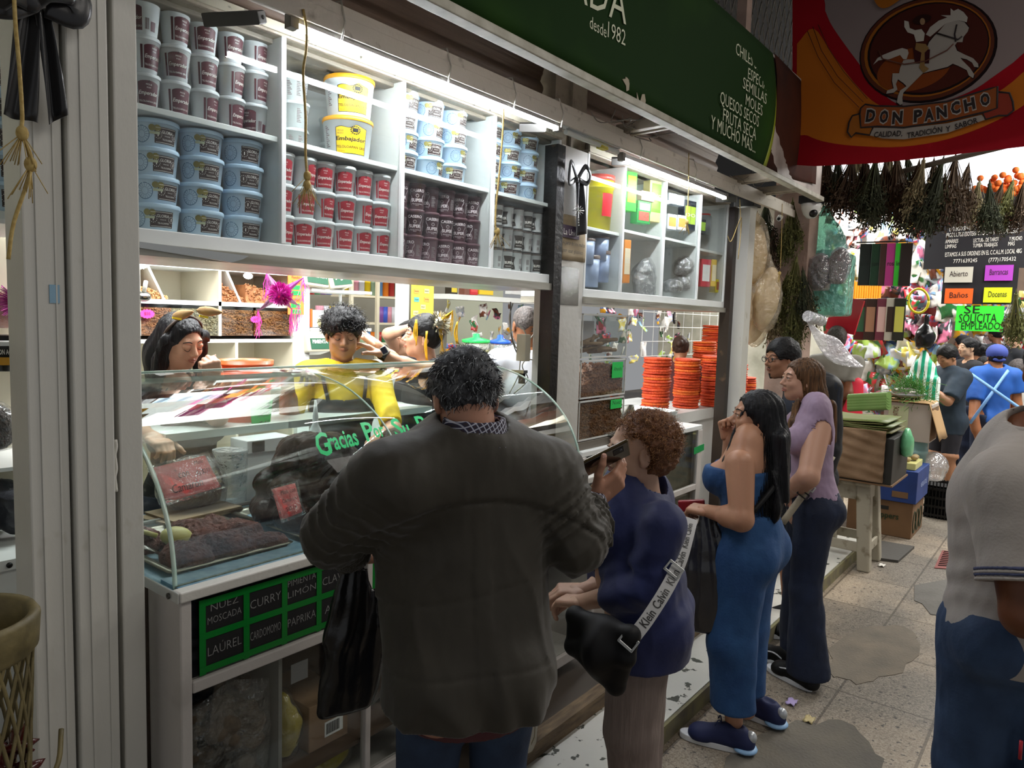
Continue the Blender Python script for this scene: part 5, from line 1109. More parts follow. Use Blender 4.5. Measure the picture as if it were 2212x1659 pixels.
def jk(S):
 h=man.h;U=man.U;sq=(man.F2,.66);t=.03
 man.torso(S,.030,k=.05,hem=.46)
 hm=man.W(0,-.02,.475);S.cone(hm,man.J['wai'],.180,.170,.05,sq=(man.F,.74));S.cone(man.J['wai'],man.J['che'],.172,.186,.05,sq=sq)
 S.cone(man.J['che'],man.J['top'],.182,.150,.05,sq=sq)
 for q in 'LR':man.arm(S,q,.021,k=.05,part=(0,1.0));man.arm(S,q,.020,k=.02,part=(0,1.80 if q=='R' else 1.88))
 S.cone(J['shL'],J['elL'],.068,.060,.04);S.cone(J['shR'],J['elR'],.067,.060,.04);S.cone(J['nb']-man.Z2*.02,J['shL'],.05,.066,.05);S.cone(J['nb']-man.Z2*.02,J['shR'],.05,.066,.05)
 for q in 'LR':
  a,b=J['el'+q],J['wr'+q]
  for i in range(6):
   c=J['sh'+q]+(a-J['sh'+q])*(.15+.14*i);d=unit(a-J['sh'+q]);w_=d+.5*man.F;w_=unit(w_)
 def post(S):
  sl,g=S._sub(S.lo,S.lo+S.res*(S.n-1));near=np.abs(S.V)<.03;p=g[near];add=np.zeros(len(p))
  for q,amp in(('L',.0105),('R',.0105)):
   for a,b in((J['sh'+q],J['el'+q]),(J['el'+q],J['wr'+q])):
    d=b-a;L_=np.linalg.norm(d);tt=(p-a)@d/L_**2;dist=np.linalg.norm(p-a-np.clip(tt,0,1)[:,None]*d,axis=1);w_=np.clip(1-np.abs(tt-.5)*1.2,0,1)*np.clip(1.6-dist/.10,0,1)
    wv=wob(p,7,11)*1.6+(p@man.R2)*26
    sn=np.sin(tt*L_*88+wv);add+=w_*amp*(1-1.9*np.abs(sn)**.55)
  z=(p-man.pel)@man.Z2;lat=(p-man.pel)@man.R2
  dr=np.exp(-((z-.12)/.22)**2);add+=.0068*dr*(1-1.8*np.abs(np.sin(lat*23+z*5*np.sign(lat)+wob(p,3,4)*1.0))**.6)*(np.abs(lat)>.02)
  add+=.009*np.exp(-((z+.09)/.05)**2)*np.sin(lat*60+wob(p,4,8)*2)
  yk=.395-1.1*lat**2;back=((p-man.pel)@man.F2)<.02
  add-=back*(.0050*np.exp(-((z-yk)/.0045)**2)-.0045*(z>yk)*(z<yk+.35)*1.0)
  add-=back*.0028*np.exp(-((z-.185-.02*np.sin(lat*9))/.004)**2);add-=.0030*np.exp(-((z-.015)/.004)**2)
  add-=back*.003*np.exp(-((np.abs(lat)-.165)/.004)**2)*(z<yk)*(z>.08)
  S.V[near]-=add.astype(np.float32)
  S.plane(man.W(0,0,.484),(.0,.05,-1))
  for q in 'LR':d=unit(J['wr'+q]-J['el'+q]);c=J['el'+q]+(J['wr'+q]-J['el'+q])*(.86 if q=='R' else.90);S.cone(c,c+d*.2,.07,.09,.002,mode='sub',flat=True)
  up=unit(man.Z2-.25*man.F2);S.cone(J['nb']+up*.004+man.F2*.01,J['nb']+up*.3,.080,.08,.008,mode='sub',flat=True)
 S.post=post
lo,hi=man.bounds([man.W(0,0,.43),J['nb'],J['shL'],J['shR'],J['elL'],J['elR'],J['wrL'],J['wrR']],.13);x0,x1=man.bounds([man.W(0,0,.43),man.J['che']],.25);lo=np.minimum(lo,x0);hi=np.maximum(hi,x1)
jacket=man.cloth('jacket',jk,lo,hi,JKT,res=.0062,folds=(.003,6),fine=.0012,seed=21)
PLAID=bpy.data.materials.new('dark_plaid');PLAID.use_nodes=True
def plaid(m,c0,c1,c2,sc=28):
 nt=m.node_tree;N=nt.nodes;L=nt.links;b=N['Principled BSDF'];b.inputs['Roughness'].default_value=.8;tc=N.new('ShaderNodeTexCoord');last=None
 rgb=N.new('ShaderNodeRGB');rgb.outputs[0].default_value=lin(c0);last=rgb.outputs[0]
 for ax,(c,th,s_)in zip((0,2,0,2),((c1,.4,1),(c1,.4,1),(c2,.90,1.0),(c2,.90,1.0))):
  w_=N.new('ShaderNodeTexWave');w_.bands_direction='XYZ'[ax];w_.inputs['Scale'].default_value=sc*s_;w_.inputs['Distortion'].default_value=.3;mp=N.new('ShaderNodeMapping');mp.inputs['Rotation'].default_value=(0,.5 if ax else.3,0);L.new(tc.outputs['Object'],mp.inputs[0]);L.new(mp.outputs[0],w_.inputs['Vector'])
  g_=N.new('ShaderNodeMath');g_.operation='GREATER_THAN';g_.inputs[1].default_value=th;L.new(w_.outputs['Fac'],g_.inputs[0]);mu=N.new('ShaderNodeMath');mu.operation='MULTIPLY';mu.inputs[1].default_value=.55 if th<.5 else.85;L.new(g_.outputs[0],mu.inputs[0])
  x=N.new('ShaderNodeMix');x.data_type='RGBA';L.new(mu.outputs[0],x.inputs[0]);L.new(last,x.inputs[6]);x.inputs[7].default_value=lin(c);last=x.outputs[2]
 L.new(last,b.inputs['Base Color'])
plaid(PLAID,'33262c','232a4c','b9b9c4',30)
def collar(S):
 c=J['nb'];up=unit(man.Z2-.2*man.F2)
 S.cone(c+up*.010-man.F2*.004,c+up*.062-man.F2*.002,.084,.072,.01,flat=True,sq=(man.F2,.95));S.cone(c-up*.008-man.F2*.015,c+up*.012-man.F2*.012,.100,.084,.012,flat=True,sq=(man.F2,.8))
 S.post=lambda S:S.cone(c-up*.05,c+up*.10,.060,.0635,.004,mode='sub',flat=True)
man.cloth('plaid_collar',collar,J['nb']-.15,J['nb']+.15,PLAID,.0045,(.0018,14),fine=0)
d=unit(J['wrR']-J['elR']);c=J['wrR']-d*.030
man.cloth('plaid_cuff',lambda S:S.cone(c-d*.045,c+d*.03,.042,.037,.004,flat=True),c-.12,c+.12,PLAID,.0045,(.002,16),fine=.001)
MARO=mat('maroon_knit','4c2326',.8,bump=.2);JEAN=mat('worn_blue_denim','1b2940',.85,col2='30445f',nscale=9,nmix=.6,bump=.15,bscale=120)
man.cloth('sweater_hem',lambda S:(S.cone(man.W(0,-.015,.455),man.W(0,-.015,.53),.152,.150,.02,sq=(man.F,.76)),setattr(S,'post',lambda S:S.plane(man.W(0,0,.458),(0,0,-1)))),man.W(0,0,.455)-.2,man.W(0,0,.52)+.2,MARO,.008,(.003,9))
man.trousers('jeans',JEAN,t=-.006,top=.50,part=2,cut=.03,folds=(.006,6))
BROWNS=mat('brown_leather','3a281c',.45)
for q in 'LR':man.shoe(q,man.F,BROWNS,BLACK)
GREYH=hair_mat('grey_black_hair','232326','6a6c70',(25,25,25),.42)
short_hair(man,GREYH,.013,nape=-.075,side=.0,amp=.004,fr=14,seed=5)
kp=lambda x,y,z:(z>-.052+.25*(y+.1)*0 and y<.045)or z>.075
Pn,Dn=cap_points(man,2600,keep=lambda x,y,z:z>-.062 and(y<.03 or z>.07)and not(abs(x)>.055 and z<.034 and y>-.036),r=(.083,.103,.095))
dn=-man.Hm[:,2];rg=np.random.RandomState(3)
crown=man.H(.0,-.03,.12)
dirs=[unit(.55*d_+.9*unit(unit(p-crown)-d_*(unit(p-crown)@d_)+1e-6)+.45*rg.normal(size=3))for p,d_ in zip(Pn,Dn)]
mb=MB();D_ok=[(p_-man.J['hc'])@man.Hm[:,0]>-.02 and(p_-man.J['hc'])@man.Hm[:,2]>.02 for p_ in Pn];idx=rg.rand(len(Pn));A_=[i for i in range(len(Pn))if idx[i]<(.62 if D_ok[i]else.85)];B_=[i for i in range(len(Pn))if idx[i]>=(.62 if D_ok[i]else.85)]
strands(mb,[Pn[i]for i in A_],[dirs[i]for i in A_],.017,.0011,5,.12,.0022,5,160,0);strands(mb,[Pn[i]for i in B_],[dirs[i]for i in B_],.018,.0011,5,.12,.0022,6,160,1)
mb.build('hair_strands',[mat('black_strand','17171a',.35),mat('silver_strand','a4a8ac',.35)],man.T)
t=thing('phone','dark phone in a brown-gold case held up by the man in the jacket','phone',Q(1300,985,1.94))
c=Q(1308,990,1.96);uu=unit(Q(1338,968,1.965)-Q(1268,1003,1.955));vv=unit(Q(1290,1010,1.965)-Q(1318,970,1.93));vv=unit(vv-uu*(vv@uu));nn=unit(np.cross(uu,vv));
if nn@(Q(1308,990,1.0)-c)<0:nn=-nn
R=np.array([uu,vv,nn]).T;gold=mat('brown_gold_case','4a3c22',.3,.3);bevel(MB().obox(c,.072,.036,.0045,R).build('case',gold,t),.004)
MB().obox(c+nn*.0048,.066,.031,.0008,R,bev=.0007).build('back_panel',mat('smoky_clear_back','1c1712',.12,clear=.6),t);MB().obox(c+uu*.038-vv*.012+nn*.006,.016,.011,.0015,R,bev=.001).build('camera_bump',BLACK,t)
mb=MB()
mb.lathe([(.0045,0),(.0045,.001),(.003,.0015),(0,.0008)],c+uu*.044-vv*.016+nn*.0075,12,axis=nn);mb.build('lens',mat('lens','4a4e58',.05),t);MB().obox(c-uu*.03+vv*.012+nn*.0058,.022,.011,.0003,R).build('paper_sticker',mat('tan_sticker','8c7453',.7),t)
BLK=mat('black_bag_film','0a0a0c',.22,spec=.6,bump=.35,bscale=14)
BLK.node_tree.nodes['Principled BSDF'].inputs['Roughness'].default_value=.28
def hanging_bag(name,label,top,w0,w1,L,dep,m,axis,seed=1,res=.007,knot=None,extra=None):
 t=thing(name,label,'bag',np.array(top)-(0,0,L));top=np.array(top,float);ax=unit(axis);nx=unit(np.cross(ax,(0,0,1)))
 S=SDF(top-(w1+.1,w1+.1,L+.06),top+(w1+.1,w1+.1,.12),res)
 S.cone(top,top-(0,0,L*.42),w0,w1*.72,.03,sq=(nx,dep));S.cone(top-(0,0,L*.30),top-(0,0,L*.75),w1*.70,w1*.92,.05,sq=(nx,dep));S.box(top-(0,0,L*.70),(w1*.97,w1*dep*.85,L*.29),np.array([ax,nx,(0,0,1)]).T,.022,.04)
 sl,g=S._sub(S.lo,S.lo+S.res*(S.n-1));nr=np.abs(S.V)<.05;p=g[nr]-top;a=p@ax;z=-p[:,2]
 ph=a/(.05+z*w1/L+.02)*15+wob(p,4,seed)*1.3;S.V[nr]-=(np.clip(1.1-z/L,.12,1)*(.0045*np.sin(ph)+.002*np.sin(ph*2.3+1))).astype(np.float32);S.noise(.0012,9,seed+2,ridge=True)
 if extra:extra(S,top,ax,nx)
 mb=MB();S.into(mb);mb.build('film',m,t);return t
tp_=Q(765,1212,1.97)
b_=hanging_bag('shopping_bag','black plastic shopping bag hanging from the man\'s left hand at the counter',tp_,.020,.080,.43,.34,BLK,unit(Q(810,1400,1.95)-Q(740,1400,1.9)),4)
mb=MB();a_=unit(Q(810,1400,1.95)-Q(740,1400,1.9));mb.tube(catmull([tp_+a_*.01,tp_+a_*.035+(0,0,-.06),tp_+a_*.072+(0,0,-.15),tp_+a_*.085+(0,0,-.25)],5),[.012]*16,6,flat=(np.cross(a_,(0,0,1)),.25,1));mb.build('handle',BLK,b_)
# elderly woman in the navy blouse
NAVY=mat('navy_blouse','16235a',.7,col2='111b48',nscale=5,bump=.1,bscale=60,sheen=.1);TAUPE=mat('taupe_crinkle_trousers','85766f',.85,col2='74665f',nscale=2.5,stretch=(40,40,2),bump=.35,bscale=6)
ld=Hum('person','elderly woman with curly auburn hair, navy blouse and beige trousers at the counter',(2.07,1.06,0),112,h=1.50,g=1.24,fem=True,lean=10,belly=.85,head=(20,-4,-4),skin='c09a84',lip='a8706a',brow='6a4c38',hs=1.0,hc=Q(1376,974,2.28),J=dict(nb=Q(1395,1090,2.30),shL=Q(1432,1135,2.16),shR=Q(1345,1120,2.48),elL=Q(1392,1270,2.16),wrL=Q(1262,1300,2.30),elR=Q(1320,1260,2.5),wrR=Q(1262,1275,2.46)))
J=ld.J;ld.body(old=1,res=.004,hres=.003,hands=dict(L=dict(d=Q(1205,1296,2.36)-Q(1262,1300,2.30),n=(0,0,-1),curl=(30,35,40,40)),R=dict(d=Q(1205,1275,2.46)-Q(1262,1275,2.46),n=(0,.2,-1),curl=(40,40,40,45))))
def ldex(S):
 S.cone(J['che'],J['wai'],.150,.155,.06,sq=(ld.F2,.86));S.ell(ld.U(0,.075,.70),(.10,.09,.085),None,.05);S.cone(J['wai'],ld.W(0,-.01,.46),.150,.162,.05,sq=(ld.F2,.82))
 S.ell(ld.U(0,-.035,.76),(.12,.07,.10),None,.05)
def sleeve_folds(hum,amp=.004,fr=80,who='LR'):
 def post2(S):
  sl,g=S._sub(S.lo,S.lo+S.res*(S.n-1));near=np.abs(S.V)<.03;p=g[near];add=np.zeros(len(p));j=hum.J
  for q in who:
   for a,b in((j['sh'+q],j['el'+q]),(j['el'+q],j['wr'+q])):
    d=b-a;L_=np.linalg.norm(d);tt=(p-a)@d/L_**2;dist=np.linalg.norm(p-a-np.clip(tt,0,1)[:,None]*d,axis=1);w_=np.exp(-((np.abs(p-j['el'+q]).sum(1))/.22)**2)+.3*np.clip(1-np.abs(tt-.5)*2,0,1);w_=w_*np.clip(1.7-dist/(.06*hum.h*.6),0,1)
    add+=w_*amp*(1-1.8*np.abs(np.sin(tt*L_*fr*.5+wob(p,6,12)*.9+(p@hum.R)*14))**.6)
  z=(p-hum.pel)@hum.Z2;f=(p-hum.pel)@hum.F2;add+=amp*.8*np.exp(-((z-.12)/.14)**2)*np.sin(z*70+f*35+wob(p,4,3)*2.5)
  S.V[near]-=add.astype(np.float32)
 return post2
def with_folds(hum,ex,**k):
 def f(S):
  if ex:ex(S)
  S.fold=sleeve_folds(hum,**k)
 return f
_oldcloth=Hum.cloth
def cloth2(s,name,fn,*a,**k):
 def fn2(S):
  fn(S);p0=getattr(S,'post',None);fo=getattr(S,'fold',None)
  if fo:S.post=lambda S:(fo(S),p0(S)if p0 else None)
 return _oldcloth(s,name,fn2,*a,**k)
Hum.cloth=cloth2
ld.shirt('blouse',NAVY,t=.012,hem=.435,sleeves=(1.62,1.62),res=.006,neckr=.066,vneck=.0,arm_t=.019,extra=with_folds(ld,ldex,amp=.0055),seed=4,folds=(.005,6))
ld.trousers('trousers',TAUPE,t=.010,top=.455,part=2,kt=.016,at_=.028,folds=(.004,6),cut=.03)
for q in 'LR':ld.shoe(q,ld.F,mat('black_suede','141416',.8),BLACK,L=.23)
AUB=mat('auburn_hair','5c3820',.6,col2='75492a',nscale=14,bump=.8,bscale=40);
S=SDF(ld.H(0,0,0)-.17,ld.H(0,0,0)+.19,.0045);A=ld.Hm
S.ell(ld.H(0,-.040,.038),np.array([.092,.096,.088]),A,0);S.ell(ld.H(0,-.060,-.012),np.array([.080,.070,.070]),A,.03)
S.noise(.008,15,3);S.noise(.005,34,5,ridge=True);S.ell(ld.H(0,.104,-.022),np.array([.115,.118,.108]),A,.008,mode='sub');[S.ell(ld.H(sg*.095,.048,-.02),np.array([.065,.078,.090]),A,.008,mode='sub')for sg in(-1,1)]
mb=MB();S.into(mb);mb.build('curly_hair',AUB,ld.T)
P1,D1=cap_points(ld,2300,r=(.092,.098,.090),c=(0,-.040,.036),keep=lambda x,y,z:z>-.075 and(x/.115)**2+((y-.104)/.118)**2+((z+.022)/.108)**2>1.03 and((abs(x)-.095)/.065)**2+((y-.048)/.078)**2+((z+.02)/.09)**2>1.03,seed=9);rg=np.random.RandomState(5)
mb=MB();
for m_,sl_ in((0,slice(0,900)),(1,slice(900,1700)),(2,slice(1700,2300))):strands(mb,P1[sl_],[unit(d_+rg.normal(size=3)*.8)for d_ in D1[sl_]],.026,.0010,8,0,.0050,3+m_,330,m_)
mb.build('curls',[mat('curl_auburn','7d5130',.4),mat('curl_light','a8794c',.4),mat('curl_dark','4e2e1a',.4)],ld.T)
mb=MB().tube(catmull([J['nb']+ld.L@v for v in((.0*ld.R-.03*ld.F+.0*ld.Z),(.06*ld.R+.0*ld.F+.01*ld.Z),(.045*ld.R+.075*ld.F-.02*ld.Z),(.0*ld.R+.105*ld.F-.055*ld.Z),(-.045*ld.R+.075*ld.F-.02*ld.Z),(-.06*ld.R+.0*ld.F+.01*ld.Z))],6),.0022,6);mb.build('gold_necklace',mat('gold','c9a050',.25,.9),ld.T)
t=thing('crossbody_bag','black crossbody bag with a pale lettered strap worn by the elderly woman','bag',Q(1300,1480,2.1))
sp=[Q(1494,1120,2.30),Q(1483,1165,2.20),Q(1468,1215,2.12),Q(1440,1272,2.06),Q(1400,1335,2.02),Q(1372,1372,2.0)];sp=catmull(sp,6);nrm=unit(Q(1400,1300,1.0)-Q(1400,1300,2.0))
STRAP=mat('pale_woven_strap','b4b3b2',.7);mb=MB()
def ribbon(mb,pts,n,w_,th=.002,m=0,off=0):
 pts=np.array(pts);T=np.gradient(pts,axis=0);v=[]
 for p,d in zip(pts,T):s_=unit(np.cross(unit(d),n));v+=[p-s_*w_+n*off,p+s_*w_+n*off,p+s_*w_+n*(off+th),p-s_*w_+n*(off+th)]
 k=len(pts);f=[(4*i+a,4*i+(a+1)%4,4*i+4+(a+1)%4,4*i+4+a)for i in range(k-1)for a in range(4)]+[(3,2,1,0),tuple(4*k-4+a for a in range(4))]
 return mb.add(v,f,m,False)
ribbon(mb,sp,nrm,.019);st=mb.build('strap',STRAP,t)
mb=MB();cum=np.cumsum([0]+[np.linalg.norm(b-a)for a,b in zip(sp[:-1],sp[1:])])
def on_strap(s_,side,off=.0032):
 s_=np.clip(s_,0,cum[-1]);p=np.array([np.interp(s_,cum,[q[i]for q in sp])for i in range(3)]).T;q=np.array([np.interp(np.minimum(s_+.004,cum[-1]+.004),np.append(cum,cum[-1]+.01),np.append([q[i]for q in sp],sp[-1][i]+(sp[-1][i]-sp[-2][i])*.01/(cum[-1]-cum[-2])))for i in range(3)]).T;d=q-p;d/=np.linalg.norm(d,axis=-1)[...,None];sd=np.cross(d,nrm);return p+sd*side[...,None]+nrm*off
for k in range(3):
 for wd,s0 in(('Calvin',.03+k*.145),('Klein',.105+k*.145)):
  V,f=text_geo(wd,.01);V=V.copy();X=V[:,0]*.026;L_=X.max();s_=s0+(L_-X);
  if s0+L_<cum[-1]:mb.add(on_strap(s_,(V[:,1]-.33)*.036*-1*-1),[q[::1]for q in f],0)
mb.build('strap_lettering',INKB,st)
BLKF=mat('black_matte_bag','08080a',.6,spec=.3)
def pouch(S):
 pts=[Q(1243,1330,2.12),Q(1240,1395,2.12),Q(1330,1480,2.05),Q(1352,1420,2.0),Q(1362,1372,2.0)]
 for a,b in((0,1),(1,2),(2,3),(3,4),(4,0),(0,2),(0,3),(1,3),(1,4),(2,4)):S.cone(pts[a],pts[b],.024,.024,.012)
 c=sum(pts)/5;S.ell(c,(.085,.05,.082),None,.04)
S=SDF(Q(1290,1400,2.06)-.17,Q(1290,1400,2.06)+.17,.005);pouch(S);mb=MB();S.into(mb);mb.build('pouch',BLKF,t)
bk=Q(1365,1376,1.99);R_=np.array([unit(sp[-1]-sp[-4]),unit(np.cross(nrm,unit(sp[-1]-sp[-4]))),nrm]).T
for cc in(bk,Q(1462,1222,2.10)):bevel(MB().obox(cc+nrm*.006,.004,.024,.003,R_).obox(cc+nrm*.006+R_[:,0]*.03,.004,.024,.003,R_).obox(cc+nrm*.006+R_[:,0]*.015+R_[:,1]*.022,.018,.003,.003,R_).obox(cc+nrm*.006+R_[:,0]*.015-R_[:,1]*.022,.018,.003,.003,R_).build('buckle',ALU,t),.001)
# woman in the blue denim jumpsuit
DEN=mat('blue_denim_jumpsuit','1a4070',.8,col2='2b5788',nscale=7,nmix=.55,bump=.15,bscale=120)
ju=Hum('person','woman with very long black hair in a strapless blue denim jumpsuit, seen from behind',(2.90,1.03,0),95,h=1.555,g=1.10,fem=True,lean=4,head=(28,2,0),skin='b48468',lip='96604e',brow='14100e',hs=1.0,hc=Q(1632,902,3.0),J=dict(nb=Q(1635,985,3.02),shL=Q(1598,1003,2.86),shR=Q(1655,1000,3.12),elL=Q(1602,1122,2.79),wrL=Q(1533,1105,2.93),elR=Q(1575,1040,3.25),wrR=Q(1576,950,3.2),kn=0))
J=ju.J;ju.armg=1.12;ju.body(res=.0045,hres=.004,hands=dict(L=dict(d=Q(1495,1098,3.05)-Q(1530,1105,3.0),n=(.2,.3,-1),curl=(60,60,60,60)),R=dict(d=Q(1566,900,3.2)-Q(1576,950,3.2),n=unit(Q(1600,900,3.1)-Q(1560,900,3.25)),curl=(80,85,85,85))),legs='LR',legpart=(1.6,2))
def bod(S):
 ju.torso(S,.012,hem=.50);S.ell(ju.U(0,.045,.70),(.115,.085,.06),None,.03)
 def post(S):
  S.plane(ju.U(0,-.02,.735),ju.Z2-.10*ju.F2);S.plane(ju.U(0,0,.60),-ju.Z2)
 S.post=post
lo,hi=ju.bounds([ju.U(0,0,.6),ju.U(0,0,.75)],.25);ju.cloth('jumpsuit_top',bod,lo,hi,DEN,.006,(.004,10),seed=7,fine=.002)
ju.trousers('jumpsuit_trousers',DEN,t=.020,top=.625,part=2,kt=.022,at_=.028,folds=(.009,8),cut=.105,bands=lambda S:(S.cone(ju.W(0,0,.55),ju.W(0,0,.61),.155,.128,.03,sq=(ju.F,.78)),[S.cone(J['an'+q]+(0,0,.085),J['an'+q]+(0,0,.11),.050,.062,.02)for q in 'LR']))
S=SDF(ju.W(0,0,.60)-.2,ju.W(0,0,.64)+.2,.005);S.cone(ju.W(0,0,.600),ju.W(0,0,.626),.148,.145,0,sq=(ju.F,.76),flat=True)
sl,g=S._sub(S.lo,S.lo+S.res*(S.n-1));nr=np.abs(S.V)<.03;p=g[nr]-ju.pel;S.V[nr]-=(.003*np.sin(np.arctan2(p@ju.F,p@ju.R)*46)).astype(np.float32);mb=MB();S.into(mb);mb.build('elastic_waist',DEN,ju.T)
SNV=mat('navy_mesh_shoe','16204c',.7);SOLW=mat('white_foam_sole','d8dadd',.5)
def stripes(up,an,d,side):
 d=unit([d[0],d[1],0]);r=np.array([d[1],-d[0],0])*side;mb=MB()
 for k in range(6):
  s2=1 if k<3 else-1;k=k%3;o=np.array([an[0],an[1],0])+d*(.055+.020*k)+r*s2*(.0385-.001*k);mb.prism([(-.006,.026),(.005,.026),(-.010,.072-.004*k),(-.021,.072-.004*k)],o+r*s2*.003,d,np.array([0,0,1])-r*s2*.45,r*s2*.002)
 mb.build('silver_stripe',mat('silver_stripe','c4c8cc',.3,.4),up);h_=MB().ell(np.array([an[0],an[1],.072])-d*.076,(.022,.024,.026));h_.build('silver_heel_tab',mat('silver_stripe','c4c8cc'),up)
 MB().ell(np.array([an[0],an[1],.022])-d*.055,(.05,.05,.016)).build('sky_blue_heel',mat('sky_blue_foam','8fb8e0',.5),up)
 mb=MB()
 for k in range(4):o=np.array([an[0],an[1],.094-.011*k])+d*(.045+.022*k);mb.tube([o-r*.018,o+(0,0,.004),o+r*.018],.0028,5)
 for s_ in(-1,1):mb.tube(catmull([np.array([an[0],an[1],.10])+d*.04,np.array([an[0],an[1],.12])+d*.05+r*s_*.02,np.array([an[0],an[1],.10])+d*.06+r*s_*.03],4),.0025,5)
 mb.build('laces',SNV,up)
fl=P(1545,1615,z=0);fr_=P(1632,1565,z=0)
aL=P(1578,1618,z=0);dL=P(1500,1600,z=0)-P(1590,1625,z=0);aR=P(1650,1560,z=0);dR=P(1590,1535,z=0)-P(1650,1562,z=0)
ju.J['anL']=np.array([aL[0],aL[1],.06]);ju.J['anR']=np.array([aR[0],aR[1],.06])
u1=ju.shoe('L',dL,SNV,SOLW,L=.255,an=ju.J['anL']);stripes(u1,ju.J['anL'],dL,-1);u2=ju.shoe('R',dR,SNV,SOLW,L=.255,an=ju.J['anR']);stripes(u2,ju.J['anR'],dR,-1)
BH=hair_mat('long_black_hair','08080a','1c1c20',(70,70,1.2),.25)
def long_hair(hum,m,name='long_hair',low=None,back=.0,w=.085,th=.05,parts=(),res=.006,seed=1,amp=.0035,faceopen=True,dens=60,L=0):
 j=hum.J;S=SDF(np.minimum(hum.H(0,0,0),low)-.20,np.maximum(hum.H(0,0,0),low)+.22,res);A=hum.Hm
 S.ell(hum.H(0,-.020,.034),np.array([.086,.104,.092])*hum.hs,A,0);S.ell(hum.H(0,-.045,-.03),np.array([.08,.07,.09])*hum.hs,A,.03)
 mid=hum.H(0,-.075,-.10);nn=unit(mid-np.array(low));bk=unit(A[:,1]-A[:,1][2]*np.array([0,0,1]));S.cone(mid,low,w,w*.75,.04,sq=(bk,th/w));S.cone(hum.H(0,-.03,-.03),mid,.075,w*.95,.04,sq=(bk,.8))
 for pts,r0,r1 in parts:
  for a,b in zip(pts[:-1],pts[1:]):S.cone(a,b,r0,r1,.02,sq=(bk,.6))
 sl,g=S._sub(S.lo,S.lo+S.res*(S.n-1));nr=np.abs(S.V)<.03;p=g[nr];ang=np.arctan2((p-hum.H(0,-.03,0))@A[:,0],-((p-hum.H(0,.03,0))@bk));S.V[nr]-=(amp*np.sin(ang*26+wob(p,3,seed)*1.6)+amp*.5*np.sin(ang*dens+wob(p,3,seed+1)*2)).astype(np.float32)
 if faceopen:
  S.ell(hum.H(0,.095,-.030),np.array([.075,.076,.105])*hum.hs,A,.008,mode='sub');[S.ell(hum.H(sg*.088,.055,-.05),np.array([.045,.042,.075])*hum.hs,A,.006,mode='sub')for sg in(-1,1)];S.cone(hum.H(0,.07,-.09),hum.H(0,.05,-.24),.06,.07,.01,mode='sub')
 mb=MB();S.into(mb);return mb.build(name,m,hum.T)
long_hair(ju,BH,low=Q(1668,1092,2.90),w=.098,th=.045,seed=3,parts=[((Q(1600,900,2.95),Q(1565,1000,2.93),Q(1545,1060,2.93)),.022,.008),((Q(1690,950,2.9),Q(1700,1080,2.88)),.04,.02)])
rg=np.random.RandomState(2);mb=MB()
for i in range(150):
 x=1618+82*rg.rand();a=Q(x,935+40*rg.rand(),2.90+.01*rg.rand());b=Q(1640+(x-1618)*.55+5*rg.normal(),1085+40*rg.rand(),2.84+.03*rg.rand());mb.tube([a,(a+b)/2+rg.normal(size=3)*.006,b],.0012,3,caps=False)
mb.build('hair_strands',mat('black_hair_strand','0b0b0d',.25),ju.T)
MB().tube(catmull([Q(1700,1010,2.93),Q(1665,1060,2.84),Q(1625,1108,2.80)],5),.014,4,flat=(nrm,.25,1)).build('black_strap',BLKF,ju.T)
t=thing('wallet','red wallet held in front of the woman in the denim jumpsuit','wallet',Q(1492,1095,3.08));bevel(MB().obox(Q(1494,1092,3.06),.055,.012,.024,rotm((0,0,1),azim(1490)+90)@rotm((0,1,0),8)).build('leather',mat('crimson_leather','8f1826',.4),t),.006)
GRYB=mat('dark_grey_bag_film','2a2a2e',.22,spec=.7,bump=.3,bscale=12)
b_=hanging_bag('shopping_bag','large dark grey plastic bag hanging from the jumpsuit woman\'s wrist',Q(1527,1120,2.93),.03,.118,.47,.40,GRYB,unit(Q(1580,1300,2.9)-Q(1480,1300,2.95)),9,res=.007)
# woman in the lilac tank top
LIL=mat('lilac_tank','a08aa0',.75,col2='937d95',nscale=6,bump=.1);DKJ=mat('dark_indigo_jeans','0f1a30',.75,col2='182745',nscale=6,nmix=.6,bump=.12,bscale=120)
li=Hum('person','woman with long brown hair in a lilac tank top and dark flared jeans',(3.62,.99,0),118,h=1.66,g=.98,fem=True,lean=2,head=(14,2,0),skin='bd9078',lip='b06c60',brow='2c1a10',hs=.98,hc=Q(1730,822,3.62),J=dict(nb=Q(1752,900,3.62),shL=Q(1766,925,3.42),elL=Q(1746,1030,3.30),wrL=Q(1704,1066,3.50),shR=Q(1722,912,3.78)))
J=li.J;li.armg=1.1;li.body(res=.0045,hres=.0035,arms='LR',hands=dict(L=dict(d=Q(1680,1072,3.64)-Q(1706,1062,3.56),n=(0,.4,-1),curl=(40,40,45,50))))
def tank(S):
 li.torso(S,.011,hem=.55)
 def post(S):
  S.plane(li.W(0,0,.555),(0,0,-1));c=J['nb'];S.cone(c-li.Z2*.035+li.F2*.03,c+li.Z2*.2,.078,.09,.006,mode='sub',flat=True);S.ell(c+li.F2*.07-li.Z2*.04,(.07,.07,.05),None,.006,mode='sub')
  for q in 'LR':a=J['sh'+q];S.ell(a+(a-c)*.12-li.Z2*.03,(.050,.062,.085),np.array([li.R,li.F,li.Z]).T,.005,mode='sub')
 S.post=post
lo,hi=li.bounds([li.W(0,0,.55),J['nb'],J['shL'],J['shR']],.16);li.cloth('tank_top',tank,lo,hi,LIL,.005,(.003,12),seed=9,fine=.001)
li.trousers('flared_jeans',DKJ,t=.010,top=.575,part=2,kt=.004,at_=.055,folds=(.007,8),cut=.035)
BRH=hair_mat('long_brown_hair','33210f','7a5534',(60,60,1.5),.35)
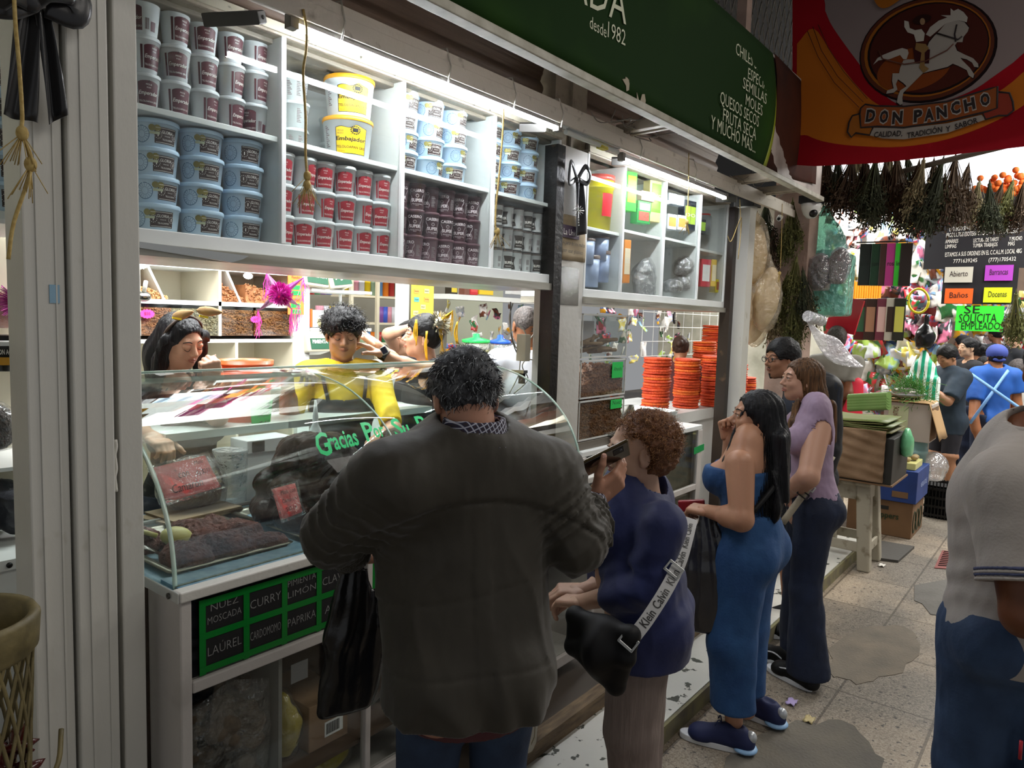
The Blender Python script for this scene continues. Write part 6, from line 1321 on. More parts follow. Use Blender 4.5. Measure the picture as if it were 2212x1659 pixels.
long_hair(li,BRH,low=Q(1778,952,3.56),w=.085,th=.055,seed=6,parts=[((Q(1722,870,3.52),Q(1712,915,3.50),Q(1700,940,3.5)),.028,.016),((Q(1795,880,3.5),Q(1800,950,3.5)),.035,.02)])
MB().tube(catmull([Q(1798,985,3.46),Q(1770,1030,3.40),Q(1742,1060,3.37),Q(1690,1130,3.36)],5),.022,4,flat=(nrm,.15,1)).build('beige_strap',mat('beige_webbing','a79c86',.8,bump=.2,bscale=200),li.T)
for px,py in((1748,1052),(1735,1068)):c=Q(px,py,3.345);R_=np.array([unit(Q(1770,1030,3.4)-Q(1690,1130,3.36)),nrm,np.cross(unit(Q(1770,1030,3.4)-Q(1690,1130,3.36)),nrm)]).T;bevel(MB().obox(c+R_[:,0]*.012,.003,.003,.026,R_).obox(c-R_[:,0]*.012,.003,.003,.026,R_).obox(c+R_[:,2]*.024,.014,.003,.003,R_).obox(c-R_[:,2]*.024,.014,.003,.003,R_).build('strap_buckle',ALU if px>1740 else BLACK,li.T),.001)
for q,px,py in(('L',1722,1478),('R',1690,1440)):
 a=P(px+8,py+5,z=0);d=P(px-40,py-22,z=0)-P(px,py,z=0);u=li.shoe(q,d,BLKF,SOLW,L=.25,an=(a[0],a[1],.06));MB().tube(catmull([(a[0],a[1],.06)+unit(d)*k_*.03+np.array([0,0,.01*math.sin(k_)])+np.cross(unit(d),(0,0,1))*-.037 for k_ in range(5)],3),.004,4).build('white_side_stripe',SOLW,u)
# man with glasses behind them
gm=Hum('person','man with glasses, goatee and dark jacket behind the lilac-top woman',(4.17,1.19,0),132,h=1.74,g=1.0,head=(12,-2,0),skin='a47458',lip='86503f',brow='120e0c',hs=.98,hc=Q(1688,778,4.2))
gm.body(res=.006,hres=.0035,beard=True,legs='LR',legpart=(1,2));DKT=mat('navy_tshirt','141c2c',.8);BJK=mat('black_jacket','101014',.6)
gm.shirt('tshirt',DKT,t=.012,hem=.50,sleeves=(.6,.6),neckr=.062,seed=8)
def bj(S):
 gm.torso(S,.022,hem=.5);[gm.arm(S,q,.016,part=(0,1.9))for q in 'LR']
 S.post=lambda S:(S.plane(gm.W(0,0,.5),(0,0,-1)),S.cone(gm.J['nb']-gm.Z*.6+gm.F*.12,gm.J['nb']+gm.Z*.15+gm.F*.09,.10,.075,.01,mode='sub'),S.cone(gm.J['nb'],gm.J['nb']+gm.Z*.2,.06,.09,.01,mode='sub'))
lo,hi=gm.bounds([gm.W(0,0,.49),gm.J['nb'],gm.J['elL'],gm.J['elR']],.17);gm.cloth('open_jacket',bj,lo,hi,BJK,.008,(.005,8),seed=12)
gm.trousers('shorts',mat('dark_shorts','1a1a20',.8),t=.02,top=.56,part=.95,cut=.29)
for q in 'LR':gm.shoe(q,gm.F,BLKF,SOLW)
short_hair(gm,hair_mat('black_short_hair','0c0b0b','1d1a1a',(30,30,30),.35),.014,nape=-.06,volume=(1,1,1.6),res=.005,front=.060)
mb=MB()
for sg in(-1,1):mb.tube([gm.H(sg*.031+.023*math.cos(a),.098,.008+.017*math.sin(a))for a in np.linspace(0,2*PI,21)],.0019,5,caps=False);mb.tube([gm.H(sg*.054,.096,.012),gm.H(sg*.074,.06,.014),gm.H(sg*.078,-.01,.010)],.0018,5)
mb.tube([gm.H(-.008,.1,.012),gm.H(0,.103,.014),gm.H(.008,.1,.012)],.0018,5);mb.build('glasses_frame',BLACK,gm.T)
mb=MB().text('NETH',Q(1722,878,4.05),unit(Q(1760,882,3.9)-Q(1722,878,3.9)),(0,0,1),.032,off=0);mb.build('tshirt_lettering',mat('grey_print','9aa0ac',.7),gm.T)
# man in the pale polo at the right edge
POLO=mat('pale_grey_polo','a9a29b',.8,col2='9f9790',nscale=5,bump=.12,bscale=150)
po=Hum('person','man in a pale grey polo shirt cut off by the right edge',(2.36,.07,0),10,h=1.76,g=1.10,lean=3,skin='6b3f26',brow='120e0c',hc=Q(2290,800,1.93),J=dict(nb=Q(2240,945,1.90),shL=Q(2178,1055,1.80),elL=Q(2212,1330,1.72),wrL=Q(2330,1345,1.95)))
J=po.J;po.body(res=.005,hres=.005,face=False,hands=dict(L=dict(d=(1,.3,0),n=(0,0,-1))))
def polex(S):S.cone(J['shL'],J['che'],.078,.12,.08);S.cone(J['shL'],J['shL']+(J['elL']-J['shL'])*.74,.074,.080,.05);S.cone(J['che'],po.W(0,-.01,.52),.178,.172,.05,sq=(po.F2,.78));S.cone(J['nb']-po.Z2*.03,J['shL'],.06,.07,.05)
def polo_fn():
 t=.016
 po.shirt('polo_shirt',POLO,t=t,hem=.475,sleeves=(.74,.5),res=.0065,neckr=.066,extra=with_folds(po,polex,amp=.0035,fr=60,who='L'),seed=14,folds=(.003,6))
polo_fn()
d=unit(J['elL']-J['shL']);c=J['shL']+(J['elL']-J['shL'])*.74;NVS=mat('navy_knit_stripe','3c4260',.8)
for k,(o_,m_)in enumerate(((-.002,POLO),(-.012,NVS),(-.018,POLO),(-.026,NVS))):
 S=SDF(c-.15,c+.15,.004);S.cone(c+d*(o_-.004),c+d*(o_+.004),.0935,.0935,0,flat=True);S.cone(c-d*.06,c+d*.06,.072,.072,0,mode='sub',flat=True);mb=MB();S.into(mb);mb.build('sleeve_band',m_,po.T)
def pcol(S):
 c=J['nb'];up=unit(po.Z2-.2*po.F2);S.cone(c-up*.025-po.F2*.01,c+up*.03,.092,.072,.01,flat=True);S.post=lambda S:S.cone(c-up*.1,c+up*.1,.066,.062,.004,mode='sub',flat=True)
po.cloth('polo_collar',pcol,J['nb']-.16,J['nb']+.16,POLO,.005,(.001,9),fine=0)
for dz in(.004,-.006):
 S=SDF(J['nb']-.15,J['nb']+.15,.004);up=unit(po.Z2-.2*po.F2);S.cone(J['nb']+up*(dz-.003),J['nb']+up*(dz+.002),.0835-dz*.3,.0825-dz*.3,0,flat=True);S.cone(J['nb']-up*.1,J['nb']+up*.1,.072,.070,0,mode='sub',flat=True);mb=MB();S.into(mb);mb.build('collar_stripe',NVS,po.T)
JE2=mat('faded_blue_jeans','263b58',.8,col2='3f587c',nscale=8,nmix=.6,bump=.15,bscale=120)
po.trousers('jeans',JE2,t=.022,top=.56,part=2,cut=.03);MB().tube(catmull([po.W(-.098*1.1,-.02,.535),po.W(-.085,-.062,.535),po.W(-.04,-.088,.535)],5),.022,4,flat=((0,0,1),1,.22)).build('brown_belt',mat('brown_belt','6b4a2c',.6),po.T)
for q in 'LR':po.shoe(q,po.F,BROWNS,BLACK)
short_hair(po,hair_mat('black_short_hair','0c0b0b','1d1a1a'),.012,res=.006)
t=thing('pen','red and clear pen in the back pocket of the polo man at the right edge','pen',Q(2205,1640,1.75));MB().tube([Q(2203,1640,1.74),Q(2206,1600,1.74)],.004,8).build('barrel',mat('red_pen','b02030',.3),t)
# people behind the counter and further off
HB=hair_mat('black_wavy_hair','0a0a0b','1c1a1b',(22,22,22),.35)
def folk(label,px,py,d,face,shirt=None,z0=0,hair='short',hm=None,arms=None,sl=(.55,.55),leg=2,lm=None,res=.008,hres=.0045,shoes=None,hem=.5,face_on=True,nk=.062,g=1.0,skin='a87c60',hd=(0,0,0),fem=False,eyes='open',hands=None,thick=.014,lean=0,group=None,t=.012,**k):
 c=Q(px,py,d);h=(c[2]-z0)/.925;b=c.copy();b[2]=z0;J_={}
 for q,v in(arms or{}).items():
  for nm,p in zip(('sh','el','wr')if len(v)==3 else('el','wr'),v):J_[nm+q]=Q(*p)
 a=math.radians(face);f_=np.array([math.cos(a),math.sin(a),0]);b=b-f_*.012*h-f_*math.sin(math.radians(lean))*.39*h
 o=Hum('person',label,b,face,h=h,g=g,fem=fem,head=hd,skin=skin,J=J_,lean=lean,hc=c,group=group,**k)
 near=d<6;o.body(res=res if near else.012,hres=hres,face=face_on,eyes=eyes,hands=hands or{},legs='LR' if leg is not None and leg<2 else '',legpart=(leg or 0,2),tres=.016,arms='LR' if near or arms else '')
 if shirt:o.shirt('shirt',shirt,t=t,hem=hem,sleeves=sl,neckr=nk,res=res,folds=(.004,7),seed=int(px)%97)
 if leg is not None:o.trousers('trousers',lm or DKJ,t=.016,top=.55,part=min(leg,2),cut=.03 if leg>=2 else.29 if leg>.9 else.36,res=.011)
 if shoes:[o.shoe(q,o.F,shoes,SOLW,z0=z0)for q in 'LR']
 hm=hm or HB
 if hair=='short':short_hair(o,hm,thick,nape=-.05,res=.006,volume=(1,1,1.5))
 elif hair=='long':long_hair(o,hm,low=o.H(0,-.09,-.30),w=.085,th=.045,res=.007,dens=50)
 elif hair=='bun':short_hair(o,hm,.010,nape=-.06,res=.006,extra=lambda S:S.ell(o.H(0,-.12,.05),(.035,.035,.035),None,.01))
 return o
BLKT=mat('black_tshirt','15151a',.8)
c=Q(392,738,3.0);gi=Hum('person','young woman with long black hair and stuffed brown headband behind the glass case',(c[0]+.02,c[1]+.03,.06),-92,h=1.63,fem=True,g=1.0,head=(12,-20,6),skin='b58a70',lip='9c6254',brow='100c0b',hc=c,hs=1.0,J=dict(nb=Q(372,822,3.03),shL=Q(420,868,2.95),elL=Q(470,900,2.92),wrL=Q(462,830,2.80),shR=Q(300,862,3.05),elR=Q(290,930,2.9),wrR=Q(330,945,2.72)))
gi.body(eyes='down',smile=1,res=.005,hres=.0026,hands=dict(L=dict(d=Q(458,790,2.78)-Q(464,830,2.80),n=unit(Q(400,800,2.9)-Q(458,800,2.75)),curl=(75,75,80,85),thumb=(70,60),thumb_out=15),R=dict(d=(0,-1,-.2),n=(0,0,-1))))
gi.trousers('trousers',DKJ,top=.55,res=.012,cut=.02);gi.shirt('tshirt',BLKT,hem=.5,sleeves=(.8,.8),neckr=.066)
long_hair(gi,BH,low=gi.J['nb']-gi.F*.09-(0,0,.26),w=.10,th=.05,res=.006,seed=8,parts=[((gi.H(-.088,.02,.02),gi.H(-.098,.005,-.10),gi.J['nb']+np.array([-.0,-.02,-.02])-gi.R*.12,gi.J['nb']-gi.R*.12+np.array([0,-.04,-.17])),.032,.032),((gi.H(.086,.02,.02),gi.H(.092,.00,-.08),gi.J['nb']+gi.R*.10+np.array([0,-.03,-.06]),gi.J['nb']+gi.R*.12+np.array([0,-.05,-.16])),.030,.030)])
t=thing('headband','headband of two stuffed brown shapes with yellow bits on the young woman','headband',gi.H(0,.02,.12));PLB=mat('tan_plush','8f7148',.8,bump=.3);mb=MB()
for a_,b_ in((Q(372,686,2.90),Q(420,672,2.88)),(Q(424,670,2.88),Q(468,674,2.90))):
 dd=b_-a_;o=MB().lathe([(.001,0),(.014,.012),(.020,.035),(.018,.06),(.010,.085),(.003,.097)],a_,14,axis=dd);o.build('stuffed_shape',PLB,t)
MB().tube(catmull([gi.H(-.092,-.01,.0),gi.H(-.078,.01,.08),gi.H(0,.01,.125),gi.H(.078,.01,.08),gi.H(.092,-.01,0)],6),.006,6).build('band',mat('brown_band','3a2a1e',.7),t)
for p in(Q(382,688,2.86),Q(440,684,2.86)):MB().obox(p,.018,.003,.004,rotm((0,1,0),10)).build('yellow_bit',mat('yellow_felt','d8b81c',.7),t)
YEL=mat('yellow_polo','e2bd12',.75,bump=.1);APR=mat('navy_apron','14181f',.7)
bo=folk('boy with bushy black hair, yellow polo and dark apron behind the case',741,722,3.50,-118,YEL,.06,'none',hd=(-6,-14,0),eyes='down',skin='b08468',g=.9,hres=.0032,hem=.5,sl=(.9,.9),hands=dict(R=dict(d=Q(700,792,3.18)-Q(635,800,3.25),n=(0,0,-1),curl=(25,35,45,50),sc=1.05)),arms=dict(R=((625,900,3.36),(620,806,3.25)),L=((850,930,3.4),(800,960,3.2))),res=.006)
S=SDF(bo.H(0,0,0)-.18,bo.H(0,0,0)+.2,.005);A=bo.Hm;S.ell(bo.H(0,-.008,.052),(.100,.108,.082),A,0);S.ell(bo.H(0,-.04,0),(.088,.08,.08),A,.03);S.noise(.007,13,3);S.noise(.004,30,6,ridge=True);S.ell(bo.H(0,.10,-.045),(.085,.082,.082),A,.008,mode='sub');[S.ell(bo.H(s_*.095,.03,-.06),(.045,.06,.07),A,.008,mode='sub')for s_ in(-1,1)];S.plane(bo.H(0,0,-.05),-A[:,2])
mb=MB();S.into(mb);mb.build('bushy_hair',HB,bo.T)
P1,D1=cap_points(bo,900,r=(.100,.108,.084),c=(0,-.008,.05),keep=lambda x,y,z:z>.02 and(y<.06 or z>.05),seed=4);rg=np.random.RandomState(8);mb=MB();strands(mb,P1,[unit(d_+rg.normal(size=3)*.7)for d_ in D1],.03,.0012,6,.1,.004,4,200);mb.build('hair_strands',mat('black_hair_strand','0b0b0d',.25),bo.T)
bo.cloth('apron',lambda S:(bo.torso(S,.020,hem=.4),setattr(S,'post',lambda S:(S.plane(bo.U(0,0,.745),bo.Z2),S.plane(bo.U(0,.02,.6),-bo.F2)))),bo.W(0,0,.4)-.3,bo.U(0,0,.76)+.3,APR,.009,(.003,7))
[MB().tube(catmull([bo.U(s_*.05,.07,.74),bo.U(s_*.06,.045,.80),bo.U(s_*.055,.0,.825)],4),.012,4,flat=(bo.F2,.25,1)).build('apron_strap',APR,bo.T)for s_ in(-1,1)]
[MB().ell(bo.J['nb']+bo.F*.048+bo.R*s_*.03+(0,0,.008),(.032,.018,.014),np.array([bo.R,bo.F,bo.Z]).T@rotm((0,1,0),s_*25)).build('polo_collar',YEL,bo.T)for s_ in(-1,1)]
sg_=folk('man in black V-neck with a gold star pinata on his head, arms reaching left',912,730,3.95,150,BLKT,.06,'short',hd=(-6,6,0),skin='bd9278',g=1.0,hres=.0033,nk=.07,sl=(.5,.5),res=.006,arms=dict(R=((968,800,3.92),(900,800,3.75),(828,768,3.62)),L=((905,795,4.15),(860,790,3.95),(812,745,3.8))),hands=dict(R=dict(d=Q(770,735,3.58)-Q(828,768,3.62),n=(0,0,-1),curl=(10,15,20,25),sc=1.05),L=dict(d=Q(770,712,3.75)-Q(812,745,3.8),n=(.3,.3,-1),curl=(25,25,30,30))))
t=thing('smart_watch','silver smart watch with dark face on the wrist of the reaching man','watch',Q(829,758,3.6));p=Q(830,757,3.565);R_=np.array([_r,_u,_b]).T@rotm((0,0,1),30);bevel(MB().obox(p,.017,.020,.006,R_).build('case',ALU,t),.004);MB().obox(p+np.array(_b)*.0065,.013,.016,.0006,R_).build('screen',mat('watch_screen','14162c',.1),t)
MB().cyl(Q(836,770,3.61),Q(822,762,3.61),.031,n=18).build('strap',BLACK,t)
GST=mat('gold_foil','b08a20',.25,.7);t=thing('star_pinata','gold star pinata with silver tinsel heart and yellow streamers on a man\'s head','pinata',Q(945,690,3.95));sc_=Q(948,700,3.93)
def star(t,c,R0,dirs,mcone,mtin,mstr,L=.13,nt=500,seed=1,strd=.12,sc=1):
 rg=np.random.RandomState(seed)
 for px,py in dirs:
  tip=Q(px,py,strd);d=tip-c;MB().cyl(c+unit(d)*R0*.5,tip,.022*sc,.0015,10).build('point',mcone,t)
  mb=MB()
  for k in range(9):a=tip+rg.normal(size=3)*.003;mb.tube([a,a+(.012*rg.normal(),.01*rg.normal(),-.05*sc),a+(.014*rg.normal(),.012*rg.normal(),-(.10+.03*rg.rand())*sc)],.0012,3,caps=False)
  mb.build('streamer',mstr,t)
 mb=MB().ell(c,R0*.75);
 for k in range(nt):v=unit(rg.normal(size=3));a=c+v*R0*.6;b=c+v*R0*(1.15+.2*rg.rand())+rg.normal(size=3)*.003;mb.tube([a,b],.0011,3,caps=False,sm=False)
 mb.build('tinsel_ball',mtin,t)
star(t,sc_,.055,[(908,682),(900,690),(978,672),(915,715),(955,740)],GST,mat('silver_tinsel','b9b5a4',.2,.9),mat('yellow_streamer','d8a81c',.5),nt=700,strd=3.9)
mb=MB();rg=np.random.RandomState(3)
for x,y0,y1 in((922,715,780),(988,695,745),(899,690,748)):
 for k in range(7):mb.tube(catmull([Q(x+rg.normal(),y0,3.86),Q(x-2+2*rg.normal(),(y0+y1)/2,3.86),Q(x+2*rg.normal(),y1-5*rg.rand(),3.86)],3),.0022,3)
mb.build('long_streamers',mat('yellow_streamer','d8a81c'),t)
WS=mat('white_shirt','dfe2ea',.7,bump=.1,bscale=12)
folk('balding man in a white shirt seen from behind, right part of first shop',1134,705,4.4,60,WS,.06,'short',hm=hair_mat('cropped_grey_hair','3a3432','6a625e',(40,40,40)),skin='8a5a3c',g=1.12,sl=(1.7,1.7),hem=.45,face_on=False,thick=.004,hres=.005,res=.009)
folk('person with an arm bent over dark hair behind the watch-wearing man',884,735,4.9,150,BLKT,.06,'short',skin='bd9278',sl=(.4,.4),g=.9,res=.01,arms=dict(R=((838,722,4.75),(882,708,4.72)),L=((920,800,5.0),(900,830,4.9))))
folk('woman with tied brown hair behind the wire grid of the second shop',1470,752,6.9,20,mat('dark_red_top','4a1a1a',.8),.06,'bun',hm=hair_mat('brown_tied_hair','2c1c14','4a3022'),skin='b07c5c',fem=True,res=.012)
REDA=mat('bright_red_apron','d81c38',.6)
vn=folk('vendor in a red apron half hidden by a hanging plastic sheet',1806,735,6.75,30,mat('grey_vendor_shirt','77736a',.8),0,'short',hm=hair_mat('cropped_grey_hair','3a3432','6a625e'),skin='7a4c32',g=1.15,sl=(.7,.7),res=.011,leg=2,arms=dict(R=((1832,850,6.6),(1800,872,6.85))))
S=SDF(Q(1838,860,6.6)-.4,Q(1838,860,6.6)+.4,.016);S.cone(Q(1850,830,6.6),Q(1838,905,6.6),.06,.10,sq=(_b,.6));S.noise(.01,6,2);mb=MB();S.into(mb);mb.build('apron',REDA,vn.T)
TEE=mat('slate_tshirt','1d2a36',.8,col2='263646');
te=folk('young man in a dark slate T-shirt and shorts sorting long green stems',2046,772,7.3,138,TEE,0,'short',hd=(4,-24,0),eyes='down',skin='a47658',g=1.05,sl=(.85,.85),leg=.95,lm=mat('dark_cargo_shorts','23222a',.85),shoes=BLACK,hem=.44,t=.04,res=.011,hres=.006,lean=4,arms=dict(L=((2048,868,7.1),(1998,832,7.2)),R=((2040,850,7.5),(2005,820,7.4))),hands=dict(L=dict(d=(-.3,.6,0),n=(0,0,-1),res=.005),R=dict(d=(-.3,.6,0),n=(0,0,-1),res=.005)))
PBL=mat('bright_blue_polo','1c5cb4',.75,col2='174c98');CAPB=mat('faded_blue_cap','3a4a96',.8)
bp=folk('man in a blue cap and bright blue polo with crossed apron straps',2152,772,7.6,22,PBL,0,'short',face_on=False,skin='9c6644',g=1.22,sl=(.6,.6),leg=2,lm=DKJ,hem=.50,t=.03,res=.012,arms=dict(L=((2103,905,7.5),(2118,965,7.45))))
MB().ell(bp.H(0,-.01,.05),(.098,.118,.092),bp.Hm).build('cap',CAPB,bp.T);MB().ell(bp.H(0,-.10,-.02),(.06,.01,.02),bp.Hm).build('cap_strap',CAPB,bp.T)
for a_,b_ in(((2098,808,7.42),(2208,885,7.36)),((2178,800,7.42),(2095,915,7.40))):
 pts=catmull([Q(*a_),Q((a_[0]+b_[0])/2,(a_[1]+b_[1])/2,7.28),Q(*b_)],5);MB().tube(pts,.02,4,flat=(_b,.3,1)).build('apron_strap',mat('pale_blue_strap','7fb0ea',.7),bp.T)
FAR=[(2090,752,8.1,130,'15151a','bun','woman with sleek black bun and pale face beyond the slate T-shirt man','c9a184',1),(2190,728,8.8,120,'22242a','short','tall pale youth in dark shirt at the far right','c9a184',0),(2128,792,8.2,-150,'8a9ac0','long','small child face peering beside the blue-cap man','b58060',1),(2112,762,8.9,40,'c8ccd8','bun','woman with dark hair and strap top beyond the slate T-shirt man','b58060',1),(2196,800,8.4,60,'c8c4bc','short','grey-haired person at the far right edge of the crowd','a87858',0),(2150,722,10.5,60,'22252a','short','distant man in a dark cap under the green notice','8a5a40',0),(2188,775,9.6,80,'6a5a50','short','dark-haired person half hidden by the blue-cap man','b58060',0),(2078,745,9.8,100,'2a2a30','short','dark-haired figure just behind the slate T-shirt man','8a5a40',0)]
for px,py,d,f_,c_,hr,lb,sk,fm in FAR:folk(lb,px,py,d,f_,mat('far_shirt_'+c_,c_,.8),0,hr,hm=hair_mat('cropped_grey_hair','3a3432')if 'grey-' in lb else HB,skin=sk,fem=bool(fm),res=.014,hres=.007,leg=2,group='crowd at the far end of the aisle')
# back of the first shop
CRM=mat('cream_shelf','d6cdb6',.6);YB_=4.0
t=thing('bin_shelf','cream shelving with slanted nut bins on the back wall of the first shop','shelf',(2.2,4.2,.06));zt=1.965
for z,th in((1.965,.02),(1.765,.025),(1.545,.02),(1.25,.02)):MB().box(1.0,2.80,YB_,4.45,z-th,z).build('shelf_board',LAMW,t)
for x in(1.0,1.42,1.81,2.275,2.78):MB().box(x,x+.018,YB_,4.45,1.565,1.945).build('upright',CRM,t)
for x in(1.0,1.95,2.38,2.78):MB().box(x,x+.018,YB_,4.45,.06,1.525).build('upright',CRM,t)
MB().box(1.0,2.8,4.44,4.46,.06,1.95).build('back_panel',CRM,t);MB().box(2.79,2.88,3.96,4.46,.06,2.6).build('end_post',LAMW,t)
for x in(1.95,2.41):MB().prism([(x,1.765),(x+.012,1.765),(x-.075,1.945),(x-.09,1.945)],(0,YB_,0),(1,0,0),(0,0,1),(0,.3,0)).build('slanted_divider',LAMW,t)
for a,b,kd in((1.43,1.80,0),(1.83,2.0,0),(2.0,2.27,2),(2.295,2.50,1),(2.52,2.77,1)):
 MB().box(a,b,YB_+.002,YB_+.006,1.567,1.738).build('bin_glass',ACR,t);m_=[ALM,PEC,mat('grey_seeds','8f8468',.6)][kd];rg=np.random.RandomState(int(a*100));mb=MB().box(a,b,YB_+.016,YB_+.2,1.566,1.72)
 nuts(mb,[(a+(b-a)*rg.rand(),YB_+.013,1.575+.14*rg.rand())for _ in range(330)],rg,.011,.007,.004);tag(mb.build('binned_nuts',m_,t),kind='stuff')
for a,b,hh in((1.83,1.98,.07),(2.295,2.44,.11),(2.46,2.77,.12)):
 rg=np.random.RandomState(int(a*90));mb=MB().prism([(a,1.766),(a,1.766+hh*.9),(a+(b-a)*.5,1.766+hh*.6),(b,1.766+.01),(b,1.766)],(0,YB_+.02,0),(1,0,0),(0,0,1),(0,.25,0));pts=[]
 for _ in range(300):x=a+(b-a)*rg.rand();pts.append((x,YB_+.01+.03*rg.rand(),1.77+rg.rand()*hh*(1-.85*(x-a)/(b-a))))
 nuts(mb,pts,rng=rg,L=.011,W=.007,T=.004);tag(mb.build('heaped_nuts',ALM if a>2.0 else mat('pale_peanuts','b98a58',.6),t),kind='stuff')
PK=mat('hot_pink_card','f03c96',.5);
def burst(px,py,y,r,m=PK,lb='pink starburst price tag',txt='$55'):
 c=P(px,py,y=y);t=thing('price_tag',lb,'price tag',c);MB().prism([(r*(1.3 if 1 else 1)*(1 if k%2 else.82)*math.cos(PI*k/14),r*.8*(1 if k%2 else.82)*math.sin(PI*k/14))for k in range(28)],c,(1,0,0),(0,0,1),(0,.0015,0)).build('card',m,t)
 if txt:MB().text(txt,c-(0,.003,.006),(1,0,0),(0,0,1),r*.7,off=0).build('writing',mat('dark_pink_ink','8a1a50',.6),t)
burst(318,678,3.98,.033,lb='pink starburst price tag left of the young woman');burst(552,690,3.98,.028,lb='pink starburst price tag beside the purple pinata tassel');burst(536,596,3.9,.026,mat('white_card','f0f0ee',.5),'white starburst tag hanging in the middle bin','');burst(304,572,3.9,.03,mat('white_card','f0f0ee',.5),'white starburst tag beside the white hinge post','')
burst(701,556,2.3,.03,lb='pink starburst tag under the tub cabinet',txt='');burst(548,541,2.3,.02,lb='pink tag stuck under the left of the tub cabinet',txt='');burst(1130,647,5.0,.035,lb='pink tag on the far white shelf',txt='');burst(1326,638,3.2,.035,lb='pink starburst tag under the second cabinet',txt='')
pg2=tub('display_tub','pale blue tub on top of the bin shelf, first from the left','tub',.05,.055,.09,PBLUE,PBLUEL,draw=lambda mb,a,b,c:(wrap(mb,a,b,c*.2,c*.8,-45,45,0,8),cyltext(mb,'TELOLOAPAN',0,c*.5,c*.2,1,a,b,width=b*1.25),wrap(mb,a,b,c*.24,c*.27,-42,42,1,8,.001)),mats=[DBROWN,INKW],group='tubs on the bin shelf')
for i in range(9):x=1.83+.118*i;o=pg2 if i==0 else dup(pg2);o.location=(x,4.06,1.966);o.rotation_euler=(0,0,math.radians(-35+9*(i%3)));o['label']=f'pale blue tub on top of the bin shelf, {ORD[i]} from the left'
t=thing('scoop','shiny metal scoop in the peanut bin at left','scoop',P(310,640,y=3.95));MB().ell(P(310,640,y=3.95),(.04,.03,.028)).build('bowl',STEEL,t);MB().tube([P(311,632,y=3.95),P(315,608,y=3.9)],.011,8).build('handle',mat('pale_handle','d8d8d0',.3),t)
PUR=mat('purple_foil','7a1268',.25,.55);PIK=mat('magenta_tinsel','b01888',.3,.5);PST=mat('pink_streamer','ec3aa8',.5)
t=thing('pinata','purple seven-pointed pinata star with pink streamers hanging before the bins','pinata',P(603,635,y=3.0));star(t,P(605,635,y=3.0),.045,[(577,590),(655,600),(557,672),(630,668),(645,660)],PUR,PIK,PST,nt=800,strd=3.72,seed=2,sc=1.1)
t=thing('pinata','purple pinata star cut by the left picture edge','pinata',P(44,655,y=2.5));star(t,P(48,652,y=2.6),.05,[(2,622),(20,690),(70,620),(66,690)],PUR,PIK,PST,nt=600,strd=3.0,seed=3)
t=thing('bucket','bright orange plastic bucket behind the glass case','bucket',P(530,805,y=2.8));ORB=mat('orange_plastic','f0602a');bc=P(530,777,y=2.82);MB().lathe([(.095,-.26),(.112,-.02),(.116,-.02),(.116,-.014),(.114,-.014),(.117,0),(.112,0),(.108,-.02),(.09,-.25),(0,-.25)],bc,28).build('body',ORB,t);MB().lathe([(.112,-.045),(.1165,-.045),(.1165,-.038),(.112,-.038)],bc,28).build('rib',ORB,t)
MB().box(1.3,2.7,2.66,2.95,1.22,1.25).build('back_ledge',LAMW,loc=(2,2.8,1.22),label='white ledge behind the case that carries the orange bucket',cat='shelf')
c3=[P(540,868,y=2.7),P(590,862,y=2.7),P(583,925,y=2.7),P(545,930,y=2.7)];sign_card('price_sign','green handwritten card seen through the case below the orange bucket',c3,mat('fluo_green_paper','16c552'),[('MOLE',.5,.75,.03,.06),('PICO',.5,.42,.03,.05),('$45',.5,.12,.03,.05)],sleeve=False)
t=thing('price_list','tall orange handwritten price strip right of the bins','price list',P(640,620,y=3.94));a,b=P(622,565,y=3.94),P(656,680,y=3.94);MB().box(a[0],b[0],3.938,3.942,b[2],a[2]).build('orange_paper',mat('orange_paper','f07a30',.6),t)
for k,(y_,tx,gr)in enumerate(((575,'$1,290',1),(589,'Don',0),(599,'Pancho',0),(610,'Almendra',0),(621,'$185',1),(633,'$690',1),(648,'$350',0),(660,'$350',1),(673,'$150',1))):
 c=P(639,y_,y=3.936)
 if gr:MB().obox(c,.035,.0008,.014).build('green_tag',mat('fluo_green_paper','16c552'),t)
 MB().text(tx,c-(0,.0015,.008),(1,0,0),(0,0,1),.024,off=0,width=min(.06,.014*len(tx))).build('writing',INKD,t)
t=thing('spice_shelf','white shelf unit holding clear pepper and garlic jars','shelf',(3.1,4.1,.06))
for z in(1.985-.11,1.62,1.36):MB().box(2.89,3.39,3.95,4.3,z-.02,z).build('shelf_board',LAMW,t)
MB().box(3.38,3.39,4.28,4.3,.06,2.2).build('upright',LAMW,t)
DG=mat('dark_green_label','0e4a30',.5);JP=plastic_film('pet_jar','f4f4ea',.18,gloss=.3)
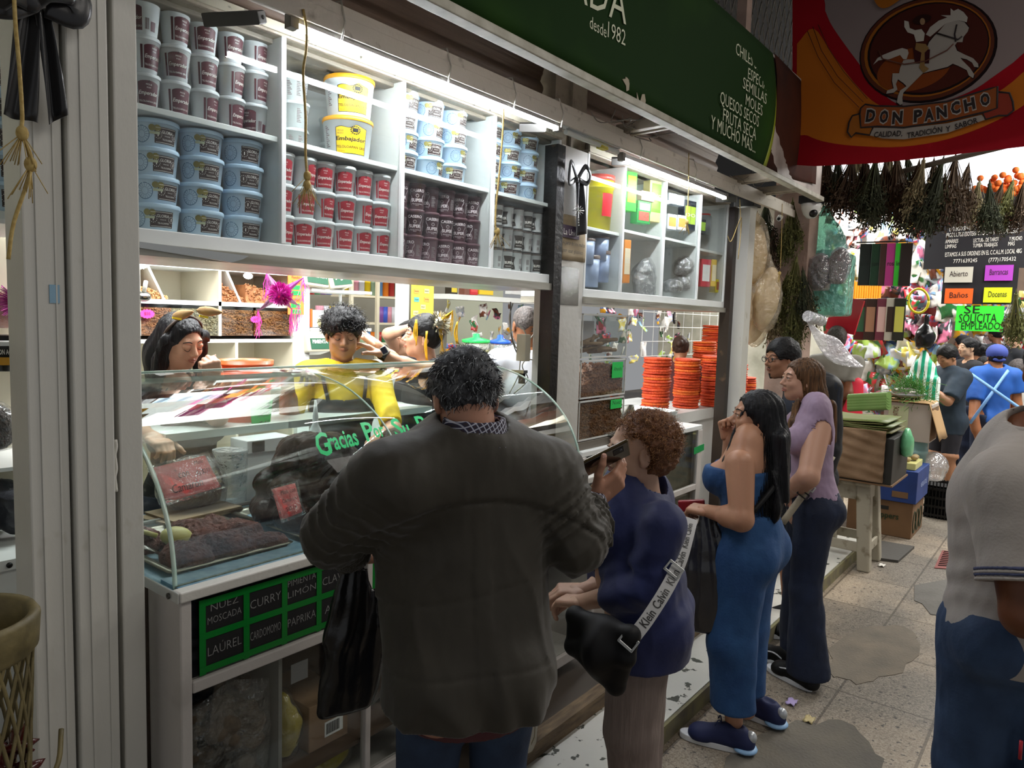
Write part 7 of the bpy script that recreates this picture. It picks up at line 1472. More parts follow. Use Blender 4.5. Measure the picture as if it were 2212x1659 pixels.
for k,(px,py,w_,l1,l2,cc)in enumerate(((685,600,.20,'PIMIENTA','BLANCA MOLIDA','cfc8ae'),(738,603,.18,'AJO','MOLIDO','d8d0b8'),(680,705,.19,'PIMIENTA','MOLIDA','b4ae98'),(690,742,.18,'PIMIENTA','MOLIDA','b9b39c'))):
 if k==2:continue
 c=P(px,py,y=3.92);t2=thing('spice_jar',['clear box jar of ground white pepper, top left of the spice shelf','clear tilted box jar of ground garlic, top right of the spice shelf','','clear box jar of ground pepper, lower on the spice shelf'][k],'jar',c-(0,-.1,.07));R_=rotm((0,1,0),[4,-8,0,0][k])@rotm((1,0,0),-14)
 bevel(MB().obox(c+(0,.07,0),w_/2,.06,.07,R_).build('jar_body',mat('powder_'+cc,cc,.35,bump=.2,bscale=8,clear=.5),t2),.012);lb_=MB().obox(c+(0.01,-.0,0)+R_@np.array([0,.006,0]),w_*.40,.002,.036,R_).build('label_patch',DG,t2)
 mb=MB();mb.text(l1,c+(.01,.0,.002)+R_@np.array([0,.002,0]),R_[:,0],R_[:,2],.034,off=0,width=w_*.66,bold=.02);mb.text(l2,c+(.01,.0,-.022)+R_@np.array([0,.002,0]),R_[:,0],R_[:,2],.018,off=0,width=w_*.6,bold=.02);mb.build('label_lettering',INKW,t2)
t=thing('cardboard_box','white and orange box on the spice shelf above the boy','box',P(690,652,y=3.95));MB().box(2.90,3.13,3.96,4.15,1.625,1.735).build('body',LAMW,t);MB().box(2.885,2.90,3.955,4.15,1.625,1.74).build('orange_side',ORB,t)
t=thing('plastic_disc','round pale yellow lid behind clear plastic on the spice shelf','lid',P(705,690,y=3.95));MB().lathe([(0,0),(.06,0),(.065,.006),(.065,.012),(0,.012)],P(700,692,y=3.97),24,axis=(0,-1,.2)).build('disc',mat('pale_yellow_lid','d8cf98',.4),t)
t=thing('candle_shelf','white shelf unit with tins and coloured candles behind the star-hat man','shelf',P(830,700,y=5.2))
for py in(640,697,740):z=P(830,py,y=5.2)[2];a,b=P(760,py,y=5.2)[0],P(870,py,y=5.2)[0];MB().box(a,b,5.2,5.5,z-.02,z).build('shelf_board',CRM,t)
for px in(757,814):a=P(px,600,y=5.18)[0];MB().box(a,a+.03,5.17,5.2,.06,2.6).build('upright',CRM,t)
rg=np.random.RandomState(6);cols=['c98a9a','3f8a5a','5a8ac0','c8c8d0','7a4a9a','e07a1c','d8b81c','3a5ac0','b03030','9fb8a0']
proto={}
def simple_tin(c_,r=.035,h=.13,lid=True):
 k=(c_,r,h,lid)
 if k not in proto:
  o=MB().lathe([(0,0),(r,0),(r,h*.88),(r*1.03,h*.88),(r*1.03,h),(0,h)]if lid else[(0,0),(r,0),(r,h),(0,h)],n=14,m=0).build('candle' if not lid else 'tin',mat('tin_'+c_,c_,.35),label='x',cat='candle' if not lid else 'tin');proto[k]=o;return o
 return dup(proto[k])
n_=0
for row,(py,x0,x1,st,lid,hh)in enumerate(((640,766,868,13,True,.14),(601,780,868,14,True,.05),(697,820,868,9,False,.15),(740,768,868,12,False,.10),(636,670,756,13,True,.16),(700,690,756,13,False,.16))):
 x=x0;i=0
 while x<x1:
  p=P(x,py,y=5.26);o=simple_tin(cols[(i*3+row*2)%10],.036,hh,lid);o.location=tuple(p);o['label']=f'coloured {"tin" if lid else "candle"}, {ORD[i % 10]} from left in {["middle", "upper", "lower", "bottom", "left middle", "left lower"][row]} row of the far shelf';o['group']='tins and candles on the far shelf';x+=st;i+=1
t=thing('poster','yellow poster headed MOLES with coloured name cards on the white post','poster',P(912,640,y=4.6));a,b=P(889,590,y=4.6),P(935,715,y=4.6)
MB().box(a[0],b[0],4.598,4.602,b[2],a[2]).build('yellow_sheet',mat('yellow_sheet','e8d050',.6),t);MB().text('MOLES',((a[0]+b[0])/2,4.596,P(912,603,y=4.6)[2]),(1,0,0),(0,0,1),.05,off=0,width=.11,bold=.02).build('heading',INKD,t)
for k,(px,py,c_,tx)in enumerate(((900,612,'f0dc58','Almendra'),(922,612,'6cc0b8','La Ranch'),(900,629,'f0b45c','Especial'),(922,629,'d8d8a0','Emperador'),(900,647,'6cc0b8','Super'),(922,647,'f0b45c','Del Rey'),(914,663,'e8e0a0','Embajador'),(898,676,'e8dca0','Granada'),(898,694,'f05c9c','Viva'))):
 c=P(px,py,y=4.594);MB().obox(c,.030,.001,.020).build('name_card',mat('card_'+c_,c_,.6),t).data;MB().text(tx,c-(0,.002,.005),(1,0,0),(0,0,1),.018,off=0,width=.045).build('writing',INKD,t)
a=P(868,600,y=4.62)[0];MB().box(a,a+.09,4.62,4.7,.06,2.6).build('white_post',LAMW,loc=(a,4.65,.06),label='white post carrying the MOLES poster',cat='post')
t=thing('far_shelf','long white shelf with red and yellow packets at the back right of the first shop','shelf',P(1080,650,y=4.9));z=P(1080,642,y=4.9)[2];a,b=P(968,642,y=4.9)[0],P(1180,642,y=4.9)[0];MB().box(a,b,4.88,5.1,z-.05,z).build('shelf_board',LAMW,t)
def pack(name,label,cat,c,w_,dpt,h,col,rot=0,group=None,tx=None,col2=None,tilt=0):
 t=thing(name,label,cat,np.array(c)-(0,0,h/2),group);R_=rotm((0,0,1),rot)@rotm((0,1,0),tilt);bevel(MB().obox(c,w_/2,dpt/2,h/2,R_).build('body',mat('pack_'+col,col,.35,bump=.15,bscale=20),t),.004)
 if col2:MB().obox(np.array(c)-R_[:,1]*(dpt/2+.001),w_*.38,.001,h*.30,R_).build('label_patch',mat('pack_'+col2,col2,.4),t)
 if tx:MB().text(tx,np.array(c)-R_[:,1]*(dpt/2+.003)+R_[:,2]*(-.01),R_[:,0],R_[:,2],h*.16,off=0,width=w_*.7).build('lettering',INKW if col2 or col in('c81e2a',)else INKB,t)
 return t
for k,(px,w_,c_,c2)in enumerate(((975,.10,'2a2418','d8c030'),(1003,.08,'7a4a3a',None),(1018,.12,'c81e2a','e04a4a'),(1045,.22,'f0c81c',None),(1110,.2,'e0e0e0',None),(1150,.16,'d8d8d8','f03c96'))):pack('packet',f'{["black and yellow", "brown", "red", "large yellow", "white", "pale"][k]} packet on the far white shelf of the first shop','packet',P(px,622,y=4.95),w_,.08,.14,c_,col2=c2)
for px,py,c_,lb in((1028,728,'2ad860','green'),(1080,730,'2a62d0','blue')):
 c=P(px,py+20,y=4.0);t=thing('candy_jar',f'wide clear jar with bright {lb} lid behind the case','jar',c-(0,0,.1));s_=1 if lb=='green' else.8;MB().lathe([(.09*s_,-.1),(.115*s_,-.08),(.115*s_,.02),(.09*s_,.035)],c,24).build('jar_body',plastic_film('pet_jar'),t);MB().lathe([(0,-.095),(.108*s_,-.075),(.108*s_,-.03),(0,-.02)],c,20).build('peas',mat('green_peas','a8a83c',.6,bump=1.5,bscale=60),t);MB().lathe([(.1*s_,.03),(.118*s_,.032),(.118*s_,.055),(.03,.075),(.025,.105),(0,.108)],c,24).build('lid',mat('lid_'+lb,c_,.35),t)
MB().box(3.42,4.4,3.9,4.2,.06,P(1028,748,y=4.0)[2]-.1).build('inner_counter',LAMW,loc=(3.5,4.05,.06),label='inner white counter carrying the lidded jars',cat='counter')
t=thing('socket_box','cream electrical box with hanging cables beside the black window post','socket',P(1172,760,y=2.30));bevel(MB().box(2.99,3.035,2.28,2.34,1.50,1.64).build('box_body',CRM,t));MB().box(2.955,2.99,2.26,2.34,1.44,1.455).build('bracket_plate',ALU,t);MB().box(2.965,2.985,2.27,2.30,1.385,1.44).build('black_plug',BLACK,t)
for k,(pp,m_)in enumerate((([(1108,655),(1100,690),(1110,740),(1130,770),(1160,775),(1172,740)],WIREW),([(1160,650),(1165,700),(1140,740),(1125,775),(1120,810),(1100,850)],WIREW),([(1103,652),(1104,720),(1118,765),(1135,775)],WIRE),([(1168,820),(1172,840),(1162,855),(1145,870),(1135,900)],BLACK),([(1120,700),(1135,720),(1145,760),(1128,790),(1140,820),(1110,850)],WIREW))):MB().tube(catmull([P(a,b,y=2.34)for a,b in pp],6),.0035,6).build('cable',m_,t)
# stall at the left edge, basket, ribbons, twine
t=thing('left_counter','white counter of the neighbouring stall seen left of the posts','counter',(.5,2.6,.06));MB().box(-.3,.80,2.36,2.9,.96,.99).box(-.3,.80,2.37,2.9,.06,.96).build('body',LAMW,t);MB().lathe([(.008,0),(.008,.004),(0,.004)],(.70,2.36,.975),12,axis=(0,-1,0)).build('bolt',BLACK,t)
r=np.random.RandomState(11);L=[((.45+.35*r.rand(),2.5+.2*r.rand(),1.02+.13*r.rand()),(.05+.02*r.rand(),.05,.045))for _ in range(26)];paste('mole_mound','dark grey mole lumps on the neighbouring stall at the left edge',(.36,2.38,.99),(.90,2.8,1.26),L,mat('grey_black_mole','24262a',.35,col2='3a3c42',nscale=6,bump=.6,bscale=30),.005,12,.009,seed=5)
c4=[P(34,998,y=2.42),P(92,996,y=2.42),P(94,1042,y=2.42),P(36,1042,y=2.42)];sign_card('name_sign','green sign with white letters beside the grey mole at the left edge',c4,mat('sign_green','0f9a60',.35),[('MOLE',.5,.55,.022,.06),('OAXAQUEÑO',.5,.16,.014,.085)],ink=INKW,sleeve=False)
for z,lb in((1.21,'lower'),(1.60,'upper')):MB().box(-.3,1.0,2.6,2.95,z-.012,z).build('shelf_board',LAMW,loc=(.5,2.7,z),label=f'{lb} white shelf of the stall at the left edge',cat='shelf')
MB().box(-.3,1.0,2.95,2.97,.99,3.0).build('back_board',CRM,loc=(.5,2.96,1),label='cream back board of the left edge stall',cat='board')
bag('bag_of_seeds','clear bag of dark seeds above the green sign at the left edge',(.72,2.66,1.34),(.10,.08,.085),mat('dark_seeds','4a423a',.7,bump=2,bscale=120),BAGF,5);bag('bag_of_buns','clear bag of brown bread under the seed bag',(.62,2.68,1.255),(.12,.07,.04),mat('tan_bread','a06a3c',.6),BAGF,6);bag('bag_of_paste','clear bag of red-brown powder right of the left pinata',(.86,2.9,1.70),(.09,.06,.07),mat('red_brown_powder','8a5440',.7),BAGF,7)
for i in range(3):c=P(18+48*i,800,y=2.75);t=thing('can',f'black can with gold band, {ORD[i]} from the left edge','can',c,'black cans at the left edge');MB().lathe([(0,0),(.045,0),(.045,.11),(.042,.115),(0,.112)],c,20).build('can_body',mat('black_can','15140f',.3),t);MB().lathe([(.0455,.02),(.0455,.045)],c,20,caps=False).build('gold_band',mat('gold_band','d89c1c',.4),t);mb=MB();mb.text('DON AGUSTÍN',c+(-.01,-.046,.055),(1,-.25,0),(0,0,1),.022,off=0,width=.07,bold=.02).build('lettering',INKW,t)
for i in range(2):
 for k in range(5):o=dup(pg);o.location=(.62+.145*i,2.5,1.98+.0835*k);o['label']=f'pale tub of the left edge stall, {ORD[i]} column, {ORD[k]} from bottom';o['group']='tubs at the left edge'
MB().box(-.3,.95,2.4,2.9,1.94,1.975).build('shelf_board',LAMW,loc=(.5,2.6,1.95),label='white shelf carrying tubs at the left edge',cat='shelf')
MB().sheet(lambda u,v:np.array([-.3+1.2*u,2.36,1.95+1.0*v]),2,2,.004).build('shelf_window',GLASSP,loc=(.3,2.36,1.95),label='glass pane of the tub shelf at the left edge',cat='glass pane')
RIB=mat('black_satin_ribbon','101014',.3,sheen=.3);RIB2=RIB
def bow(name,lb,K,y,tails,loops,knot,cross=None):
 t=thing(name,lb,'ribbon bow',P(*knot,y=y))
 for k,pl in enumerate(tails):MB().sheet(lambda u,v,pl=pl:(lambda a,b,c,d:np.array(a)*(1-u)*(1-v)+np.array(b)*u*(1-v)+np.array(c)*u*v+np.array(d)*(1-u)*v+(0,-.012*math.sin(u*PI*2.2+v*2)-.01,0))(*[P(*q,y=y)for q in pl]),14,12,.0012).build('ribbon_tail',RIB,t)
 for pl in loops:MB().tube(catmull([P(*q[:2],y=y-q[2])for q in pl],6),K,8,flat=((0,1,0),.28,1)).build('bow_loop',RIB,t)
 MB().ell(P(*knot,y=y-.03),(K*.8,K*.5,K)).build('knot',RIB,t);return t
bow('ribbon_bow','large black satin bow tied to the left posts',.027,1.84,[[(30,20),(80,20),(75,268),(0,250)],[(70,15),(100,20),(141,250),(98,272)]],[[(65,-5,.03),(100,-25,.05),(165,-10,.03),(162,35,.03),(100,12,.02)],[(60,-5,.03),(20,-20,.05),(-20,5,.03),(20,12,.03),(55,2,.02)]],(66,0))
b2=bow('ribbon_bow','black satin mourning bow with silver cross on the white pillar',.014,2.175,[[(1240,392),(1254,392),(1262,505),(1236,512)]],[[(1247,388,.02),(1236,352,.04),(1232,360,.05),(1230,395,.03),(1245,386,.02)],[(1248,386,.02),(1265,360,.04),(1275,378,.05),(1268,396,.03),(1250,388,.02)]],(1247,388))
mb=MB()
for(a,b)in(((1248,440),(1250,488)),((1238,455),(1261,455))):mb.tube([P(*a,y=2.145),P(*b,y=2.145)],.0035,4)
for k in range(12):a_=k*PI/6;mb.tube([P(1249+4*math.cos(a_),455+4*math.sin(a_),y=2.145),P(1249+12*math.cos(a_),455+12*math.sin(a_),y=2.145)],.0012,4)
mb.build('silver_cross',SILV,b2)
t=thing('newspaper','aged newspaper clipping taped to the white pillar under the bow','newspaper',P(1238,520,y=2.186));a,b=P(1206,455,y=2.186),P(1270,555,y=2.186);MB().sheet(lambda u,v:np.array([3.14+.235*u,2.186-.004*math.sin(u*7+v*5),2.035+.235*v]),10,8,.001).build('sheet',mat('aged_newsprint','a8987c',.8,col2='8c7a5c',nscale=8),t)
MB().box(3.142,3.30,2.178,2.180,2.15,2.215).build('purple_photo',mat('dull_purple_photo','4a3a4c',.6),t);mb=MB();mb.text('La Unión',(3.222,2.177,2.165),(1,0,0),(0,0,1),.045,off=0,width=.14);mb.build('masthead',INKW,t);mb=MB();mb.text('A partir de hoy, multas',(3.255,2.178,2.115),(1,0,0),(0,0,1),.03,off=0,width=.21);mb.text('por usar plástico',(3.245,2.178,2.075),(1,0,0),(0,0,1),.03,off=0,width=.19);mb.build('headline',INKB,t)
MB().sheet(lambda u,v:np.array([3.16+.17*u,2.188,1.80+.20*v]),2,2,.001).build('glitter_sticker',SILV,loc=(3.2,2.18,1.85),label='patch of silver glitter tape on the white pillar',cat='sticker')
def twine(lb,pts,y,knots=(),r_=.004):
 t=thing('twine',lb,'twine',P(*pts[0],y=y));MB().tube(catmull([P(*p,y=y)for p in pts],5),r_,6).build('cord',TWINE,t);rg=np.random.RandomState(int(pts[0][0]))
 for kx,ky in knots:
  c=P(kx,ky,y=y);mb=MB().ell(c,(.012,.012,.016))
  for k in range(14):mb.tube([c,c+(.03*rg.normal(),.01*rg.normal(),-.05-.03*rg.rand())],.0012,3)
  mb.build('frayed_knot',TWINE,t)
twine('yellow twine pull hanging from the left end of the first bright tube',[(655,20),(662,62),(661,110),(655,160),(660,250),(660,330),(664,385)],1.97,[(664,380),(663,400)]);twine('yellow twine pull hanging at the right end of the first bright tube',[(1088,235),(1085,300),(1078,380),(1072,440),(1070,480),(1072,505)],1.97,[(1074,500)]);twine('yellow twine hanging across the black bow at the left edge',[(30,-10),(34,60),(42,150),(48,250),(47,290),(68,358),(30,480),(18,560)],1.78,[(48,288),(66,355)])
twine('pale twine hanging before the second shop cabinet',[(1488,330),(1487,420),(1484,470)],1.97,[(1484,480)],.003);twine('pale twine loop hanging from the beam by the right window post',[(1598,430),(1600,500),(1594,560),(1602,470),(1580,520),(1572,510)],1.97,[],.0025);twine('thin twine hanging from beam end before the herbs',[(1690,440),(1688,520),(1686,580)],1.97,[(1684,590)],.0025)
t=thing('basket','tall woven cane basket at the bottom left corner','basket',(.42,1.52,.3));CANE=mat('cane','5e5436',.55,col2='8a7c52',nscale=20,bump=.2);bc=np.array([.372,1.52,.0]);r0=.110
mb=MB()
for k in range(22):
 for s_ in(-1,1):mb.tube([bc+np.array([(r0-.02*u)*math.cos(2*PI*k/22+s_*u*1.25),(r0-.02*u)*math.sin(2*PI*k/22+s_*u*1.25),1.13-.5*u])for u in np.linspace(0,1,14)],.0042,4,flat=((0,0,1),1,.6))
tag(mb.build('woven_wall',CANE,t));MB().lathe([(r0,1.09),(r0+.008,1.10),(r0+.012,1.155),(r0+.006,1.165),(r0-.006,1.16),(r0-.006,1.10)],bc,36).build('rim',CANE,t);MB().tube(catmull([bc+(.1,-.08,.83),bc+(.13,-.06,.86),bc+(.15,-.02,.90)],4),.005,5).build('loose_cane',CANE,t)
rg=np.random.RandomState(2);mb=MB();nuts(mb,[bc+np.array([.105*math.sqrt(rg.rand())*math.cos(a_),.105*math.sqrt(rg.rand())*math.sin(a_),.62+.28*rg.rand()])for a_ in rg.rand(260)*6.28],rg,.035,.014,.009);tag(mb.build('dried_chiles',mat('dried_red_chiles','3c1412',.25,col2='5a1c18',nscale=12,clear=.4),loc=bc,label='dark red dried chiles filling the cane basket',cat='chiles'),kind='stuff')
# orange discs stacked on the second counter
ORD2=ORD+['%dth'%k for k in range(11,40)]
ODC=mat('orange_woven_disc','e0521a',.6,col2='b8320e',nscale=14,nmix=.55,bump=1.2,bscale=70);ODC2=mat('bright_orange_disc','f07a1e',.6,col2='d8561a',nscale=14,bump=1.2,bscale=70)
def disc(m):
 mb=MB();n=40;pr=[(0,0),(.104,0),(.110,.004),(.113,.011),(.110,.018),(.104,.0215),(0,.0215)];mb.lathe(pr,n=n);V=np.array(mb.v[0]);a=np.arctan2(V[:,1],V[:,0]);k=1+.018*np.sin(a*20+V[:,2]*200)*(np.hypot(V[:,0],V[:,1])>.08);V[:,:2]*=k[:,None];mb.v[0]=V;return mb.build('orange_disc',m,label='x',cat='disc')
d1,d2=disc(ODC),disc(ODC2);used_=set();c0=P(1486,865,z=.99);SY=2.74;rg=np.random.RandomState(4)
STK=[(1421,768,SY-.02,'front left stack'),(1486,771,SY-.02,'second front stack'),(1546,768,SY-.14,'third front stack'),(1592,783,SY+.06,'short stack behind the third front stack'),(1612,811,SY+.22,'rightmost low stack'),(1523,735,SY+.20,'middle back stack'),(1541,701,SY+.42,'tallest back stack'),(1589,710,SY+.40,'right back stack')]
for px,top,y,nm in STK:
 p=P(px,top,y=y);n=int((p[2]-.992)/.0225);bright=rg.rand(n)<.16
 for k in range(n):
  if p[2]-k*.0225<1.0:break
  src=d2 if bright[k]else d1;o=src if src.name not in used_ else dup(src);used_.add(src.name)
  o.location=(p[0]+.004*rg.normal(),p[1]+.004*rg.normal(),.992+.0225*(n-1-k));o.rotation_euler=(.02*rg.normal(),.02*rg.normal(),rg.rand()*6);o['label']=f'orange woven disc, {ORD2[k]} from the top of the {nm}';o['group']='orange discs stacked on the second counter'
MB().box(4.2,6.3,2.56,3.4,.90,.99).box(4.2,6.3,2.6,3.35,.06,.90).build('inner_counter',LAMW,loc=(4.6,3.2,.06),label='white inner counter carrying the orange disc stacks',cat='counter')
G2=lambda px,py:P(px,py,y=2.315)
c=G2(1290,474);c[2]=2.245;t=thing('bucket','big yellow bucket with red lid and red label in the second cabinet','bucket',c);YBK=mat('yellow_bucket','f0e01c',.3);MB().lathe([(0,0),(.075,0),(.088,.24),(.092,.24),(.092,.25),(.088,.25),(.09,.29),(0,.29)],c+(0,0,-.0),28).build('body',YBK,t);MB().lathe([(.092,.285),(.095,.29),(.095,.315),(0,.32)],c,28).build('lid',mat('red_lid','d0443c',.35),t);H_=.29;mb=MB();wrap(mb,.075,.090,.08,.21,-40,15,0,8,.002);mb.v[0]=mb.v[0]+c;mb.build('label_patch',mat('pack_c81e2a','c81e2a'),t)
PK2=[(1357,410,.09,.26,'3fc63a','e8d81c','tall green and yellow cleaner bottle pack',None),(1385,448,.12,.07,'5aa85a','d8e8d8','green and white noodle box, middle',None),(1383,468,.12,.09,'2f9a4a','e05a4a','green box with red picture, lower',None),(1392,425,.12,.06,'d8b0a8',None,'pink-white packet on the green boxes',None),(1414,430,.16,.30,'d8c888','7ac23a','tall tan sack with green EXCO panel','EXCO'),(1445,480,.09,.10,'e8ecf2','e89a4a','white carton with orange circle, lower left',None),(1466,482,.09,.10,'e8ecf2','e89a4a','white carton with orange circle, lower right',None),(1446,430,.08,.07,'b9c4d0','f0f4f8','small white carton on top, left',None),(1463,434,.08,.07,'b9c4d0','f0f4f8','small white carton on top, right',None),(1478,465,.07,.20,'1c2430','a8c43a','dark and lime tin, left of three','O'),(1489,467,.07,.20,'1c2430','a8c43a','dark and lime tin, middle of three','O'),(1500,470,.07,.20,'1c2430','a8c43a','dark and lime tin, right of three','O'),(1347,565,.06,.26,'e8903a','f0e0c0','slim orange bottle pack lettered SOS','SOS'),(1518,590,.11,.20,'c8203a','f0f0f0','red box lettered Deliza','Deliza'),(1535,590,.06,.20,'f0c81c','f4e8c0','yellow box beside the red one',None),(1546,618,.08,.10,'d8c81c','a85a2a','small yellow-green box at the corner',None),(1512,490,.06,.10,'24242a','a8d040','small black jar pack',None)]
for px,py,w_,h,c_,c2_,lb,tx in PK2:pack('pack',lb+' in the second shop cabinet','pack',P(px,py,y=2.26),w_,.06,h,c_,rot=-14,tx=tx,col2=c2_)
for px,py,s_,lb in((1400,590,.13,'large crinkled clear bag of black goods, second bay'),(1400,615,.15,'wide crinkled bag at the bottom of the second bay'),(1478,575,.09,'twisted clear bag of dark goods, third bay'),(1478,610,.085,'lower crinkled bag in the third bay'),(1450,618,.06,'small pile of clear bags, left of the third bay')):bag('bag_of_goods',lb,tuple(P(px,py,y=2.30)),(s_*1.0,.07,s_*.8),mat('blackish_goods','2a2c30',.4,bump=1,bscale=40),plastic_film('bright_clear_film','ffffff',.25),int(px+py),res=.011)
for px,py,lid in((1272,590,0),(1295,580,0),(1293,535,1),(1262,540,1)):c=P(px,py,y=2.29);t=thing('water_jar',f'pale blue jar with brown lid in the lower left bay, at pixel row {"two" if lid else "one"}','jar',c);s_=.62 if lid else 1;t['label']=f'{"small" if lid else "tall"} pale blue jar with brown lid, {"left" if px < 1280 else "right"}, lower left bay of second cabinet';MB().lathe([(0,-.08),(.055,-.08),(.06,.08*s_),(0,.08*s_)],c,20).build('body',mat('pale_blue_jar','a8b8d8',.25),t);MB().lathe([(.062,.08*s_),(.062,.1*s_),(0,.1*s_)],c,20).build('lid',mat('brown_jar_lid','5a4238',.4),t)
for px,py,r_,h,lb in((1548,480,.075,.22,'big clear jar with white lid in the right bay'),(1520,485,.055,.14,'grey jar with red lid in the right bay')):c=P(px,py,y=2.31);t=thing('jar',lb,'jar',c);MB().lathe([(0,-h/2),(r_,-h/2),(r_,h*.4),(r_*.8,h*.46)],c,20).build('glass_body',plastic_film('bright_clear_film')if r_>.06 else mat('grey_jar','8a8e90',.3),t);MB().lathe([(r_*.85,h*.46),(r_*.85,h*.54),(0,h*.54)],c,20).build('lid',LAMW if r_>.06 else mat('red_lid','d0443c'),t)
t=thing('wire_grid','white wire display grid behind the nut boxes','grid',P(1470,770,y=3.75));a,b=P(1385,770,y=3.75),P(1552,655,y=3.75)
for i in range(9):x=a[0]+(b[0]-a[0])*i/8;MB().cyl((x,3.75,a[2]),(x,3.75,b[2]),.004,n=6).build('wire',LAMW,t)
for i in range(5):z=a[2]+(b[2]-a[2])*i/4;MB().cyl((a[0],3.745,z),(b[0],3.745,z),.004,n=6).build('wire',LAMW,t)
t=thing('skeleton_toy','small black and white skeleton figure hanging on the wire grid','toy',P(1461,690,y=3.7));BON=mat('bone_white','d8d4c8',.5);c=P(1460,668,y=3.7);MB().ell(c,(.024,.02,.028)).ell(c+(0,0,-.025),(.014,.016,.014)).build('skull',BON,t);[MB().ell(c+(s_*.009,-.018,.002),(.006,.004,.007)).build('eye_socket',BLACK,t)for s_ in(-1,1)];MB().ell(c+(0,.01,-.10),(.045,.015,.07)).build('black_cloth',BLKT,t)
for k in range(5):MB().tube([c+(-.03,0,-.055-.016*k),c+(0,-.012,-.05-.016*k),c+(.03,0,-.055-.016*k)],.003,5).build('rib',BON,t)
MB().tube([c+(0,-.004,-.03),c+(0,-.004,-.15)],.004,5).build('spine',BON,t)
rg=np.random.RandomState(12);COLS=['e8e4dc','d8d4d0','c03038','2a6a3a','e0a020','8ab0d0','f0ece8','b0b4b8','6a3a2a','f4f4f0','d87a9a','34383c','a8c860','5a78b0','e8d870','cfd2d6'];SHN={}
def packet_wall(n,pxr,pyr,plane,name,label,group,w_=(.07,.16),h=(.08,.2),dark=0):
 for i in range(n):
  q=SHN.get((i%16,name))
  if q is None:cc=COLS[i%16];mb=MB();mb.sheet(lambda u,v:np.array([(u-.5)+.03*math.sin(v*9+i),.10*math.sin(u*6+v*5+i),(v-.5)+.03*math.sin(u*8)]),5,6,.05);q=mb.build(name,mat('shiny_packet_'+cc,cc,.22,col2=COLS[(i*5+3)%16],nscale=1.8,nmix=.52,sharp=.03,clear=.5,detail=1),label='x',cat=name);SHN[i%16,name]=q;o=q
  else:o=dup(q)
  px=pxr[0]+(pxr[1]-pxr[0])*rg.rand();py=pyr[0]+(pyr[1]-pyr[0])*rg.rand();p=P(px,py,**{k:v+.25*rg.rand()for k,v in plane.items()});o.location=tuple(p);s_=(w_[0]+(w_[1]-w_[0])*rg.rand());hh=h[0]+(h[1]-h[0])*rg.rand();o.scale=(s_,s_,hh)
  o.rotation_euler=(.3*rg.normal(),.2*rg.normal(),(-PI/2 if 'x' in plane else 0)+.5*rg.normal());o['label']=label;o['group']=group
packet_wall(80,(1262,1600),(640,780),dict(y=4.6),'shop_packet','shiny packet crowded on the back shelves of the second shop','packets at the back of the second shop')  # random generic packets added to fill the back shelves
packet_wall(60,(960,1190),(655,790),dict(y=5.0),'rear_packet','packet crowded on the shelves far behind the first shop','packets behind the first shop',(.06,.11),(.07,.14))  # the same generic packets again, smaller; no bottles among them
packet_wall(40,(1600,1650),(690,900),dict(y=4.0),'corner_packet','bright packet beyond the corner post, left of the glasses man','packets beyond the corner post')  # more generic filler packets, contents not specified
MB().box(2.9,7.6,6.2,6.25,0,3).build('wall_inner',mat('pale_green_wall','c8ccb8',.7),kind='structure');MB().box(3.4,6.0,5.7,5.75,.06,2.4).build('shelf_backing',mat('dark_shelf_backing','8f8c80',.7),loc=(4.5,5,.06),label='dark shelf backing behind the wire grid',cat='board')
# corner post, hanging herbs, bags and gourds
profile_post('corner_column','pinkish weathered column draped with green herbs beyond the second shop',6.35,6.6,1.9,2.2,0,3.3,mat('pink_weathered_paint','a88e80',.7,col2='6a5a50',nscale=5,nmix=.6,bump=.3),rib=False,cat='column')
HG=[mat('dry_brown_herb','3a2c20',.9,col2='54422e',nscale=9),mat('olive_herb','4a4e26',.9,col2='6a6a3a',nscale=9),mat('dark_green_herb','23281a',.9,col2='3c4228',nscale=9),mat('pale_straw_herb','6e6446',.9,col2='8a8060',nscale=9),mat('marigold_orange','d8641c',.8)]
def herb(kind,L,R_,n=70,seed=1):
 rg=np.random.RandomState(seed);mb=MB()
 for k in range(n):
  a_=rg.rand()*6.28;q=rg.rand()**.6;tip=np.array([R_*q*math.cos(a_),R_*q*math.sin(a_),-L*(.55+.45*rg.rand())]);mid=tip*np.array([.45,.45,.5])+rg.normal(size=3)*.012;mb.tube([(0,0,.06*rg.rand()),mid,tip],.0022,3,caps=False)
  for j in range(9):
   u=.25+.75*rg.rand();p=mid*(1-u)+tip*u+rg.normal(size=3)*.014;v=unit(rg.normal(size=3)+(0,0,-1));w_=unit(np.cross(v,rg.normal(size=3)));l=.018+.022*rg.rand();mb.add([p,p+v*l*.5+w_*.006,p+v*l,p+v*l*.5-w_*.006],[(0,1,2,3)],0)
 mb.cyl((0,0,.02),(0,0,-.03),.014,n=8);return mb.build('herb_bundle',HG[kind],label='x',cat='herb bundle')
HP=[herb(0,.42,.13,90,1),herb(1,.40,.10,80,2),herb(2,.45,.12,90,3),herb(3,.38,.10,70,4)];hu=set();rg=np.random.RandomState(9)
def hang(px,py,x,k,s_,lb,grp):
 src=HP[k];o=src if k not in hu else dup(src);hu.add(k);p=P(px,py,x=x);o.location=tuple(p);o.scale=(s_,)*3;o.rotation_euler=(.12*rg.normal(),.12*rg.normal(),rg.rand()*6);o['label']=lb;o['group']=grp
for i in range(15):hang(1792+i*19+5*rg.normal(),342+8*rg.normal()+i*1.0,6.5+.5*rg.rand(),[0,2,0,3][i%4],1.0+.35*rg.rand(),f'dried herb bundle in the near row under the banner, {ORD2[i]} from left','near row of hanging dried herbs')
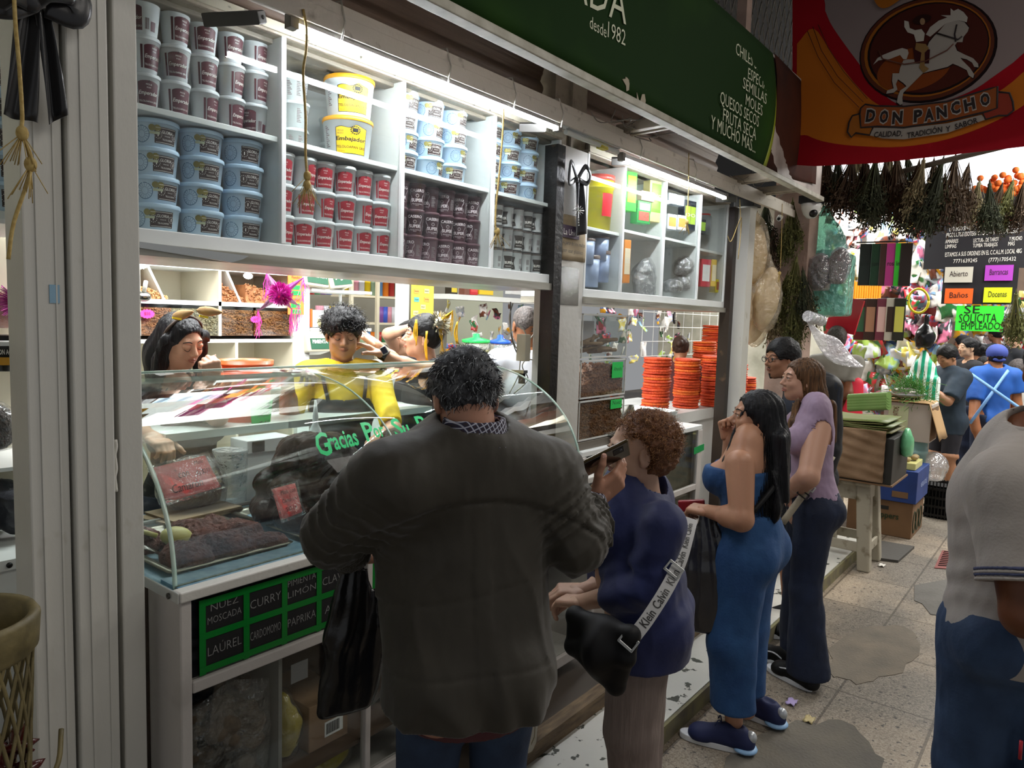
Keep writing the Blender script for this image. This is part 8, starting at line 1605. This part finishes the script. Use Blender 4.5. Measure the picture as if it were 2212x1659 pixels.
for i in range(16):hang(1850+i*24,378+i*1.5+10*rg.normal(),7.6+.6*rg.rand(),[0,3,2,0,1][i%5],.9+.3*rg.rand(),f'dried herb bundle in the far row, {ORD2[i]} from left','far row of hanging dried herbs')
for i,(px,py,k,s_)in enumerate(((1655,440,2,1.0),(1712,442,1,1.0),(1700,480,1,.9),(1668,505,0,1.0),(1720,560,1,.9),(1655,560,3,1.1),(1700,600,1,1.0),(1735,590,2,1.0),(1680,640,3,1.1),(1715,650,1,1.0),(1745,640,3,.8),(1640,500,2,.8))):hang(px,py,6.2,k,s_,f'green herb bunch tied around the weathered column, {ORD2[i]} from the top','herb bunches on the weathered column')
for i,(px,py)in enumerate(((2150,400),(2180,410),(2205,395))):p=P(px,py,x=8.2);r2=np.random.RandomState(i);mb=MB();[mb.ell(p+r2.normal(size=3)*(.03,.08,.05),.03,n=7,h=5)for _ in range(22)];mb.build('marigold_garland',HG[4],loc=p,label=f'orange marigold garland over the black sign, {ORD[i]} from left',cat='garland')
hang(2195,640,8.4,1,1.3,'green leafy bunch hanging right of the black sign','green bunch by the black sign')
MB().tube([P(1850,395,x=7.2),P(2212,305,x=6.0)],.022,8).build('bare_pole',mat('grey_pole','6a645c',.6),loc=P(1900,380,x=7),label='bare slanting pole below the banner',cat='pole')
TEAL=plastic_film('teal_bag_film','c8f4e8',.7,'86dcc8',.12,.3);p=P(1785,455,x=6.7);tb_=hanging_bag('hanging_bag','large translucent teal bag of dark herbs hanging from the sign corner',p,.05,.25,.92,.6,TEAL,(0,-1,0),6,res=.016);S=SDF(p-(.4,.4,1.0),p+(.4,.4,.0),.016);S.ell(p-(0,.0,.58),(.15,.15,.25));S.noise(.02,5,2);S.noise(.012,16,4);mb=MB();S.into(mb);mb.build('dark_contents',mat('dark_herb_mass','23282a',.8,bump=1.5,bscale=40),tb_)
for k,(px,py,r3)in enumerate(((1770,588,(.05,.10,.17)),(1812,575,(.05,.09,.16)))):bag('herb_bag',['clear bag of dark leaves, left of the pair before the teal bag','clear bag of dark leaves, right of the pair before the teal bag'][k],tuple(P(px,py,x=6.42)),r3,mat('dark_leaf_mass','2e2a2e',.7,bump=1.2,bscale=30),plastic_film('grey_clear_film','f0e8f0',.18,gloss=.5),41+k,res=.016)
CRG=mat('cream_gourd','e0cfa8',.55,col2='cdb88c',nscale=4,bump=.1);SHR=plastic_film('sheer_bag_film','fff8ee',.3,'f0e4cc',.2,.2)
for k,(px,py,rx,rz,lb)in enumerate(((1622,540,33,72,'big cream gourd in a sheer bag, topmost of the hanging gourds'),(1603,668,17,62,'slim cream gourd, lower left of the hanging gourds'),(1655,645,27,68,'plump cream gourd with torn wrap, lower right of the hanging gourds'),(1632,695,22,50,'cream gourd hanging behind the two lower ones'))):
 d=5.95+.15*(k==3);p=Q(px,py,d);t=thing('gourd',lb,'gourd',p,None);s_=d/F_PX;S=SDF(p-.36,p+.36,.012);S.ell(p,(rx*s_,rx*s_,rz*s_),rotm((1,0,0),8*(k-1)));S.noise(.006,6,k);mb=MB();S.into(mb);mb.build('gourd_body',CRG,t);S=SDF(p-.45,p+.5,.016);S.ell(p,(rx*s_+.02,rx*s_+.02,rz*s_+.02));S.cone(p+(0,0,rz*s_*.8),p+(0,0,rz*s_+.12),.05,.012,.04);S.noise(.008,9,k,ridge=True);mb=MB();S.into(mb);mb.build('sheer_wrap',SHR,t)
for k,(px,py,lb)in enumerate(((1752,450,'white dome security camera under the sign corner'),(1614,458,'white dome security camera behind the beam'))):
 p=Q(px,py,[5.9,5.75][k]);t=thing('security_camera',lb,'camera',p);bevel(MB().box(p[0]-.08,p[0]+.08,p[1]-.08,p[1]+.08,p[2]+.035,p[2]+.095).build('mount_box',BLACK,t));MB().lathe([(0,-.085),(.03,-.08),(.058,-.05),(.075,0),(.078,.035),(0,.035)],p,20).build('dome',LAMW,t);MB().ell(p+(-.035,-.03,-.045),.034).build('lens_ball',BLACK,t)
t=thing('security_camera','tiny white bullet camera at the beam end','camera',Q(1683,472,5.8));MB().cyl(Q(1683,472,5.72),Q(1686,468,5.9),.022).build('barrel',LAMW,t);MB().cyl(Q(1682,473,5.71),Q(1683,472,5.725),.012).build('lens',BLACK,t)
# red banner
bn=thing('banner','large red and orange cloth banner with a rearing white horse and rider','banner',(5.0,.9,2.7));Z_=[5.0]
def zb(x,y):return(1700+x/4.32,y/4.32)
def lay(pts,nm,col,zoom=False,step=.0012,m=None):
 pl=[P(*(zb(*p)if zoom else p),x=5.0)[1:]for p in pts];Z_[0]-=step;MB().prism([tuple(q)for q in pl],(Z_[0],0,0),(0,1,0),(0,0,1),(.001,0,0)).build(nm,m or mat('banner_'+col,col,.8,spec=.15,bump=.1,bscale=12),bn)
def smooth(pts,n=4):q=[np.array([a,b,0.])for a,b in pts];return[tuple(v[:2])for v in catmull(q+[q[0]],n)][:-1]
BR=mat('banner_red_cloth','a81422',.8,col2='860c18',nscale=1.2,spec=.1)
lay([(1712,-60),(1712,356),(1760,359),(1900,352),(2060,334),(2290,308),(2290,-60)],'red_cloth','r',m=BR)
lay(smooth([(1722,95),(1758,62),(1800,120),(1860,195),(1910,232),(2000,252),(2080,240),(2170,190),(2230,145),(2230,210),(2150,262),(2050,300),(1950,317),(1860,316),(1790,308),(1745,293),(1722,272)]),'orange_field','b8661c');lay(smooth([(1783,24),(1800,-30),(2000,-50),(2230,-50),(2230,88),(2140,170),(2080,205),(2010,226),(1950,228),(1905,200),(1850,130),(1800,60)]),'white_field','8e7e7c')
def elp(cx,cy,rx,ry,a_=-16,n=40):c_,s_=math.cos(math.radians(a_)),math.sin(math.radians(a_));return[(cx+rx*math.cos(t)*c_-ry*math.sin(t)*s_,cy+rx*math.cos(t)*s_+ry*math.sin(t)*c_)for t in np.linspace(0,2*PI,n,endpoint=False)]
for nm,cx,cy,rx,ry,c_ in(('medallion_rim',2006,108,152,112,'1c0e10'),('rope_ring',2004,107,147,108,'5a2c1c'),('gold_ring',2004,106,139,101,'9a5a1c'),('inner_rim',2006,106,134,97,'1e0f10'),('medallion_field',2007,105,130,93,'4a1e16'),('medallion_glow',1975,150,82,45,'7e3c16')):lay(elp(cx,cy,rx,ry),nm,c_)
LNS=mat('banner_outline','1c0e10',.8);
def line(pts,nm,w_=.006,m=LNS,zoom=True):Z_[0]-=.0004;MB().tube([(Z_[0],*P(*(zb(*p)if zoom else p),x=5.0)[1:])for p in pts],w_,4,flat=((1,0,0),.15,1)).build(nm,m,bn)
horse=[(1700,265),(1660,215),(1600,195),(1540,200),(1480,230),(1430,290),(1380,340),(1330,400),(1310,450),(1330,520),(1300,560),(1210,600),(1190,560),(1130,560),(1090,570),(1060,640),(1050,690),(990,690),(985,760),(1000,830),(940,850),(930,880),(1000,870),(1035,840),(1020,790),(1040,745),(1090,780),(1120,810),(1060,850),(1040,900),(1030,960),(1060,985),(1085,975),(1080,920),(1090,870),(1160,800),(1230,730),(1270,690),(1340,670),(1420,650),(1500,630),(1550,600),(1600,620),(1680,660),(1700,710),(1740,735),(1750,700),(1710,640),(1640,570),(1620,545),(1680,560),(1730,590),(1750,630),(1790,635),(1785,600),(1740,550),(1660,515),(1590,480),(1570,430),(1590,400),(1640,400),(1650,350),(1690,300)]
lay([(x+(6 if x>1400 else-6),y+(8 if y>500 else-8))for x,y in horse],'horse_outline','1c0e10',True);lay(horse,'white_horse','a39a92',True)
lay([(1530,85),(1560,110),(1600,90),(1650,120),(1690,170),(1680,215),(1600,195),(1480,230),(1400,300),(1340,350),(1300,330),(1340,260),(1420,200),(1500,170),(1440,150),(1530,150)],'mane','b3aaa2',True);lay([(1090,560),(1060,520),(960,560),(860,570),(810,610),(850,550),(900,520),(1000,480),(1080,455),(1130,470),(1140,500),(1120,560)],'tail','b3aaa2',True)
lay([(1100,200),(1140,210),(1150,270),(1200,290),(1260,280),(1290,320),(1280,390),(1210,400),(1190,330),(1130,310),(1100,260)],'rider_shirt','c0b8ae',True);lay([(1180,450),(1340,470),(1330,600),(1200,600)],'saddle','3a1418',True);lay([(1210,410),(1300,420),(1330,460),(1290,500),(1290,620),(1330,650),(1280,690),(1240,640),(1260,500),(1200,470)],'rider_trousers','8a6a40',True);lay(elp(1265,190,88,42,-14,20),'rider_hat','2c1410',True);lay(elp(1270,212,24,32,0,16),'rider_face','9a7a5c',True)
line([(1400,320),(1500,350),(1600,380),(1640,350)],'rein');line([(1590,240),(1570,330),(1580,400)],'bridle');line([(860,480),(900,560),(1100,610),(1300,580),(1500,480),(1560,420)],'lasso',.005,mat('banner_lasso','5a2c1c'))
line([(250,260),(330,480),(480,720),(720,960)],'thin_stripe',.003,mat('banner_5a2c1c','5a2c1c'));line([(200,300),(300,540),(450,780),(680,1010)],'thin_stripe',.003,mat('banner_5a2c1c','5a2c1c'));line([(300,240),(390,450),(540,680),(760,930)],'thin_stripe',.003,mat('banner_5a2c1c','5a2c1c'))
rib=[(690,1070),(700,1020),(740,985),(840,1000),(1100,1005),(1500,960),(1900,840),(1970,820),(1965,1020),(1880,1050),(1500,1140),(1100,1200),(850,1190),(700,1200)];rl=[(690,1070),(620,1090),(590,1150),(575,1240),(610,1290),(650,1250),(780,1270),(810,1200)];rr=[(1970,870),(2080,880),(2110,960),(2120,1040),(2060,1090),(1980,1090),(1860,1125),(1830,1060),(1960,1020)]
lay([(820,1200),(1100,1205),(1500,1160),(1820,1080),(1860,1125),(1500,1250),(1100,1308),(900,1300),(780,1270)],'white_band','9e948c',True)
for pl,nm,c_ in((rl,'ribbon_curl','9a5a20'),(rr,'ribbon_curl','8a3426'),(rib,'name_ribbon','8c4a24')):lay(pl,nm,c_,True);line(pl+pl[:1],'ribbon_line',.007)
def btxt(tx,x,y,h,w_,ang=0,m=LNS,bold=.03,nm='banner_letter'):
 Z_[0]-=.0002;p=P(*zb(x,y),x=5.0);a_=math.radians(ang);u=np.array([0,-math.cos(a_),math.sin(a_)]);v=np.array([0,math.sin(a_),math.cos(a_)]);W_=abs(P(*zb(x+w_,y),x=5.0)[1]-p[1]);hh=abs(P(*zb(x,y-h),x=5.0)[2]-p[2]);MB().text(tx,(Z_[0],p[1],p[2])-v*hh*.45,u,v,hh/.72,off=0,width=W_,bold=bold).build(nm,m,bn)
for ch,x,y,w_,an in(('D',792,1092,85,-4),('O',915,1102,80,-2),('N',1040,1110,95,0),('P',1232,1095,80,2),('A',1335,1085,90,4),('N',1452,1062,95,7),('C',1580,1020,85,9),('H',1710,990,100,12),('O',1855,945,85,13)):btxt(ch,x,y,118,w_+14,an,mat('banner_letter_halo','a39a92',.8),.09,'letter_halo');btxt(ch,x,y,105,w_,an,bold=.05)
for tx,x,y,w_,an in(('CALIDAD,',955,1262,270,-4),('TRADICIÓN',1292,1248,330,4),('Y',1512,1215,45,7),('SABOR',1680,1165,215,12)):btxt(tx,x,y,52,w_,an,bold=.015)
lay(smooth([(1880,-30),(1895,12),(1915,22),(1945,5),(1965,-12),(1990,-30)]),'orange_scroll','a8621c')
# black notice board and paper signs
def xs(name,label,x,a,b,m,lines=(),ink=INKW,cat='sign',th=.01,halo=None):
 A_,B_=P(*a,x=x),P(*b,x=x);t=thing(name,label,cat,(x,(A_[1]+B_[1])/2,B_[2]));MB().box(x,x+th,min(A_[1],B_[1]),max(A_[1],B_[1]),B_[2],A_[2]).build('panel',m,t);mb=MB()
 for tx,px,py,w_,hpx in lines:p=P(px,py,x=x);W_=abs(P(px+w_,py,x=x)[1]-p[1]);hh=hpx/F_PX*x*1.25;mb.text(tx,(x-.003,p[1],p[2]-hh*.35),(0,-1,.03),(0,0,1),hh,off=0,width=W_)
 if lines:mb.build('lettering',ink,t)
 return t
BS=mat('black_sign_board','15131a',.6)
t=xs('shop_sign','black sign listing medicinal plants and esoteric products under the herbs',9.0,(2007,420),(2240,578),BS,[('SAN MIGUEL',2118,455,150,20),('CURACIÓN',2122,473,60,7),('EXTENSO SURTIDO EN PLANTAS MEDICINALES Y',2125,490,158,9),('PRODUCTOS ESOTERICOS DEL PAIS Y EXTRANGEROS',2122,503,168,9),('AMARRES',2056,521,28,8),('LECTURA DE TAROT',2130,518,56,8),('Y MUCHO',2194,515,28,8),('LIMPIAS',2054,532,24,8),('TUMBA TRABAJOS',2128,529,54,8),('MÁS',2185,526,14,8),('ESTAMOS A SUS ORDENES EN EL C.C.A.L.M. LOCAL 48G',2122,546,174,9),('7771639245',2085,563,52,8),('(777)1705432',2165,560,60,8)])
for z in(482,):p=P(2050,z,x=9.0);MB().box(8.995,8.999,P(2205,z,x=9)[1],p[1],p[2]-.006,p[2]+.002).build('red_line',mat('red_lid'),t)
xs('notice_board','black board with four coloured handwritten cards below the black sign',8.98,(2039,579),(2194,658),BS)
for k,(x0,y0,c_,tx)in enumerate(((2042,577,'cdc9bc','Abierto'),(2129,573,'b040c0','Barrancas'),(2042,623,'f0661c','Baños'),(2126,621,'dce81c','Docenas'))):xs('paper_card',f'{["pale", "purple", "orange", "yellow"][k]} scalloped paper card on the black board',8.96,(x0,y0),(x0+58,y0+33),mat('card_'+c_,c_,.6),[(tx,x0+29,y0+14,40,12)],INKD,'card',.004)
xs('paper_sign','fluorescent green paper sign reading SE SOLICITA EMPLEADO',8.97,(2067,660),(2165,717),mat('neon_green_paper','3cf03c',.6),[('SE',2100,668,34,17),('SOLICITA',2112,687,84,18),('EMPLEADO',2118,704,86,15)],INKB,'sign',.004)
# herb stall: racks, packets, produce
MB().box(10.2,10.3,1.35,5.2,0,3.4).build('wall_stall',mat('stall_back_wall','9a9888',.6,col2='d8d4c4',nscale=3,nmix=.5),kind='structure');MB().box(15,15.1,-3,3,0,3.9).build('wall_far',mat('far_hall_wall','a88a70',.8,col2='6a5a50',nscale=2),kind='structure')
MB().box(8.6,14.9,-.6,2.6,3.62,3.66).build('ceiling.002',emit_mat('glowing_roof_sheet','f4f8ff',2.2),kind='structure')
packet_wall(270,(1800,2075),(455,900),dict(x=9.7),'packet','shiny packet in the crowded display of the herb stall','packets of the herb stall',(.13,.26),(.16,.34));packet_wall(70,(2070,2230),(640,800),dict(x=13.5),'hall_packet','bright packet in the far hall display','packets in the far hall',(.15,.3),(.15,.3))  # both calls scatter generic packets; those in the far hall are not toys
IC=[('1c1a18','palo santo','black'),('1c3a24','incienso','dark green'),('4a2a24','','brown'),('c03a8a','rosa','pink'),('3cc030','limón','green'),('2a1c16','','dark')]
for i,px in enumerate((1868,1893,1912,1926,1945,1956)):p=P(px,572,x=7.7);pack('incense_box',f'{IC[i][2]} slim incense box on the upper rack of the herb stall','incense',p,.10,.05,.40,IC[i][0],rot=-80,group='upper incense rack',tx=IC[i][1]or None)
for i,px in enumerate((1858,1880,1905,1925,1942)):p=P(px,690,x=7.7);pack('incense_box',f'slim incense box in the lower rack, {ORD[i]} from left','incense',p,.10,.05,.40,['5a1c1c','3a2a20','7a3a4a','c8c8b8','2a2a1c'][i],rot=-80,group='lower incense rack',col2=['2a6a4a','b08a6a','e8c8c0','3a2a1c','d8d860'][i])
for y_,lb in((524,'upper'),(652,'lower')):MB().tube([P(1850,y_,x=7.72),P(1962,y_-3,x=7.72)],.008,6).build('rack_rod',BLACK,loc=P(1900,y_,x=7.72),label=f'thin black rod of the {lb} incense rack',cat='rod')
AMB=mat('amber_candle','f0a02a',.3)
for i in range(16):p=P(1822+i*5.2,640+(i%2)*3,x=9.0);MB().cyl(p-(0,0,.32),p+(0,0,.18),.014,n=8).build('candle',AMB,loc=p,label=f'long amber taper hanging behind the incense, {ORD2[i]} from left',cat='candle',group='amber tapers behind the incense')
hs_=hanging_bag('striped_bag','green and white striped bag hanging in front of the herb stall',P(1998,762,x=7.9),.03,.145,.56,.7,mat('striped_bag_green','12b080',.45,bump=.2),(0,-1,0),3,res=.014)
m=_M['striped_bag_green'];nt=m.node_tree;wv=nt.nodes.new('ShaderNodeTexWave');wv.bands_direction='Y';wv.inputs['Scale'].default_value=5.5;wv.inputs['Distortion'].default_value=.8;tc=nt.nodes.new('ShaderNodeTexCoord');cr=nt.nodes.new('ShaderNodeValToRGB');cr.color_ramp.elements[0].position=.5;cr.color_ramp.elements[0].color=lin('0fae84');cr.color_ramp.elements[1].position=.55;cr.color_ramp.elements[1].color=lin('e4f4ec');nt.links.new(tc.outputs['Object'],wv.inputs['Vector']);nt.links.new(wv.outputs['Fac'],cr.inputs[0]);nt.links.new(cr.outputs[0],nt.nodes['Principled BSDF'].inputs['Base Color'])
bag('black_bag','knotted black bag above the striped bag',tuple(P(1998,728,x=7.9)),(.07,.08,.11),None,BLK,8,res=.014,neck=.08);MB().tube([P(1984+22*math.cos(a_),650+26*math.sin(a_),x=8.3)for a_ in np.linspace(0,2*PI,25)],.012,6).build('yellow_hoop',mat('yellow_hoop','d8c81c',.4),loc=P(1984,650,x=8.3),label='yellow plastic hoop hanging above the black bag',cat='hoop')
MB().sheet(lambda u,v:P(1748+22*v+u*95-30*v*(1-u),688+80*u+60*v*math.sin(u*PI*.9)+8*math.sin(u*7),x=5.9+.25*u),16,10,.002).build('plastic_sheet',plastic_film('white_sheet_film','ffffff',.55,'f2eef4',.25,.2),loc=P(1760,700,x=5.9),label='white plastic sheet draped in front of the red-aproned vendor',cat='sheet');MB().cyl(P(1745,683,x=5.85),P(1775,693,x=6.1),.045,n=16).build('plastic_roll',plastic_film('roll_film','f0f0f4',.7,'dfe0e6'),loc=P(1760,688,x=5.9),label='roll of clear plastic wrap left of the vendor',cat='roll');MB().obox(P(1825,680,x=7.2),.02,.13,.16,rotm((1,0,0),12)).build('red_folder',mat('glossy_red','c0182c',.25),loc=P(1825,680,x=7.2),label='glossy red panel hanging above the vendor',cat='panel')
def crate(name,label,cat,x0,x1,y0,y1,z0,z1,m,parts=()):
 t=thing(name,label,cat,((x0+x1)/2,(y0+y1)/2,z0));bevel(MB().box(x0,x1,y0,y1,z0,z1).build('body',m,t),.006)
 for nm,a_,mm in parts:MB().box(*a_).build(nm,mm,t)
 return t
CB=mat('kraft_box','7e5f40',.8,col2='6c5036',nscale=4);BLB=mat('blue_produce_box','1f3f86',.6,col2='18336e',nscale=5)
t=crate('produce_box','brown cardboard produce box with printed peppers on the floor','box',6.67,7.18,1.02,1.52,.0,.30,CB,[('handle_hole',(6.667,6.669,1.2,1.32,.22,.25),BLACK)]);MB().text('Bell Peppers',(6.665,1.27,.15),(0,-1,0),(0,0,1),.07,off=0,width=.3,bold=.02).build('lettering',mat('dark_green_print','24361c',.8),t)
for k in range(3):MB().tube([(6.76+.14*k+.055*math.cos(a_),1.017,.13+.09*math.sin(a_))for a_ in np.linspace(0,2*PI,17)],.004,4).build('printed_pepper',mat('dark_green_print','24361c'),t)
t=crate('produce_box','blue cardboard produce box stacked on the brown pepper box','box',6.65,7.2,1.0,1.54,.301,.57,BLB,[('brown_patch',(6.645,6.65,1.06,1.18,.34,.39),CB),('brown_patch',(6.645,6.65,1.3,1.44,.36,.41),CB)]);MB().text('VERSATILE',(6.95,.997,.42),(1,0,0),(0,0,1),.06,off=0,width=.3).build('lettering',mat('pale_blue_print','a8b8e0',.7),t)
crate('root_tray','pale yellow tray of brown roots on the blue box','tray',6.70,7.02,1.03,1.34,.572,.63,mat('pale_yellow_plastic'),[]);r=np.random.RandomState(3);mb=MB();[mb.ell((6.73+.26*r.rand(),1.06+.24*r.rand(),.645+.03*r.rand()),(.035,.03,.022),n=9,h=6)for _ in range(16)];tag(mb.build('roots',mat('tan_roots','9a8458',.7),loc=(6.85,1.2,.63),label='small tan roots heaped in the pale yellow tray',cat='roots'),kind='stuff')
bag('clear_bag','empty crinkled clear bag lying over the black crate',(7.5,1.02,.50),(.18,.12,.13),None,plastic_film('bright_clear_film'),12,res=.02)
t=thing('crate','black plastic lattice crate on the floor beside the blue box','crate',(7.78,.96,0));
for z in(.02,.10,.18,.26,.34):MB().box(7.6,7.98,.85,.87,z,z+.022).box(7.6,7.62,.87,1.08,z,z+.022).build('crate_slat',BLACK,t)
for k in range(8):MB().box(7.6+.052*k,7.612+.052*k,.846,.866,.0,.37).box(7.596,7.616,.87+.028*k,.878+.028*k,0,.37).build('crate_upright',BLACK,t)
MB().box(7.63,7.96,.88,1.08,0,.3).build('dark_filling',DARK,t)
c=np.array([7.40,1.24,0]);t=thing('bucket','pale blue-green bucket under the white candle carton','bucket',c);BGB=mat('aqua_bucket','8fb8b4',.4);MB().lathe([(0,0),(.15,0),(.18,.62),(.19,.62),(.19,.66),(.18,.66),(.185,.74),(0,.74)],c,26).build('body',BGB,t);MB().tube(catmull([c+(-.19,-.03,.66),c+(-.2,-.12,.55),c+(-.12,-.19,.5)],5),.004,5).build('wire_handle',BLACK,t)
t=crate('carton','white candle carton with red lettering standing on the aqua bucket','carton',7.22,7.58,1.02,1.40,.741,1.08,mat('white_carton','b8aea4',.7),[('red_label',(7.215,7.22,1.2,1.36,.76,1.05),mat('cream_label')),('brown_side',(7.22,7.56,1.015,1.02,.76,1.05),CB)]);MB().text('VELADORAS AROMATICAS',(7.212,1.28,.905),(0,0,1),(0,1,0),.06,off=0,width=.27).build('lettering',mat('maroon_print','7a1c24',.7),t)
MB().sheet(lambda u,v:np.array([7.18+.45*u,1.44-.50*v,1.09+.012*math.sin(u*6)-max(0,v-.8)*1.6]),12,20,.003).build('kraft_paper',mat('tan_kraft_paper','b08e62',.8,bump=.2,bscale=6),loc=(7.4,1.2,1.09),label='tan kraft paper draped over the candle carton',cat='paper');MB().lathe([(0,0),(.12,0),(.17,.045),(.165,.045),(.115,.006),(0,.006)],(7.36,1.26,1.115),24).build('foil_plate',ALU,loc=(7.36,1.26,1.115),label='foil plate on the kraft paper',cat='plate');bag('foil_packet','crumpled foil and clear bag on the foil plate',(7.36,1.26,1.165),(.12,.12,.045),None,mat('crumpled_foil','b8b0a8',.25,.6,bump=1,bscale=14),7,res=.014)
W_=mat('grubby_white_plastic','aaa28f',.55,col2='6a5f45',nscale=11,nmix=.64,sharp=.07,bump=.2);sx,sy=5.72,1.29;t=thing('stool','grubby white plastic stool under the papered box','stool',(sx,sy,0));bevel(MB().box(sx-.17,sx+.17,sy-.17,sy+.17,.60,.645).build('seat',W_,t),.02)
for i,(a_,b_)in enumerate(((-1,-1),(1,-1),(1,1),(-1,1))):
 top=np.array([sx+a_*.115,sy+b_*.115,.62]);bot=np.array([sx+a_*.165,sy+b_*.165,0.0]);v=[]
 for p,w_ in((bot,.042),(top,.048)):v+=[p+(-w_,-w_,0),p+(w_,-w_,0),p+(w_,w_,0),p+(-w_,w_,0)]
 bevel(MB().add(v,[(0,3,2,1),(4,5,6,7),(0,1,5,4),(1,2,6,5),(2,3,7,6),(3,0,4,7)]).build('leg',W_,t),.012)
for z0,z1,o_ in((.50,.62,.140),(.13,.20,.175)):
 for s_ in(-1,1):bevel(MB().box(sx-o_,sx+o_,sy+s_*o_-.010,sy+s_*o_+.010,z0,z1).build('apron_panel',W_,t),.006);bevel(MB().box(sx+s_*o_-.010,sx+s_*o_+.010,sy-o_,sy+o_,z0,z1).build('apron_panel',W_,t),.006)
crate('produce_box','black produce box on the stool covered with crumpled brown paper','box',5.46,6.0,.98,1.66,.648,.98,mat('black_print_box','26241f',.6),[('kraft_rim',(5.45,6.01,.97,1.67,.648,.66),CB)])
def kp_(u,v):return np.array([5.445+.008*math.sin(u*21+v*9)*math.sin(v*17)+.006*math.sin(v*31+u*13),1.69-.66*u,.67+.36*v])
MB().sheet(kp_,40,30,.002).build('brown_paper',mat('crumpled_brown_paper','94765a',.8,col2='806448',nscale=5,bump=1.2,bscale=9),loc=(5.42,1.4,.66),label='crumpled brown paper hanging over the front of the stool box',cat='paper');LEAF=mat('banana_leaf_green','5c7434',.5,col2='7a7a44',nscale=5)
for k in range(8):MB().sheet(lambda u,v,k=k:np.array([5.46+.5*v,1.66-(.60+.03*(k%3))*u,1.0+.012*k+.006*math.sin(u*8+k)]),8,3,.006).build('banana_leaf',LEAF if k%2 else mat('olive_leaf','6e6a3a',.6),loc=(5.6,1.4,1.0+.012*k),label=f'folded banana leaf on the papered box, {ORD[k]} from bottom',cat='leaf',group='folded banana leaves')
for k in range(5):MB().cyl(P(1835,858+6*k,x=6.4),P(1920,854+6*k,x=6.2),.028,n=10).build('rolled_leaf',mat('green_rolled_leaf','6f9a4a',.5,col2='8aa860',nscale=6),loc=P(1870,858+6*k,x=6.3),label=f'rolled green leaf beyond the box, {ORD[k]} from top',cat='leaf',group='rolled green leaves')
bag('mint_bag','mint green crumpled plastic at the corner of the stool box',(5.75,.95,.93),(.08,.03,.11),None,mat('mint_film','7ccf98',.25,bump=.5,bscale=14),5);t=crate('plastic_tub','clear square plastic tub beyond the leaves','tub',6.75,7.1,1.85,2.2,.95,1.16,plastic_film('milky_pet','e8eeee',.5));MB().box(6.7,7.6,1.85,2.7,.88,.93).box(6.75,7.55,1.9,2.65,0,.88).build('stall_table',mat('stall_table','8a8478',.7),loc=(6.7,2.2,0),label='low stall table behind the boxes',cat='table')
mb=MB();rg=np.random.RandomState(21);c=P(1970,850,x=7.35)
for k in range(420):d=unit(rg.normal(size=3)+(-.4,.5,.5));a_=c+rg.normal(size=3)*(.06,.07,.05);mb.tube([a_,a_+d*.09+(0,0,.01),a_+d*.16],.002,3,caps=False)
tag(mb.build('green_stems',mat('fresh_green_stems','3f7a24',.6,col2='5c9a38',nscale=9),loc=c,label='bundle of fresh green stems in the hands of the slate T-shirt man',cat='greens'),kind='stuff')
packet_wall(30,(1850,1960),(845,900),dict(x=8.6),'table_packet','shiny packet on the stall table edge','packets on the stall table')  # generic filler packets along the table edge, not particular sweets
c=P(2080,985,z=0);t=thing('bucket','red bucket on the floor beyond the slate T-shirt man','bucket',c);MB().lathe([(0,0),(.13,0),(.16,.32),(0,.32)],c,20).build('body',mat('glossy_red','c0182c'),t)
MB().box(4.36,4.44,1.75,1.81,3.34,4.9).build('mesh_post',mat('pink_weathered_paint','a88e80'),loc=(4.4,1.78,3.34),label='thin pinkish roof post behind the green sign',cat='post')
t=thing('roof_mesh','dark diamond wire mesh panel above the green sign','mesh',(5.0,2.4,3.9));mb=MB()
for i in range(34):
 for s_ in(-1,1):x=2.8+i*.12;mb.tube([(x,2.3,3.2 if s_>0 else 4.9),(x+.7,2.3,4.9 if s_>0 else 3.2)],.007,3,caps=False)
mb.build('wire_lattice',mat('grey_mesh_wire','7a766c',.5),t)
